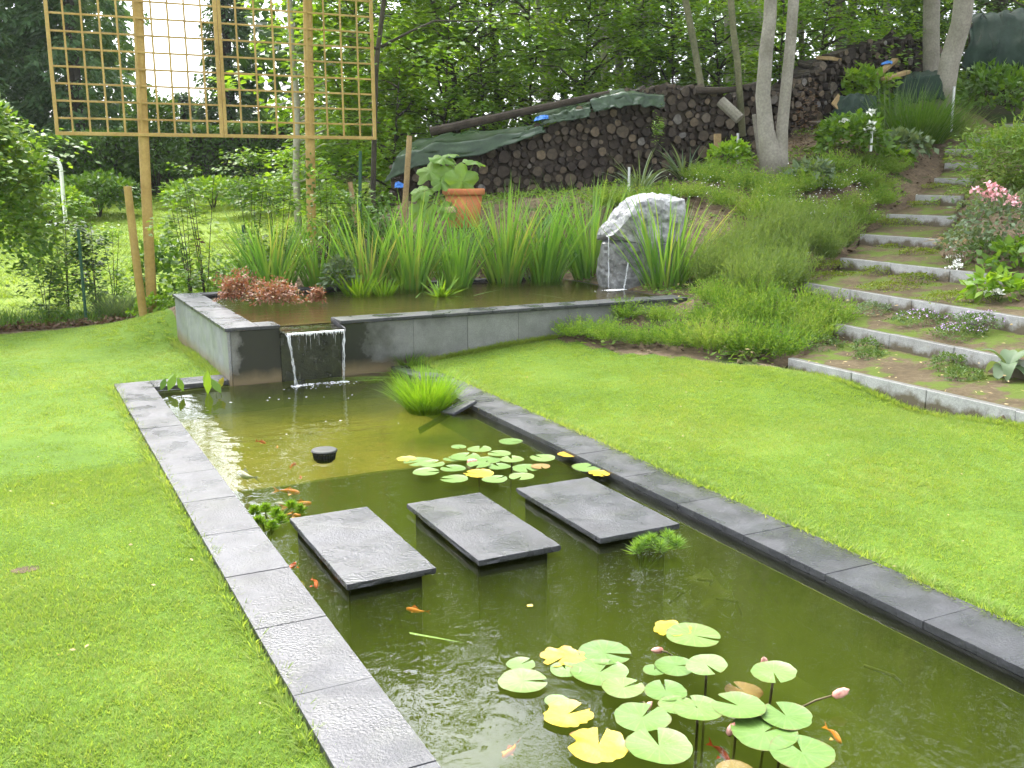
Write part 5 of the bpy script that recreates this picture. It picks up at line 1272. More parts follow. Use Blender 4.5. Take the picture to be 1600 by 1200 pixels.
# ------------------------------------------------------------------ plants: one builder per kind, copies share mesh data
def plant(name, label, cat, p, me, mat, part='foliage', scale=1.0, rz=None, group=None, extra=None, zs=1.0):
    e = empty(name, label, cat, tuple(p), R(0, 6.283) if rz is None else rz, group)
    o = link(part, me, None, e)
    if not me.materials: me.materials.append(G[mat])
    e.scale = (scale, scale, scale * zs)
    return e
def single(name, label, cat, p, me, mat, scale=1.0, rz=None, group=None, zs=1.0):
    if not me.materials: me.materials.append(G[mat])
    o = link(name, me, None, None, tuple(p)); o.rotation_euler = (0, 0, R(0, 6.283) if rz is None else rz); o.scale = (scale, scale, scale * zs)
    return tag(o, label, cat, group)

def sprigs(n, r, L, spread, per, ll, lw, rise=.25):
    """woody little bush: sprigs fan out of one foot, each set with tiny leaves"""
    a = R(0, 6.283, n); q = R(0, 1, n) ** .6; lean = spread * q + rng.normal(0, .10, n); Ln = L * R(.6, 1.12, n) * (1 - .18 * q)
    d = np.stack([np.cos(a) * np.sin(lean), np.sin(a) * np.sin(lean), np.cos(lean)], 1); foot = d * [1, 1, 0] * r * .35
    t_ = np.tile(np.linspace(.3, 1, per), n); k = np.repeat(np.arange(n), per); m = len(k)
    P = foot[k] + d[k] * (Ln[k] * t_)[:, None] + np.array([0, 0, 1.]) * (rise * .3 * Ln[k] * t_ ** 2 * q[k])[:, None] + rng.normal(0, .006, (m, 3))
    T = d[k] * .9 + rng.normal(0, .5, (m, 3)) + np.array([0, 0, .25])
    return leaf_quads(P, T, rng.normal(0, 1, (m, 3)), ll * R(.6, 1.3, m), lw * R(.7, 1.3, m))
HE = [mesh_np('heather_bush', *sprigs(250, .24, .43, .95, 13, .044, .0105)) for _ in range(4)]
LV = [mesh_np('lavender_bush', *sprigs(230, .22, .60, .62, 14, .060, .010)) for _ in range(3)]
for m_ in HE: m_.materials.append(G['heather'])
for m_ in LV: m_.materials.append(G['heather_pale'])
front = [(900, 528), (950, 536), (1003, 541), (1058, 547), (1112, 553), (1165, 560), (1212, 562), (1262, 540), (1292, 520)]
for i, q in enumerate(front):
    nth = ['first', 'second', 'third', 'fourth', 'fifth', 'sixth', 'seventh', 'eighth', 'ninth'][i]
    single('heather_bush', f'soft green heather bush, {nth} from the slate wall in the row along the lawn', 'heather', hit(*q), HE[i % 4], 'heather', R(1.0, 1.2) * (.78 if i < 3 else 1), group='heather bushes on the bank', zs=R(.8, 1.0) * (.75 if i < 3 else 1))
row2 = [(975, 500), (1035, 505), (1095, 508), (1150, 512), (1205, 515), (1255, 505), (1120, 480), (1180, 485)]
for i, q in enumerate(row2):
    nth = ['first', 'second', 'third', 'fourth', 'fifth', 'sixth'][i % 6]
    single('heather_bush', f'dense heather bush, {nth} from the slate wall in the {"middle" if i < 6 else "upper"} row of the low bank', 'heather', hit(*q), HE[(i + 1) % 4], 'heather', R(.95, 1.2) * (.75 if i < 3 else 1), group='heather bushes on the bank', zs=R(.85, 1.05) * (.7 if i < 3 else 1))
mid = [(1105, 455), (1150, 452), (1195, 458), (1240, 462), (1140, 425), (1185, 428), (1230, 430), (1175, 400), (1215, 398), (1250, 410), (1225, 372), (1290, 415), (1275, 385), (1310, 398), (1215, 470), (1165, 475)]
wh = ['nearest the iris by the boulder', 'left of the bare soil patch', 'in the heart of the pale clump', 'touching the third kerb step', 'below the bare soil patch', 'behind the pale clump', 'above the third kerb step', 'at the upper edge of the soil patch', 'beside the dry stones', 'near the fourth kerb step',
      'topmost of the pale clump', 'beside the end of the fourth kerb step', 'above the pale clump by the steps', 'against the fifth kerb step', 'low down beside the third kerb step', 'between the heather and the pale clump']
for i, (q, w_) in enumerate(zip(mid, wh)):
    single('lavender_bush', f'pale spiky lavender bush {w_}', 'lavender', hit(*q), LV[i % 3], 'heather_pale', R(.95, 1.2), group='pale lavender bushes by the steps')
up = [(1118, 292), (1165, 300), (1205, 318), (1250, 305), (1300, 300), (1342, 292), (1372, 300), (1330, 335), (1372, 325), (1288, 345), (1080, 312), (1040, 318), (1180, 345), (1235, 340), (1130, 325), (1390, 275), (1350, 262), (1300, 272), (1250, 282), (1000, 330), (950, 330), (1090, 285), (1345, 355)]
wu = ['behind the white boulder', 'below the bright leafy shrub', 'just below the double trunk', 'to the side of the double trunk roots', 'in the middle of the white flecked patch', 'under the white flowered bush', 'near the upper steps', 'above the sixth kerb step', 'beside the seventh kerb step', 'above the pale lavender', 'right behind the boulder top', 'touching the boulder', 'over the bare soil patch',
      'in the centre of the bank', 'between boulder and double trunk', 'below the grey green plants', 'under the leafy hydrangea', 'between hydrangea and double trunk', 'at the foot of the double trunk', 'beside the metal rod behind the irises', 'behind the tall irises', 'below the grey green arching plant', 'beside the fifth kerb step']
for i, (q, w_) in enumerate(zip(up, wu)):
    single('heather_bush', f'low heather bush {w_}', 'heather', hit(*q), HE[i % 4], 'heather', R(1.0, 1.35), group='low heather bushes on the upper bank', zs=R(.6, .85))
# tiny white flowers over the upper bank
b = MB()
for _ in range(420):
    c = [(1230, 330), (1320, 310), (1180, 420), (1290, 345), (1100, 300)][rng.integers(5)]
    p = hit(c[0] + rng.normal(0, 34), c[1] + rng.normal(0, 16)); h = R(.12, .3); s = R(.008, .016)
    b.add([p + [s, 0, h], p + [0, s, h + .004], p + [-s, 0, h], p + [0, -s, h + .004], p + [0, 0, h + s]], [(0, 1, 4), (1, 2, 4), (2, 3, 4), (3, 0, 4)])
tag(b.build('white_flowers', G['white_petal']), 'tiny white flowers sprinkled through the heather on the bank', 'flowers', kind='stuff')

# ground cover carpet on the bank (low creeping leaves, nobody could count them)
n = 30000
px_ = R(860, 1420, n); py_ = R(255, 560, n)
c = np.stack([px_ - 800, py_ - 600, np.full(n, FPX)], 1) @ RM.T
xg, yg = [], []
Xr = R(5.0, 22, n * 3); Yr = R(8, 24, n * 3); pp = px_of(Xr, Yr); dd = np.hypot(Xr, Yr)
ok = (pp > 640) & (pp < 1410) & (dd < 22) & (zone(Xr, Yr) == 2) & ~((Xr > 1.9) & (Xr < 7.5) & (Yr > 10) & (Yr < 13.45))
nz = np.array([mnoise.noise(Vector((x * .9, y * .9, 7))) for x, y in zip(Xr, Yr)]); ok &= nz > -.02
ok &= ~((Xr > 7.2) & (pp > 1225) & (Yr < 12))
_s = hit(1140, 385); ok &= np.hypot((Xr - _s[0]) / 1.0, (Yr - _s[1]) / .8) > 1
Xr, Yr = Xr[ok][:26000], Yr[ok][:26000]; n = len(Xr)
P = np.stack([Xr, Yr, terr(Xr, Yr) + R(.01, .09, n)], 1)
V, F = leaf_quads(P, np.stack([rng.normal(0, 1, n), rng.normal(0, 1, n), R(-.1, .7, n)], 1), rng.normal(0, .5, (n, 3)) + [0, 0, 1], R(.05, .11, n), R(.015, .04, n))
tag(link('ground_cover', mesh_np('ground_cover', V, F), G['heather']), 'low creeping ground cover in patches over the bank soil', 'ground cover', kind='stuff')
# scattered clods, stones and dead leaves on the soil
Xr = R(4.2, 22, 30000); Yr = R(4, 24, 30000); ok = (zone(Xr, Yr) == 2) & ~((Xr > 1.9) & (Xr < 7.5) & (Yr > 10) & (Yr < 13.45)) & (np.hypot(Xr, Yr) < 22)
Xr, Yr = Xr[ok][:6000], Yr[ok][:6000]; Zr = terr(Xr, Yr); b = MB()
for x, y, z in zip(Xr, Yr, Zr):
    s = abs(rng.normal(0, .018)) + .008; v = rng.normal(0, .25, (6, 3)) * s
    V = np.array([(s, 0, 0), (0, s, 0), (-s, 0, 0), (0, -s, 0), (0, 0, s * .7), (0, 0, -s * .5)]) + v + [x, y, z + .02]
    b.add(V, [(0, 1, 4), (1, 2, 4), (2, 3, 4), (3, 0, 4), (1, 0, 5), (2, 1, 5), (3, 2, 5), (0, 3, 5)])
tag(b.build('soil_clods', G['soil']), 'loose clods and stones scattered over the bank soil', 'clods', kind='stuff')
n = 2600; Xr = R(6.5, 20, n * 4); Yr = R(4.2, 20, n * 4); ok = (zone(Xr, Yr) == 2) & (np.hypot(Xr, Yr) < 21); ok &= (px_of(Xr, Yr) > 1050)
Xr, Yr = Xr[ok][:n], Yr[ok][:n]; n = len(Xr); P = np.stack([Xr, Yr, terr(Xr, Yr) + .13 + R(0, .03, n)], 1)
V, F = leaf_quads(P, rng.normal(0, 1, (n, 3)) * [1, 1, .1], rng.normal(0, .3, (n, 3)) + [0, 0, 1], R(.02, .06, n), R(.008, .025, n))
tag(link('leaf_litter', mesh_np('leaf_litter', V, F), G['straw']), 'pale dry leaf litter strewn over the bank and steps', 'litter', kind='stuff')

# irises and other plants standing in the raised pool
def iris_mesh(n, r, L, W=.029, spread=.25, curve=.45): return mesh_np('iris_clump', *shoots(n, r, L, W, spread, curve, 5))
for (px, py, n, r, L, lab) in [(425, 462, 110, .30, 1.02, 'arching iris clump behind the copper red plants'), (500, 458, 60, .2, .95, 'slim iris clump beside the copper red plants, before the ivy post'),
                               (575, 458, 90, .26, 1.15, 'tall iris clump left of the pale stake'), (640, 456, 110, .26, 1.2, 'broad iris clump right in front of the pale stake'),
                               (712, 452, 95, .24, 1.1, 'iris clump in front of the terracotta pot'), (790, 446, 120, .26, 1.3, 'tall iris clump just right of the terracotta pot'),
                               (850, 444, 100, .26, 1.2, 'iris clump in the middle of the woodpile view'), (920, 440, 110, .24, 1.38, 'tallest iris clump, left of the water jets'),
                               (1040, 458, 125, .32, 1.22, 'spiky iris clump in front of the white boulder')]:
    p = onz(px, py, .44); single('iris_clump', lab, 'iris', p, iris_mesh(int(n * 1.15), r * .85, L * 1.2), 'iris', group='iris clumps in the raised pool')
for px, py, s in [(560, 462, 1), (600, 462, .7)]:
    p = onz(px, py, .47); V, F = shoots(50, .16, .42, .035, .5, .3, 3); 
    single('pickerel_plant', 'bright yellow green lance leaved plant at the water behind the spillway' if s == 1 else 'small bright lance leaved plant beside the larger one in the raised pool', 'water plant', p, mesh_np('pickerel_plant', V, F), 'brightleaf', s)
def leafy_mound(n, r, h, L, W, **kw): return mesh_np('foliage', *leafball(n, r, r, h * .62, h * .42, L, W, **kw))
for px, py, r, h, lab in [(372, 478, .30, .34, 'copper red leaved plant spilling over the corner of the raised pool'), (432, 482, .33, .3, 'wide copper red plant in the middle of the raised pool front'),
                          (497, 476, .09, .2, 'single small copper red sprig standing in the raised pool')]:
    p = onz(px, py, .49); plant('copper_plant', lab, 'water plant', p, leafy_mound(int(2200 * r * 2 + 150), r * .82, h, .042, .024, seed=px, lump=.9, shell=.25), 'copper', group='copper red plants in the raised pool')
p = onz(530, 458, .49); plant('water_mint', 'dark green leafy mint between the copper plants and the bright lance leaves', 'water plant', p, leafy_mound(420, .2, .42, .1, .04, seed=3), 'blueleaf')
p = onz(690, 462, .49); plant('water_plantain', 'low green leafy plant lying on the water before the irises', 'water plant', p, mesh_np('foliage', *shoots(40, .1, .32, .04, 1.2, .3, 3)), 'brightleaf')
# fallen iris leaves lying on the upper water
V, F = blades(np.array([onz(740, 462, .495), onz(880, 466, .495), onz(650, 465, .495)]), np.array([.3, 2.6, 1.0]), np.array([1.45, 1.4, 1.45]), [.55, .5, .35], .02, 4, .08)
tag(link('fallen_leaves', mesh_np('fallen_leaves', V, F), G['iris']), 'fallen iris leaves lying across the upper pool water', 'leaves', kind='stuff')

# boulder with two thin water jets
def rock(sx, sy, sz, seed, amp, sub=4, flat=0.0, freq=1.3, angular=.5):
    bm = bmesh.new(); bmesh.ops.create_icosphere(bm, subdivisions=sub, radius=1)
    for v in bm.verts:
        n_ = v.co.normalized()
        c = Vector([math.copysign(abs(q) ** angular, q) for q in n_])
        d = 1 + amp * mnoise.noise(n_ * freq + Vector((seed, 0, 0))) + amp * .45 * mnoise.noise(n_ * freq * 2.7 + Vector((0, seed, 0))) + amp * .3 * abs(mnoise.noise(n_ * freq * 6 + Vector((0, 0, seed))))
        v.co = Vector((c.x * sx * d, c.y * sy * d, c.z * sz * d))
    V = [tuple(v.co) for v in bm.verts]; F = [tuple(v.index for v in f.verts) for f in bm.faces]; bm.free(); return V, F
bp = onz(993, 452, .49) + np.array([.32, .42, 0])
BO = empty('boulder_fountain', 'rough white boulder on a grey cut block at the end of the raised pool', 'boulder', tuple(bp), math.radians(-22))
def crag(outline, depth, seed, cuts=2, rough=.035):
    """angular rock: hull of jittered points round an outline, broken up finely"""
    bm = bmesh.new(); rr_ = np.random.default_rng(seed)
    for x, z in outline:
        for y, k in ((-depth * .55, .82), (-depth * .2, 1), (depth * .25, 1), (depth * .6, .8)):
            bm.verts.new((x * k + rr_.normal(0, .025), y + rr_.normal(0, .05), z * (1 if k == 1 else .93) + rr_.normal(0, .02)))
    h = bmesh.ops.convex_hull(bm, input=bm.verts[:]); bmesh.ops.delete(bm, geom=[v for v in bm.verts if not v.link_faces], context='VERTS')
    bmesh.ops.triangulate(bm, faces=bm.faces[:])
    for _ in range(5):
        es = [e for e in bm.edges if e.calc_length() > .06]
        if not es: break
        bmesh.ops.subdivide_edges(bm, edges=es, cuts=1); bmesh.ops.triangulate(bm, faces=bm.faces[:])
    bm.normal_update()
    for v in bm.verts:
        q = v.co + Vector((seed, 0, 0)); n_ = v.normal
        v.co += n_ * (rough * 1.6 * mnoise.noise(q * 3.2) + rough * abs(mnoise.noise(q * 8)) - rough * .9 * max(0, .12 - abs(mnoise.noise(q * 2.1 + Vector((3, 1, 2))))) * 8 + rough * .3 * mnoise.noise(q * 22))
    bm.verts.index_update()
    V = [tuple(v.co) for v in bm.verts]; F = [tuple(v.index for v in f.verts) for f in bm.faces]; bm.free(); return V, F
V, F = crag([(-.50, -.42), (-.53, .0), (-.50, .30), (-.2, .36), (.2, .34), (.5, .3), (.52, -.1), (.46, -.42)], .62, 14, rough=.022)
MB().add(V, F).build('base_block', G['block'], BO, smooth=False, loc=(.02, .06, .30))
V, F = crag([(-.62, .0), (-.60, .14), (-.42, .30), (-.28, .50), (-.05, .55), (.08, .47), (.22, .57), (.48, .52), (.55, .28), (.5, -.05), (-.2, -.1)], .62, 4)
MB().add(V, F).build('rough_boulder', G['boulder'], BO, smooth=False, loc=(.1, .05, .68))
for (px, py0, px2, py2, lab) in [(951, 366, 951, 450, 'straight thin jet of water falling from the boulder block'), (982, 408, 975, 452, 'shorter slanting trickle falling beside the straight jet')]:
    p1 = onz(px2, py2, .492); dh = math.hypot(p1[0], p1[1]); p0 = at(px, py0, dh + .04)
    b = MB()
    for q in range(3):
        pts = [p0 + (p1 - p0) * f + np.array([R(-.004, .004), R(-.004, .004), 0]) for f in np.linspace(0, 1, 12)]
        V, F = tube([x - p1 for x in pts], [.009 * R(.4, 1) for _ in pts], 6); b.add(V, F)
    tag(b.build('water_jet', G['stream'], smooth=True, loc=tuple(p1)), lab, 'water jet')
b = MB(); c = onz(962, 453, .492); foam_patch(b, c[0], c[1], .16, .07, .492, 90, .006, .016); foam_patch(b, c[0] - .05, c[1], .28, .05, .492, 40, .004, .01)
tag(b.build('splash_foam', mat_plain('splash_white', (.85, .87, .88), .25), smooth=True), 'white splash where the thin jets hit the raised pool', 'foam', kind='stuff')

# terracotta pot with a squash plant
pp_ = at(725, 352, 16.2); pz = pp_[2] - .03
PT = empty('terracotta_pot', 'round terracotta flowerpot with a thick rim standing behind the irises', 'flowerpot', (pp_[0], pp_[1], pz))
def lathe(prof_, n=36):
    V = [(r * math.cos(2 * math.pi * i / n), r * math.sin(2 * math.pi * i / n), z) for r, z in prof_ for i in range(n)]
    F = [(j * n + i, j * n + (i + 1) % n, (j + 1) * n + (i + 1) % n, (j + 1) * n + i) for j in range(len(prof_) - 1) for i in range(n)]; return V, F
MB().add(*lathe([(.01, 0), (.225, 0), (.24, .01), (.295, .5), (.27, .5), (.26, .40)])).build('pot_body', G['terracotta'], PT, smooth=True)
MB().add(*lathe([(.296, .5), (.326, .505), (.338, .53), (.338, .585), (.325, .605), (.295, .605), (.28, .57), (.278, .5)])).build('rim', G['terracotta'], PT, smooth=True)
MB().add(*lathe([(.001, .53), (.277, .52)])).build('potting_soil', G['soil'], PT)
def squash_leaf(r, seed):
    n = 45; V = [(0, 0, 0)]; rr_ = np.random.default_rng(seed)
    for k in range(1, 5):
        for i in range(n):
            a = 2 * math.pi * i / n; lob = .62 + .38 * abs(math.cos(2.5 * a)) ** .7 + .035 * math.sin(a * 17 + seed)
            if abs(a - math.pi) < .35: lob *= .55 + abs(a - math.pi)
            q = r * lob * k / 4
            V.append((q * math.cos(a), q * math.sin(a), r * (.10 * math.sin(5 * a + seed) * (k / 4) ** 2 - .22 * (k / 4) ** 2 + .03 * rr_.normal())))
    F = [(0, 1 + i, 1 + (i + 1) % n) for i in range(n)] + [(1 + (k - 1) * n + i, 1 + k * n + i, 1 + k * n + (i + 1) % n, 1 + (k - 1) * n + (i + 1) % n) for k in range(1, 4) for i in range(n)]
    return V, F
SQ = empty('squash_plant', 'big leaved pale green squash plant growing from the terracotta pot', 'squash plant', (pp_[0], pp_[1], pz + .53))
org = np.array([pp_[0], pp_[1], pz + .53])
rightv = RM[:, 0]; upv = np.array([0, 0, 1.]); tow = -np.array([ray(725, 300)[0], ray(725, 300)[1], 0]); tow /= np.linalg.norm(tow)
for i, (px, py, rpx, facing, dd) in enumerate([(672, 268, 36, .55, -.1), (722, 283, 37, 1.0, .2), (692, 247, 30, .25, -.2), (741, 252, 26, .1, 0), (704, 241, 20, .1, -.3), (658, 300, 26, .5, .15), (661, 330, 30, .8, .2), (700, 330, 22, .8, .3), (690, 285, 26, .5, .1), (712, 262, 24, .3, -.15), (735, 272, 16, .4, -.3)]):
    c = at(px, py, 16.2 - dd); r = rpx / FPX * 16.2 * .74
    V, F = squash_leaf(r, i); o = MB().add(V, F).build('leaf', G['squashleaf'], SQ, smooth=True, loc=tuple(c - org))
    nrm = Vector(tow * facing + upv * (1.05 - facing) + rightv * R(-.25, .25)); o.rotation_euler = nrm.to_track_quat('Z', 'X').to_euler()
    m_ = org + np.array([R(-.06, .06), R(-.06, .06), 0]); mid_ = (m_ + c) / 2 + [0, 0, .12]
    MB().add(*tube([m_ - org, mid_ - org, c - org - np.array([0, 0, .01])], [.016, .013, .008], 7)).build('leaf_stalk', G['stem'], SQ, smooth=True)
MB().add(*rock(.08, .05, .05, 3, .15, 2)).build('withered_bloom', G['straw'], SQ, loc=tuple(at(704, 328, 15.75) - org))

# ------------------------------------------------------------------ bushes and saplings along the fence
p = hit(22, 508); p = np.array([p[0] - .35, p[1] + .6, -.12])
e = empty('hornbeam_bush', 'big dense hornbeam bush at the edge of the lawn by the white goal frame', 'bush', tuple(p))
Vs = [leafball(7500, .95, .9, 1.55, 1.5, .115, .075, seed=2, lump=.5), leafball(1600, .55, .5, .5, 2.75, .12, .07, seed=5, lump=.5)]
V, F = sprays(40, lambda i: (np.array([R(-.3, .5), R(-.4, .4), R(.6, 3.0)]), R(-2.2, 1.2), R(.8, 1.35)), 1.2, .45, 46, .115, .07)
link('foliage', mesh_np('foliage', *cat_vf(Vs + [(V, F)])), G['hornbeam'], e)
twig_tree_mesh([([(0, 0, -.2), (.05 * i - .1, .03 * i, 1.2), (.2 * i - .4, R(-.4, .4), 2.6)], [.035, .025, .008], 6) for i in range(5)]).build('stem', G['darkbark'], e)

def sapling_bush(label, px, py, h, r, ns, mt='beech', L=.085, W=.052, lv=26, brown=0):
    p = hit(px, py) if py else col_at(px, 16); p = np.array([p[0], p[1], min(p[2], .3)])
    e = empty('hedge_sapling', label, 'sapling', tuple(p), group='young hedge plants along the fence')
    paths = []; tips = []
    for i in range(int(R(3, 5))):
        a = R(0, 6.28); q = np.array([math.cos(a), math.sin(a), 0]) * r * R(.15, .5)
        paths.append(([np.array([0, 0, -.1]), q * .4 + [0, 0, h * .4], q + [0, 0, h * R(.8, 1)]], [.009, .006, .002], 5)); tips.append(q)
    def pf(i):
        t = R(.12, 1); q = tips[i % len(tips)] * t; return np.array([q[0], q[1], h * t]), R(0, 6.28), r * R(.5, 1.0) * (1.1 - .5 * t)
    tw = []
    for i in range(ns):
        s0, az, ln = pf(i); tw.append((s0, az, ln)); paths.append(([s0, s0 + np.array([math.cos(az), math.sin(az), .25]) * ln * .9], [.0035, .0015], 4))
    twig_tree_mesh(paths).build('stem', G['darkbark'], e)
    V, F = sprays(ns, lambda i: tw[i], .4, .16, lv, L, W, .2, .05); link('foliage', mesh_np('foliage', V, F), G[mt], e)
    if brown:
        V, F = sprays(brown, lambda i: (tw[i][0] * [1, 1, .5], tw[i][1], tw[i][2] * .7), .3, .12, 14, .08, .05); link('withered_leaves', mesh_np('withered_leaves', V, F), G['brownleaf'], e)
for a in [('thin hedge sapling with brown lower leaves next to the big hornbeam bush', 108, 492, 1.9, .55, 34, 'beech', .09, .055, 24, 4), ('leafy hedge sapling between the hornbeam bush and the leaning stake', 152, 490, 1.5, .5, 36, 'darkleaf', .09, .055, 26, 5),
          ('hedge sapling just beside the leaning stake', 180, 482, 1.3, .4, 22, 'beech', .08, .05, 24, 0), ('spindly hedge sapling right of the left trellis post', 300, 468, 1.6, .5, 26, 'beech'), ('bare twiggy hedge sapling in front of the open grass', 322, 462, 1.9, .5, 20, 'hornbeam', .07, .045, 18, 3),
          ('taller hedge sapling near the corner of the raised pool', 395, 455, 2.1, .6, 36, 'hornbeam', .08, .05, 24, 3), ('hedge sapling left of the ivy covered post', 440, 450, 2.0, .55, 36, 'beech'), ('brown leaved sapling right of the ivy covered post', 512, 450, 1.9, .4, 22, 'beech', .08, .05, 20, 12),
          ('hedge sapling behind the tall irises by the short stake', 545, 445, 1.5, .5, 34, 'shrub'), ('dense hedge sapling between the short stake and the pile end', 590, 440, 1.4, .5, 38, 'shrub'), ('low hedge sapling hidden low at the hornbeam bush', 75, 498, 1.0, .45, 30, 'hornbeam')]:
    sapling_bush(*a)
e = plant('raspberry_plant', 'broad leaved pale green plant at the foot of the left trellis post', 'plant', onz(258, 488, -.1), leafy_mound(420, .42, 1.05, .14, .1, seed=8, lump=.5), 'shrub')
e = plant('wispy_herb', 'wispy grey green herb at the lawn edge before the leaning stake', 'plant', onz(182, 497, -.12), mesh_np('foliage', *shoots(420, .2, .55, .008, .75, .3, 3)), 'blueleaf')
e = plant('low_groundcover_plant', 'low bright leafy plant at the side wall of the raised pool', 'plant', onz(240, 500, -.1), leafy_mound(260, .28, .35, .08, .055, seed=12), 'brightleaf')
# ivy climbing the right trellis post
n = 260; zt = R(.0, 2.45, n); a = R(0, 6.283, n); xi = tp(486, 260)[0]
P = np.stack([xi + .095 * np.cos(a), TY + .1 + .095 * np.sin(a), zt], 1); Nn = np.stack([np.cos(a), np.sin(a), R(-.2, .5, n)], 1)
V, F = leaf_quads(P, np.stack([rng.normal(0, .6, n), rng.normal(0, .6, n), R(-1, .3, n)], 1), Nn, R(.05, .085, n), R(.04, .07, n))
tag(link('ivy', mesh_np('ivy', V, F), G['shrub']), 'ivy shoots climbing the right trellis post', 'ivy')
# dark mulch and old leaves along the fence foot
n = 2600; x = R(-4, 1.8, n); P = np.stack([x, fenceY(x) - .12 + rng.normal(0, .12, n), np.full(n, -.1) + np.abs(rng.normal(0, .035, n))], 1)
V, F = leaf_quads(P, rng.normal(0, 1, (n, 3)) * [1, 1, .3], rng.normal(0, .4, (n, 3)) + [0, 0, 1], R(.04, .09, n), R(.02, .05, n))
tag(link('leaf_mulch', mesh_np('leaf_mulch', V, F), G['brownleaf']), 'brown leaf mulch along the foot of the fence', 'mulch', kind='stuff')
n = 3800; x = R(-5, 5.5, n); P0 = np.stack([x, fenceY(x) + R(-.1, 1.0, n), np.full(n, -.12)], 1); P0[:, 2] = terr(P0[:, 0], P0[:, 1])
V, F = blades(P0, R(0, 6.28, n), np.abs(rng.normal(0, .3, n)), R(.1, .3, n), R(.006, .014, n), 3, R(.2, 1, n))
k_ = 2200; Pl = np.stack([R(2.0, 5.6, k_), R(13.6, 16.5, k_), np.zeros(k_)], 1); Pl[:, 2] = terr(Pl[:, 0], Pl[:, 1]) + R(0, .6, k_) ** 1.4
V2, F2 = leaf_quads(Pl, rng.normal(0, 1, (k_, 3)), rng.normal(0, .5, (k_, 3)) + [0, 0, 1], R(.06, .13, k_), R(.04, .08, k_))
tag(link('weeds', mesh_np('weeds', *cat_vf([(V, F), (V2, F2)])), G['shrub']), 'tall weeds growing through the foot of the fence', 'weeds', kind='stuff')

# ------------------------------------------------------------------ plants on the upper bank and beside the steps
def bush(name, label, cat, px, py, r, h, n, L, W, mt, group=None, dz=0, **kw):
    p = hit(px, py); p[2] += dz; return plant(name, label, cat, p, leafy_mound(n, r, h, L, W, seed=px * .37, **kw), mt, group=group)
bush('bright_shrub', 'bright yellow green leafy shrub at the foot of the woodpile', 'shrub', 1142, 272, .38, .5, 420, .12, .075, 'brightleaf')
HY = bush('hydrangea', 'leafy hydrangea with a few white flower heads on the upper bank', 'hydrangea', 1328, 250, .62, .72, 800, .15, .1, 'shrub')
def flower_head(par, locs, mat, r=.06, petals=26, name='flower'):
    for l in locs:
        V, F = leafball(petals, r, r, r * .8, 0, r * .9, r * .75, shell=.8); me = mesh_np(name, V, F); link(name, me, G[mat], par, l)
def local(e, px, py, d): 
    q = at(px, py, d) - np.array(e.location); c, s = math.cos(-e.rotation_euler[2]), math.sin(-e.rotation_euler[2])
    return ((q[0] * c - q[1] * s) / e.scale[0], (q[0] * s + q[1] * c) / e.scale[0], q[2] / e.scale[2])
dH = math.hypot(HY.location[0], HY.location[1])
flower_head(HY, [local(HY, 1320, 193, dH - .3), local(HY, 1362, 197, dH - .4), local(HY, 1360, 205, dH - .42), local(HY, 1361, 178, dH - .1)], 'white_petal', .07)
bush('leafy_bush', 'upright green leafy bush before the dark junk by the far woodpile', 'bush', 1350, 190, .5, 1.05, 700, .15, .09, 'brightleaf')
bush('hosta', 'grey green broad leaved plant on the bank below the hydrangea', 'plant', 1268, 290, .32, .32, 140, .17, .12, 'blueleaf')
bush('hosta', 'grey green leafy clump beside the upper steps', 'plant', 1410, 245, .5, .4, 330, .15, .1, 'blueleaf')
bush('hosta', 'pale leaved low plant just left of the eighth step', 'plant', 1400, 258, .28, .25, 110, .15, .1, 'brightleaf')
p = hit(1430, 225); plant('broom_bush', 'tall feathery broom with thin upright stems near the leaning trunk', 'broom', p, mesh_np('foliage', *shoots(900, .5, 1.15, .014, .6, .3, 4)), 'shrub')
p = hit(1470, 218); plant('broom_bush', 'lower feathery broom beside the tall one, next to the tenth step', 'broom', p, mesh_np('foliage', *shoots(700, .5, .75, .014, .8, .4, 4)), 'heather_pale')
p = hit(1395, 215); plant('foxglove_clump', 'slender stems with small white bells in front of the limp tarpaulin', 'flowering plant', p, mesh_np('foliage', *shoots(70, .35, 1.25, .016, .3, .1, 4)), 'blueleaf')
RH = bush('rhododendron', 'rounded rhododendron bush with some yellowed leaves at the top of the bank', 'rhododendron', 1562, 186, 1.0, 1.0, 1200, .19, .08, 'shrub', lump=.4)
JU = bush('juniper', 'large spreading juniper with feathery arching sprays beside the steps', 'juniper', 1602, 318, .95, 1.15, 2400, .13, .026, 'juniper', lump=.6)
V, F = sprays(170, lambda i: (np.array([R(-.5, .5), R(-.5, .5), R(.2, 1.1)]), R(0, 6.283), R(.5, .9)), .7, .2, 64, .09, .02, .35, .04)
link('arching_sprays', mesh_np('arching_sprays', V, F), G['juniper'], JU)
p = hit(1655, 268); JU2 = plant('juniper', 'second juniper higher up with reddish tips beside the topmost steps', 'juniper', p, mesh_np('foliage', *sprays(90, lambda i: (np.array([R(-.5, .5), R(-.5, .5), R(.2, .7)]), R(0, 6.283), R(.5, .8)), .7, .22, 60, .12, .03, .35, .05)), 'juniper')
RO = bush('rose_bush', 'grey green rose bush with clusters of pink blooms beside the juniper', 'rose bush', 1568, 398, .62, .75, 1100, .08, .045, 'blueleaf', lump=.5)
dR = math.hypot(RO.location[0], RO.location[1])
flower_head(RO, [local(RO, x, y, dR - .35) for x, y in [(1526, 300), (1544, 304), (1552, 296), (1556, 308), (1543, 312), (1563, 302), (1583, 312), (1588, 322), (1578, 318), (1548, 292), (1600, 372)]], 'pink_petal', .055, 22, 'bloom')
bush('leafy_border_plant', 'light green leafy border plant beside the pink roses', 'plant', 1590, 440, .42, .42, 300, .13, .08, 'shrub')
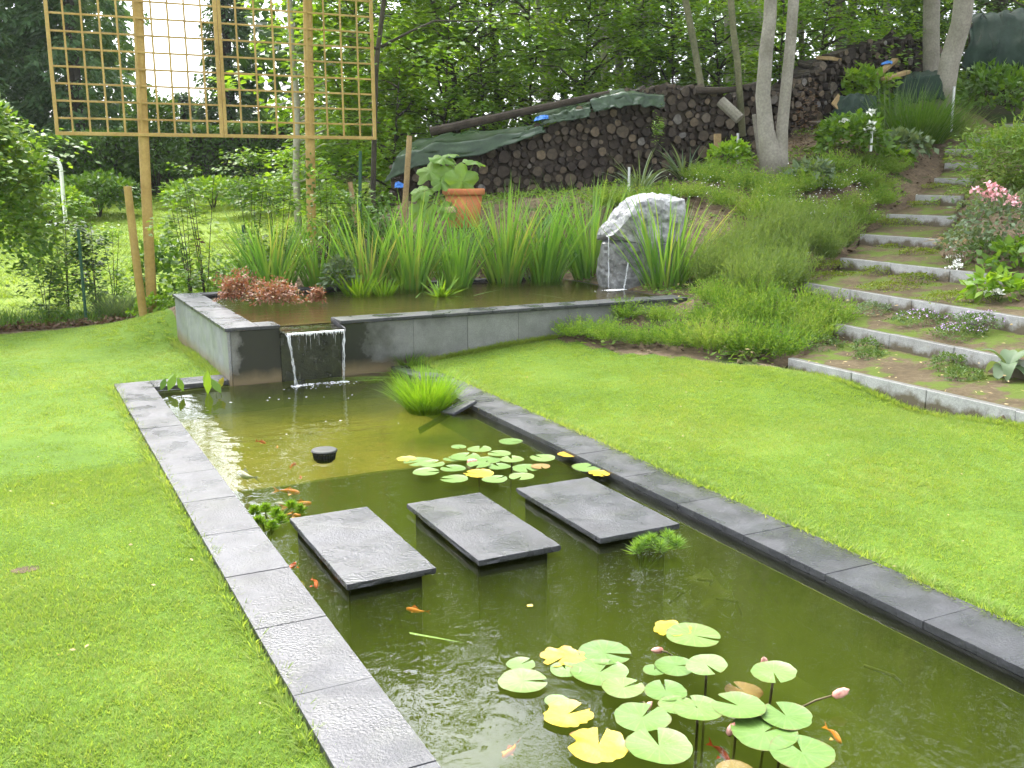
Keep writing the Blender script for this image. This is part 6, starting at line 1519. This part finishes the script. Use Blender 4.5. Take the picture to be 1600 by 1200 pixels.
bush('leafy_border_plant', 'low leafy plant spilling over the fourth kerb step', 'plant', 1560, 470, .32, .26, 150, .15, .09, 'brightleaf')
bush('border_herb', 'fine leaved herb between the rose and the fifth kerb step', 'plant', 1510, 400, .35, .35, 420, .07, .035, 'blueleaf')
bush('border_herb', 'greyish herb at the edge of the bed below the rose', 'plant', 1545, 415, .35, .3, 380, .07, .035, 'thyme')
for px, py, lab, n_, r_ in [(1493, 428, 'cluster of creamy white flowers hanging over the fourth kerb step', 7, .035), (1553, 464, 'white daisy like blooms beside the fourth kerb step', 4, .045), (1489, 405, 'small cream flowers above the fourth kerb step', 5, .03)]:
    p = hit(px, py + 8); e = empty('white_flower', lab, 'flowers', tuple(p), group='white flowers beside the steps')
    V, F = shoots(30, .08, .2, .008, .6, .3, 2); link('stems', mesh_np('stems', V, F), G['thyme'], e)
    flower_head(e, [(R(-.12, .12), R(-.08, .08), R(.08, .2)) for _ in range(n_)], 'white_petal', r_, 18)
# mullein-like rosette on the first tread
p = hit(1572, 600); p[2] += .14; MU = empty('mullein', 'young mullein with large soft grey green leaves on the lowest tread', 'plant', tuple(p))
for i in range(8):
    a = i * .8 + R(-.2, .2); L_ = R(.2, .32); el = [.3, .9, .5, 1.1, .4, .75, .2, 1.0][i]; V = []; nn = 9
    for k in range(nn):
        f = k / (nn - 1); w_ = .075 * math.sin(math.pi * min(.98, f ** .8 * .93 + .06)) ; th = el - 1.3 * f * f * (1 if el < .8 else .35)
        x = L_ * f * math.cos(th * .8); z = L_ * f * math.sin(max(-.3, th)); V += [(x, -w_, z + w_ * .4), (x, 0, z), (x, w_, z + w_ * .4)]
    F = [(3 * k + j, 3 * k + j + 1, 3 * k + 4 + j, 3 * k + 3 + j) for k in range(nn - 1) for j in (0, 1)]
    o = MB().add(V, F).build('leaf', G['blueleaf'], MU, smooth=True); o.rotation_euler = (0, 0, a)
# moss and thyme cushions on the treads
def cushion(label, px, py, r, h, mt, n, cat='moss', flowers=None, L=.03, W=.016, up=.0):
    p = hit(px, py); p[2] += .12 + up
    V, F = leafball(n, r, r * .7, h, 0, L, W, shell=.75, lump=.6, seed=px * .7)
    e = plant('thyme_cushion' if cat == 'thyme' else 'moss_cushion', label, cat, p, mesh_np('foliage', V, F), mt, rz=R(-.4, .4), group='cushions on the step treads')
    if flowers:
        n2 = 110; a = R(0, 6.28, n2); q = np.sqrt(R(0, 1, n2)); P = np.stack([q * r * np.cos(a), q * r * .7 * np.sin(a), h * np.sqrt(1 - q ** 2 * .9) + .015], 1)
        V, F = leaf_quads(P, rng.normal(0, 1, (n2, 3)), rng.normal(0, .4, (n2, 3)) + [0, 0, 1], .022, .02); o = link('flowers', mesh_np('flowers', V, F), G['lilac_petal'], e); o['kind'] = 'stuff'
for a in [('thyme cushion with lilac bloom on the second tread near its middle', 1435, 515, .34, .07, 'thyme', 900, 'thyme', 1), ('wide thyme cushion with lilac bloom at the open end of the second tread', 1530, 522, .4, .08, 'thyme', 1100, 'thyme', 1),
          ('lilac thyme hanging over the second kerb step', 1500, 540, .32, .09, 'thyme', 900, 'thyme', 1), ('pale silvery thyme on the second tread', 1362, 500, .24, .07, 'blueleaf', 600, 'thyme'),
          ('round green cushion by the wall end of the lowest tread', 1282, 556, .28, .07, 'thyme', 650, 'thyme'), ('green cushion in the middle of the lowest tread', 1352, 560, .17, .08, 'thyme', 450, 'thyme'), ('small flat cushion next to the middle one on the lowest tread', 1357, 577, .18, .05, 'thyme', 420, 'thyme'),
          ('dense green cushion on the lowest tread near the mullein', 1480, 590, .2, .09, 'thyme', 600, 'thyme'), ('green cushion at the rim of the lowest tread', 1505, 610, .19, .07, 'thyme', 520, 'thyme'),
          ('moss cushion on the third tread near its upper end', 1310, 428, .4, .05, 'moss', 900), ('long moss cushion along the rim of the third kerb step', 1300, 446, .45, .045, 'moss', 1000), ('moss cushion in the middle of the third tread', 1380, 440, .3, .07, 'moss', 800), ('moss cushion on the third tread toward the roses', 1430, 450, .3, .05, 'moss', 700),
          ('moss strip hanging over the middle of the third kerb step', 1400, 464, .5, .05, 'moss', 1100), ('moss strip at the open end of the third kerb step', 1500, 482, .5, .05, 'moss', 1000), ('thick moss cushion above the fifth kerb step', 1430, 362, .55, .08, 'moss', 1200), ('moss patch above the fifth kerb step, wall side', 1390, 358, .4, .05, 'moss', 800),
          ('green patch on the fourth tread', 1440, 408, .3, .05, 'moss', 700), ('second green patch on the fourth tread', 1400, 400, .25, .04, 'moss', 500), ('moss patch above the sixth kerb step', 1450, 330, .4, .05, 'moss', 700), ('moss patch above the seventh kerb step', 1470, 303, .4, .05, 'moss', 600)]:
    cushion(*a)
# dry straw heap below the rose
p = hit(1490, 395); n = 160; P = np.stack([rng.normal(0, .22, n), rng.normal(0, .16, n), R(.0, .09, n)], 1) + p + [0, 0, .1]
V, F = leaf_quads(P, rng.normal(0, 1, (n, 3)) * [1, 1, .3], rng.normal(0, .5, (n, 3)) + [0, 0, 1], R(.08, .18, n), R(.008, .016, n)); tag(link('dry_straw', mesh_np('dry_straw', V, F), G['straw']), 'pale dry stalks lying beside the fifth kerb step', 'straw', kind='stuff')
# arching grey-green day lily by the beam, dead brown stalk, tiny fern in the woodpile
for px, py, lab in [(1000, 305, 'arching grey green day lily leaves left of the fallen beam'), (1070, 282, 'arching grey green day lily leaves before the fallen beam')]:
    plant('day_lily', lab, 'day lily', hit(px, py), mesh_np('foliage', *shoots(46, .1, .85, .035, .7, 1.1, 6)), 'blueleaf', group='day lilies by the woodpile')
plant('dead_stalk', 'dead reddish brown plant stalk in front of the far woodpile', 'plant', hit(1256, 232), mesh_np('foliage', *sprays(24, lambda i: (np.array([0, 0, .1 + 1.0 * i / 24]), R(0, 6.28), .22), .2, .1, 12, .09, .03)), 'brownleaf')
p = at(1017, 200, 18.25); plant('wood_fern', 'small bright fern growing out of the front woodpile', 'fern', p, mesh_np('fronds', *sprays(7, lambda i: (np.zeros(3), R(-2.8, -.2), .22), .2, .1, 22, .07, .03)), 'brightleaf', part='fronds', rz=0)
plant('fern_tuft', 'small yellow green tuft at the foot of the woodpile behind the irises', 'fern', hit(958, 315), mesh_np('foliage', *shoots(40, .05, .22, .02, .9, .4, 3)), 'brightleaf')

# ------------------------------------------------------------------ pond life
def lily_pad(r, seed, curl=.0, ragged=0.0, notch=.22, tilt=0):
    rr_ = np.random.default_rng(seed); n = 40; V = [(0, 0, .002)]; a0 = notch; rings = 4
    A = np.linspace(a0, 2 * math.pi - a0, n)
    rg = 1 + .02 * np.sin(A * 3 + seed) + ragged * np.minimum(0, np.array([mnoise.noise(Vector((math.cos(t) * 2.5, math.sin(t) * 2.5, seed))) for t in A]) * 1.6)
    for k in range(1, rings + 1):
        for i in range(n):
            q = k / rings; rad = q * (rg[i] if k == rings else 1 * min(1, rg[i] + .1)); t = A[i]
            lift = curl * max(0, q - .75) ** 2 * (1.3 + math.sin(2 * t + seed)) * 6 + .008 * math.sin(3 * t + seed * 2) * q
            V.append((rad * math.cos(t), rad * math.sin(t), .004 + lift))
    F = [(0, 1 + i, 2 + i) for i in range(n - 1)] + [(1 + (k - 1) * n + i, 1 + k * n + i, 2 + k * n + i, 2 + (k - 1) * n + i) for k in range(1, rings) for i in range(n - 1)]
    return V, F
def lily(label, c_px, pads, stems=12):
    c = onz(*c_px, WZ); e = empty('water_lily', label, 'water lily', (c[0], c[1], WZ), group='water lilies in the long pond')
    for i, (px, py, rx, kind, z, rot, up) in enumerate(pads):
        p = onz(px, py, WZ + up); d = np.linalg.norm(p - EYE); r = rx / FPX * d
        V, F = lily_pad(1, i * 7 + int(px), .045 if kind != 'padbrown' else .03, .3 if kind == 'padyellow' else .06, R(.1, .25))
        me = bpy.data.meshes.new('lily_pad'); me.from_pydata([(x, y, zz_) for x, y, zz_ in V], [], F); me.polygons.foreach_set('use_smooth', np.ones(len(F), dtype=bool))
        o = link('lily_pad', me, G[kind], e, (p[0] - c[0], p[1] - c[1], up + z + .004 + .0015 * i)); o.scale = (r, r, r)
        o.rotation_euler = (R(-.015, .015) + (.10 if up > .03 else 0), R(-.015, .015), rot if rot is not None else R(0, 6.28))
        if kind == 'padyellow': o['label'] = 'yellowed ragged lily pad'
        q = np.array([(p[0] - c[0]) * .75, (p[1] - c[1]) * .75, -.7]); pl = np.array([p[0] - c[0], p[1] - c[1], up + z])
        if up > .005: MB().add(*tube([pl, (pl * .6 + q * .4) + [0, 0, -.1], q], [.0055, .006, .006], 6)).build('stalk', G['redstem'], e, smooth=True)
    return e, c
near = [(880, 1028, 36, 'padyellow', 0, None, 0), (945, 1022, 40, 'pad', 0, 5.5, 0), (937, 1053, 44, 'pad', 0, .5, 0), (884, 1048, 24, 'pad', -.003, None, 0), (814, 1041, 22, 'pad', 0, .3, 0), (817, 1068, 37, 'pad', 0, 5.8, 0),
        (870, 1100, 19, 'pad', 0, None, 0), (887, 1121, 39, 'padyellow', 0, .2, 0), (935, 1170, 48, 'padyellow', 0, .9, 0), (1050, 988, 30, 'padyellow', 0, None, 0), (1083, 999, 41, 'pad', 0, 5.4, 0),
        (1022, 1054, 17, 'pad', 0, None, 0), (1055, 1048, 31, 'pad', 0, 5.9, .0), (1104, 1047, 31, 'pad', 0, 4.6, .04), (973, 1083, 32, 'pad', 0, .1, .0), (1040, 1089, 32, 'pad', 0, None, 0), (1058, 1112, 28, 'pad', 0, None, 0), (1090, 1118, 37, 'pad', 0, 1.5, .03),
        (1153, 1114, 39, 'pad', 0, 2.0, .03), (1003, 1133, 42, 'pad', 0, .5, 0), (1208, 1062, 33, 'pad', 0, 4.2, .04), (1162, 1075, 28, 'padbrown', -.05, None, 0), (1227, 1132, 38, 'pad', 0, None, .01), (1193, 1159, 48, 'pad', 0, .1, 0), (1029, 1181, 49, 'pad', 0, 1.2, 0), (1252, 1192, 46, 'pad', 0, 1.3, .0), (1150, 1200, 30, 'padbrown', -.06, None, 0)]
L1, c1 = lily('water lily with many large pads and pink buds in the deep end of the pond', (1080, 1090), near)
def bud(e, c, px, py, h, dirv, stalk_to, s=1.0):
    p = onz(px, py, WZ + h) - np.array([c[0], c[1], WZ])
    V, F = lathe([(.001, -.03), (.013, -.022), (.017, 0), (.013, .02), (.001, .036)], 10)
    o = MB().add(V, F).build('flower_bud', G['budpink'], e, smooth=True, loc=tuple(p)); o.rotation_euler = Vector(dirv).to_track_quat('Z', 'Y').to_euler(); o.scale = (s, s, s)
    q = onz(*stalk_to, WZ - .02) - np.array([c[0], c[1], WZ]); MB().add(*tube([p, (p + q) / 2 + [0, 0, .01], q], [.004, .0045, .005], 6)).build('bud_stalk', G['redstem'], e, smooth=True)
bud(L1, c1, 1195, 1036, .05, (-.3, -.1, .8), (1192, 1062)); bud(L1, c1, 1313, 1083, .06, (.9, -.2, .25), (1236, 1113), 1.15); bud(L1, c1, 1142, 1140, .02, (.2, -.1, .5), (1140, 1150), .9)
bud(L1, c1, 1028, 1016, .0, (-.8, .2, .1), (1055, 1028), .9); bud(L1, c1, 1012, 1104, .02, (.4, .1, .2), (1000, 1098), .8)
far = [(717, 699, 12, 'pad', 0, None, 0), (749, 703, 19, 'pad', 0, None, 0), (798, 695, 19, 'pad', .02, None, 0), (706, 719, 14, 'pad', 0, None, 0), (727, 716, 24, 'pad', 0, None, 0), (780, 713, 18, 'pad', .01, None, 0), (762, 722, 22, 'pad', 0, None, 0),
       (748, 729, 19, 'pad', 0, None, .01), (800, 721, 19, 'pad', 0, None, .01), (848, 719, 20, 'pad', 0, None, 0), (780, 733, 18, 'pad', 0, None, 0), (822, 736, 22, 'pad', 0, None, 0), (655, 726, 24, 'pad', 0, None, 0), (635, 722, 16, 'padyellow', 0, None, 0), (675, 730, 20, 'pad', 0, None, 0),
       (666, 743, 21, 'pad', 0, None, 0), (708, 738, 20, 'pad', 0, None, 0), (748, 746, 24, 'padyellow', 0, None, 0), (710, 755, 22, 'pad', 0, None, 0), (773, 756, 20, 'pad', 0, None, 0), (815, 752, 20, 'pad', 0, None, 0), (888, 717, 17, 'padyellow', 0, None, 0), (917, 738, 24, 'pad', 0, None, 0), (936, 748, 17, 'padyellow', 0, None, 0), (845, 735, 15, 'padbrown', -.01, None, 0)]
L2, c2 = lily('water lily whose small pads crowd the water behind the stepping stones', (762, 730), far)
MB().add(*rock(.035, .03, .025, 2, .2, 2)).build('flower_bud', G['budpink'], L2, loc=tuple(onz(738, 725, WZ) - np.array([c2[0], c2[1], WZ]) + [0, 0, .012]))

p = onz(668, 634, WZ); single('sedge_tuft', 'tuft of fine bright green sedge leaning out from the pond edge', 'sedge', (p[0], p[1], WZ - .05), mesh_np('sedge_tuft', *shoots(900, .17, .46, .006, .55, .5, 4)), 'sedge')
V, F = blades(np.array([onz(612, 590, WZ + .005)] * 16) + np.stack([R(-.3, .3, 16), R(-.1, .1, 16), np.zeros(16)], 1), R(2.6, 3.4, 16), R(1.38, 1.5, 16), R(.3, .6, 16), .012, 4, .08)
tag(link('floating_grass', mesh_np('floating_grass', V, F), G['sedge']), 'drowned grass blades floating between the waterfall and the sedge tuft', 'water plant')
# upright leaves in the pond corner
p = onz(300, 607, WZ); e = empty('arrowhead_plant', 'yellow green broad leaved plant in the corner of the pond by the glare', 'water plant', (p[0], p[1], WZ))
for px, py, r, mt in [(268, 597, 13, 'brightleaf'), (282, 601, 10, 'shrub'), (325, 598, 16, 'brightleaf'), (338, 603, 12, 'shrub'), (345, 599, 9, 'padyellow'), (255, 600, 9, 'shrub')]:
    q = onz(px, py, WZ + .1) ; q2 = q - p; s = r / FPX * np.linalg.norm(q)
    V = [(0, 0, -s * 1.2), (s * .5, 0, -.2 * s), (s * .45, .2 * s, .5 * s), (0, .1 * s, 1.2 * s), (-s * .45, .2 * s, .5 * s), (-s * .5, 0, -.2 * s)]
    o = MB().add(V, [(0, 1, 2, 3, 4, 5)]).build('leaf', G[mt], e, loc=tuple(q2)); o.rotation_euler = (R(-.6, .2), R(-.5, .5), R(-.5, .5))
    MB().add(*tube([q2 - [0, 0, s], (q2 * .8) * [1, 1, 0] + [0, 0, -.25]], .004, 5)).build('stalk', G['stem'], e)
# floating pump strainer
p = onz(507, 712, WZ); e = empty('pump_strainer', 'black round plastic strainer sticking out of the shallow water', 'strainer', (p[0], p[1], WZ))
MB().add(*lathe([(.001, .052), (.09, .05), (.098, .044), (.098, .036), (.09, .03), (.085, .03)], 28)).build('lid', G['blackplastic'], e, smooth=False)
for i in range(26):
    a = 2 * math.pi * i / 26; MB().add(*tube([(.088 * math.cos(a), .088 * math.sin(a), .034), (.075 * math.cos(a), .075 * math.sin(a), -.03)], .004, 4)).build('rib', G['blackplastic'], e)
MB().add(*lathe([(.080, .012), (.078, -.02), (.06, -.045)], 20)).build('body', G['blackplastic'], e)
# parrot feather: whorls on stems
def feather(label, pxs, blue, sc):
    p = onz(*pxs[0][:2], WZ); e = empty('parrot_feather', label, 'water plant', (p[0], p[1], WZ), group='parrot feather in the pond')
    for px, py, h in pxs:
        q = onz(px, py, WZ + h) - p; n = 130; f = R(0, 1, n); a = R(0, 6.28, n); rad = sc * (1 - .55 * f)
        P = np.stack([np.zeros(n), np.zeros(n), (f - .5) * sc * .9], 1) + [q[0], q[1], h]
        T = np.stack([np.cos(a), np.sin(a), .25 + f * .9], 1); V, F = leaf_quads(P, T, rng.normal(0, 1, (n, 3)), rad * R(.9, 1.5, n), .005 if blue else .010)
        link('whorl', mesh_np('whorl', V, F), G['squashleaf' if blue else 'brightleaf'], e)
        MB().add(*tube([(q[0], q[1], h), (q[0] * .5, q[1] * .5, -.05), (0, 0, -.2)], [.004, .005, .005], 5)).build('stem', G['stem'], e)
feather('bright green parrot feather at the edge by the closest stepping stone', [(415, 795, .05), (432, 802, .06), (398, 798, .03), (455, 790, .05), (440, 812, .03), (405, 815, .02), (425, 822, .02), (470, 796, .02)], False, .05)
feather('feathery pale green water plant in front of the third stepping stone', [(1003, 850, .05), (1018, 845, .06), (1045, 840, .07), (1032, 855, .04), (1058, 850, .05), (995, 858, .03)], True, .065)
# submerged algae lump and weed strands
p = onz(1150, 915, -.42); V, F = rock(.30, .20, .17, 5, .35, 4, freq=2.2, angular=.8); tag(MB().add(V, F).build('algae_clump', G['algae'], smooth=True, loc=(p[0], p[1], -.5)), 'olive lump of algae covered stone under water beyond the third stepping stone', 'algae')
b = MB()
for x, y, a_ in [(1090, 905, .4), (1120, 935, .1), (1060, 925, .8), (1190, 905, -.3), (1350, 1040, -.6)]:
    q = onz(x, y, -.25); b.add(*tube([q, q + [.15 * math.cos(a_), .12 * math.sin(a_), -.05], q + [.3 * math.cos(a_ + .3), .3 * math.sin(a_ + .3), -.2]], [.008, .01, .006], 6))
tag(b.build('water_weed', G['algae'], smooth=True), 'olive strands of weed drifting under water around the algae clump', 'water weed', kind='stuff')
# floating bits
V, F = blades(np.array([onz(640, 989, WZ + .006)]), np.array([-.22 + math.atan2(*(onz(718, 1003, WZ) - onz(640, 989, WZ))[[1, 0]]) + .22]), np.array([1.555]), [.27], .02, 5, .0, twist=np.array([math.atan2(*(onz(718, 1003, WZ) - onz(640, 989, WZ))[[1, 0]]) + 1.57]))
V[:, 2] = WZ + .006; tag(link('floating_iris_leaf', mesh_np('floating_iris_leaf', V, F), G['brightleaf']), 'long yellow green iris leaf floating in front of the first stepping stone', 'leaf')
def speck(name, label, cat, px, py, r, mt):
    p = onz(px, py, WZ + .006); n = 10; V = [(r * math.cos(6.283 * i / n) * (1.5 if cat == 'leaf' else 1), r * math.sin(6.283 * i / n), .002 * math.sin(i * 2)) for i in range(n)]
    return tag(MB().add(V, [tuple(range(n))]).build(name, G[mt], loc=tuple(p)), label, cat)
speck('fallen_petal', 'small round yellow petal floating past the second stepping stone', 'petal', 828, 946, .016, 'padyellow')
speck('fallen_leaf', 'small green leaf floating at the corner of the third stepping stone', 'leaf', 953, 839, .016, 'brightleaf')
speck('fallen_leaf', 'tiny pale leaf caught against the pond wall under the long edging', 'leaf', 1441, 973, .014, 'blueleaf')
# goldfish
def fish(label, px, py, dep, ln, heading, mt, bend=.15):
    p = onz(px, py, -dep - .02); n = 12; V = []; secs = np.linspace(0, 1, 9)
    for f in secs:
        w_ = .19 * ln * math.sin(math.pi * min(1, .08 + f * .9)) ** .75 * (1 - .45 * f); h = w_ * 1.25
        yb = bend * ln * math.sin(f * 3) * f
        V += [(-ln * .72 * f, yb + w_ * .5 * math.cos(6.283 * i / n), h * .5 * math.sin(6.283 * i / n)) for i in range(n)]
    F = [(j * n + i, j * n + (i + 1) % n, (j + 1) * n + (i + 1) % n, (j + 1) * n + i) for j in range(8) for i in range(n)] + [tuple(range(n - 1, -1, -1)), tuple(8 * n + i for i in range(n))]
    e = empty('goldfish', label, 'goldfish', tuple(p), heading, group='goldfish in the pond')
    MB().add(V, F).build('body', G[mt], e, smooth=True)
    t = (-ln * .68, bend * ln * .25, 0); MB().add([t, (-ln * .98, t[1] + ln * .08, ln * .11), (-ln * .88, t[1] + ln * .04, 0), (-ln * .98, t[1] - ln * .02, -ln * .11)], [(0, 1, 2), (0, 2, 3)]).build('tail_fin', G[mt], e)
    MB().add([(-ln * .22, 0, ln * .1), (-ln * .32, 0, ln * .19), (-ln * .5, .01, ln * .09)], [(0, 1, 2)]).build('dorsal_fin', G[mt], e)
    for s in (1, -1): MB().add([(-ln * .2, s * ln * .09, -.02 * ln), (-ln * .28, s * ln * .19, -.06 * ln), (-ln * .34, s * ln * .1, -.02 * ln)], [(0, 1, 2)]).build('side_fin', G[mt], e)
def hd(px, py, qx, qy): a, c = onz(px, py, WZ), onz(qx, qy, WZ); return math.atan2(c[1] - a[1], c[0] - a[0])
for lab, a_, b_, dep, ln, mt in [('bright orange goldfish just past the edge of the shallow shelf', (468, 770), (430, 767), .13, .22, 'fish'), ('orange goldfish swimming toward the parrot feather', (486, 786), (440, 794), .13, .22, 'fish'), ('orange goldfish half under the corner of the first stepping stone', (470, 806), (440, 805), .12, .16, 'fish'),
                                 ('pale silvery goldfish above the parrot feather', (430, 786), (450, 788), .14, .15, 'palefish'), ('red goldfish between the edging and the first stepping stone', (462, 880), (452, 898), .13, .17, 'redfish'), ('second red goldfish lower along the edging by the first stepping stone', (495, 918), (488, 908), .13, .16, 'redfish'),
                                 ('orange goldfish in front of the first stepping stone', (635, 951), (660, 954), .14, .14, 'fish'), ('orange goldfish near the glare at the near edge', (786, 1183), (800, 1166), .14, .14, 'fish'), ('red goldfish under the lily pads', (1140, 1188), (1122, 1174), .12, .15, 'redfish'), ('thin orange goldfish to the side of the lily pads', (1314, 1160), (1294, 1142), .14, .14, 'fish'),
                                 ('red goldfish beside the glare in the shallow end', (415, 692), (404, 690), .13, .13, 'redfish'), ('small orange goldfish deeper in the shallow end', (433, 700), (431, 696), .15, .09, 'fish'), ('red and white goldfish near the shelf edge', (462, 724), (456, 730), .15, .13, 'redfish'), ('pale goldfish gliding beside the glare over the shelf edge', (372, 738), (400, 746), .12, .28, 'palefish'), ('faint pink goldfish at the dark edge of the shelf', (470, 748), (466, 742), .15, .1, 'redfish')]:
    fish(lab, *a_, dep, ln, hd(*b_, *a_), mt)

# ------------------------------------------------------------------ mown lawn: tufts instanced from points (uncountable)
def tuft_mesh(n, r, L, W, seed, flat=.5):
    V, F = shoots(n, r, L, W, flat, .9, 2); return mesh_np('tuft', V, F)
def tuft_object(name, me, mat):
    me.materials.append(G[mat]); return bpy.data.objects.new(name, me)
def scatter(name, label, cat, pts, scl, mat, protos):
    me = bpy.data.meshes.new(name); me.vertices.add(len(pts)); me.vertices.foreach_set('co', np.asarray(pts, np.float32).ravel())
    at_ = me.attributes.new('size', 'FLOAT', 'POINT'); at_.data.foreach_set('value', np.asarray(scl, np.float32))
    me.update(); o = link(name, me, G[mat])
    ng = bpy.data.node_groups.new(name + '_nodes', 'GeometryNodeTree')
    ng.interface.new_socket('Geometry', in_out='INPUT', socket_type='NodeSocketGeometry'); ng.interface.new_socket('Geometry', in_out='OUTPUT', socket_type='NodeSocketGeometry')
    gi, go = ng.nodes.new('NodeGroupInput'), ng.nodes.new('NodeGroupOutput')
    ip = ng.nodes.new('GeometryNodeInstanceOnPoints'); jn = ng.nodes.new('GeometryNodeJoinGeometry')
    for pr in protos:
        oi = ng.nodes.new('GeometryNodeObjectInfo'); oi.inputs['Object'].default_value = pr; oi.inputs['As Instance'].default_value = True
        ng.links.new(oi.outputs['Geometry'], jn.inputs[0])
    ng.links.new(gi.outputs[0], ip.inputs['Points']); ng.links.new(jn.outputs[0], ip.inputs['Instance']); ip.inputs['Pick Instance'].default_value = True
    ri = ng.nodes.new('FunctionNodeRandomValue'); ri.data_type = 'INT'; ri.inputs[4].default_value = 0; ri.inputs[5].default_value = len(protos) - 1
    ng.links.new(ri.outputs[2], ip.inputs['Instance Index'])
    rv = ng.nodes.new('FunctionNodeRandomValue'); rv.data_type = 'FLOAT_VECTOR'; rv.inputs[0].default_value = (-.12, -.12, 0); rv.inputs[1].default_value = (.12, .12, 6.283)
    ng.links.new(rv.outputs[0], ip.inputs['Rotation'])
    na = ng.nodes.new('GeometryNodeInputNamedAttribute'); na.data_type = 'FLOAT'; na.inputs[0].default_value = 'size'
    ng.links.new(na.outputs[0], ip.inputs['Scale']); ng.links.new(ip.outputs[0], go.inputs[0])
    md = o.modifiers.new('scatter', 'NODES'); md.node_group = ng
    return tag(o, label, cat, kind='stuff')
PR = [tuft_object('lawn_tuft', tuft_mesh(34, .055, .033, .0032, i, .6), 'grass') for i in range(4)]
def lawn_points(n, x0, x1, y0, y1, test):
    x, y = R(x0, x1, n), R(y0, y1, n); k = test(x, y) & (zone(x, y) == 0); x, y = x[k], y[k]
    return np.stack([x, y, terr(x, y) - .004], 1)
LP = np.concatenate([lawn_points(39000, -4.2, .852, 1.4, 7.5, lambda x, y: x > -99), lawn_points(22000, -8, 1.9, 7.5, 15.6, lambda x, y: (px_of(x, y) > -600) & ((x < .852) | (y > 10.43))),
                     lawn_points(23000, 3.968, 7.12, 1.2, 10.04, lambda x, y: px_of(x, y) < 2300)])
BARE = [(hit(40, 893), .07, .05)]
for c_, ra_, rb_ in BARE: LP = LP[np.hypot((LP[:, 0] - c_[0]) / ra_, (LP[:, 1] - c_[1]) / rb_) > R(.7, 1.1, len(LP))]
b = MB()
for c_, ra_, rb_ in BARE:
    V = [(c_[0], c_[1], c_[2] + .012)] + [(c_[0] + ra_ * math.cos(a) * (1 + .25 * mnoise.noise(Vector((a * 1.3, c_[0], 0)))), c_[1] + rb_ * math.sin(a), c_[2] + .004) for a in np.linspace(0, 6.283, 19)[:-1]]
    b.add(V, [(0, 1 + i, 1 + (i + 1) % 18) for i in range(18)])
tag(b.build('bare_soil', G['soil'], smooth=True), 'small bare worn patches in the lawn', 'soil', kind='stuff')
n = 170; k_ = rng.integers(0, len(LP), n); P = LP[k_] + np.stack([np.zeros(n), np.zeros(n), R(.022, .036, n)], 1)
V, F = leaf_quads(P, rng.normal(0, 1, (n, 3)) * [1, 1, .15], rng.normal(0, .35, (n, 3)) + [0, 0, 1], R(.012, .035, n), R(.006, .016, n)); tag(link('lawn_litter', mesh_np('lawn_litter', V, F), G['straw']), 'tiny fallen leaves and clippings lying on the lawn', 'litter', kind='stuff')
lift = np.array([mnoise.noise(Vector((x * .5, y * .5, 0))) for x, y, z in LP])
tag(scatter('mown_grass', 'short mown grass of the lawn on both sides of the pond', 'grass', LP, R(.8, 1.25, len(LP)) * (1 + .25 * lift), 'grass', PR), kind='stuff')
# longer uncut fringe against stone edges
FR = []
for _ in range(2600):
    s = rng.integers(5)
    if s == 0: FR.append((.845 - abs(rng.normal(0, .012)), R(2.2, 10.4)))
    elif s == 1: FR.append((3.972 + abs(rng.normal(0, .012)), R(2.4, 10.0)))
    elif s == 2: FR.append((R(4.0, 5.6), 10.035 - abs(rng.normal(0, .02))))
    elif s == 3: FR.append((7.10 - abs(rng.normal(0, .03)), R(4.4, 7.9)))
    else: FR.append((1.89 - abs(rng.normal(0, .03)), R(10.45, 13.4)))
FR = np.array(FR); FP = np.stack([FR[:, 0], FR[:, 1], terr(FR[:, 0], FR[:, 1]) - .004], 1)
PR2 = [tuft_object('fringe_tuft', tuft_mesh(16, .035, .075, .0036, i, .8), 'grass') for i in range(3)]
scatter('edge_grass', 'longer uncut grass fringe against the slate and kerb edges', 'grass', FP, R(.6, 1.35, len(FP)), 'grass', PR2)
PR3 = [tuft_object('meadow_tuft', tuft_mesh(22, .12, .09, .010, i, .9), 'meadowgrass') for i in range(3)]
n = 16000; x, y = R(-7, 12, n), R(15.6, 36, n); k = (zone(x, y) == 1) & (px_of(x, y) > -80); x, y = x[k], y[k]
scatter('meadow_grass', 'rougher grass of the neighbouring garden beyond the fence', 'grass', np.stack([x, y, terr(x, y)], 1), R(.7, 1.3, len(x)), 'meadowgrass', PR3)
p = onz(650, 570, .04); single('weed_tuft', 'ragged grass tuft at the foot of the slate wall by the long edging', 'grass tuft', (p[0], 9.98, .02), mesh_np('weed_tuft', *shoots(140, .12, .2, .006, .9, .5, 3)), 'shrub')

# ------------------------------------------------------------------ damp air
V, F = box(-75, 125, -15, 145, -3.0, 32)
hz = tag(link('haze', mesh_np('haze', V, np.array(F))), 'thin bright damp air over the whole garden', 'haze', kind='stuff')
m = bpy.data.materials.new('damp_air'); m.use_nodes = True; m.node_tree.nodes.clear()
o_ = m.node_tree.nodes.new('ShaderNodeOutputMaterial'); pv = m.node_tree.nodes.new('ShaderNodeVolumePrincipled')
pv.inputs['Color'].default_value = (.92, .95, 1, 1); pv.inputs['Density'].default_value = .00035; pv.inputs['Anisotropy'].default_value = .2
m.node_tree.links.new(pv.outputs[0], o_.inputs['Volume']); hz.data.materials.append(m)
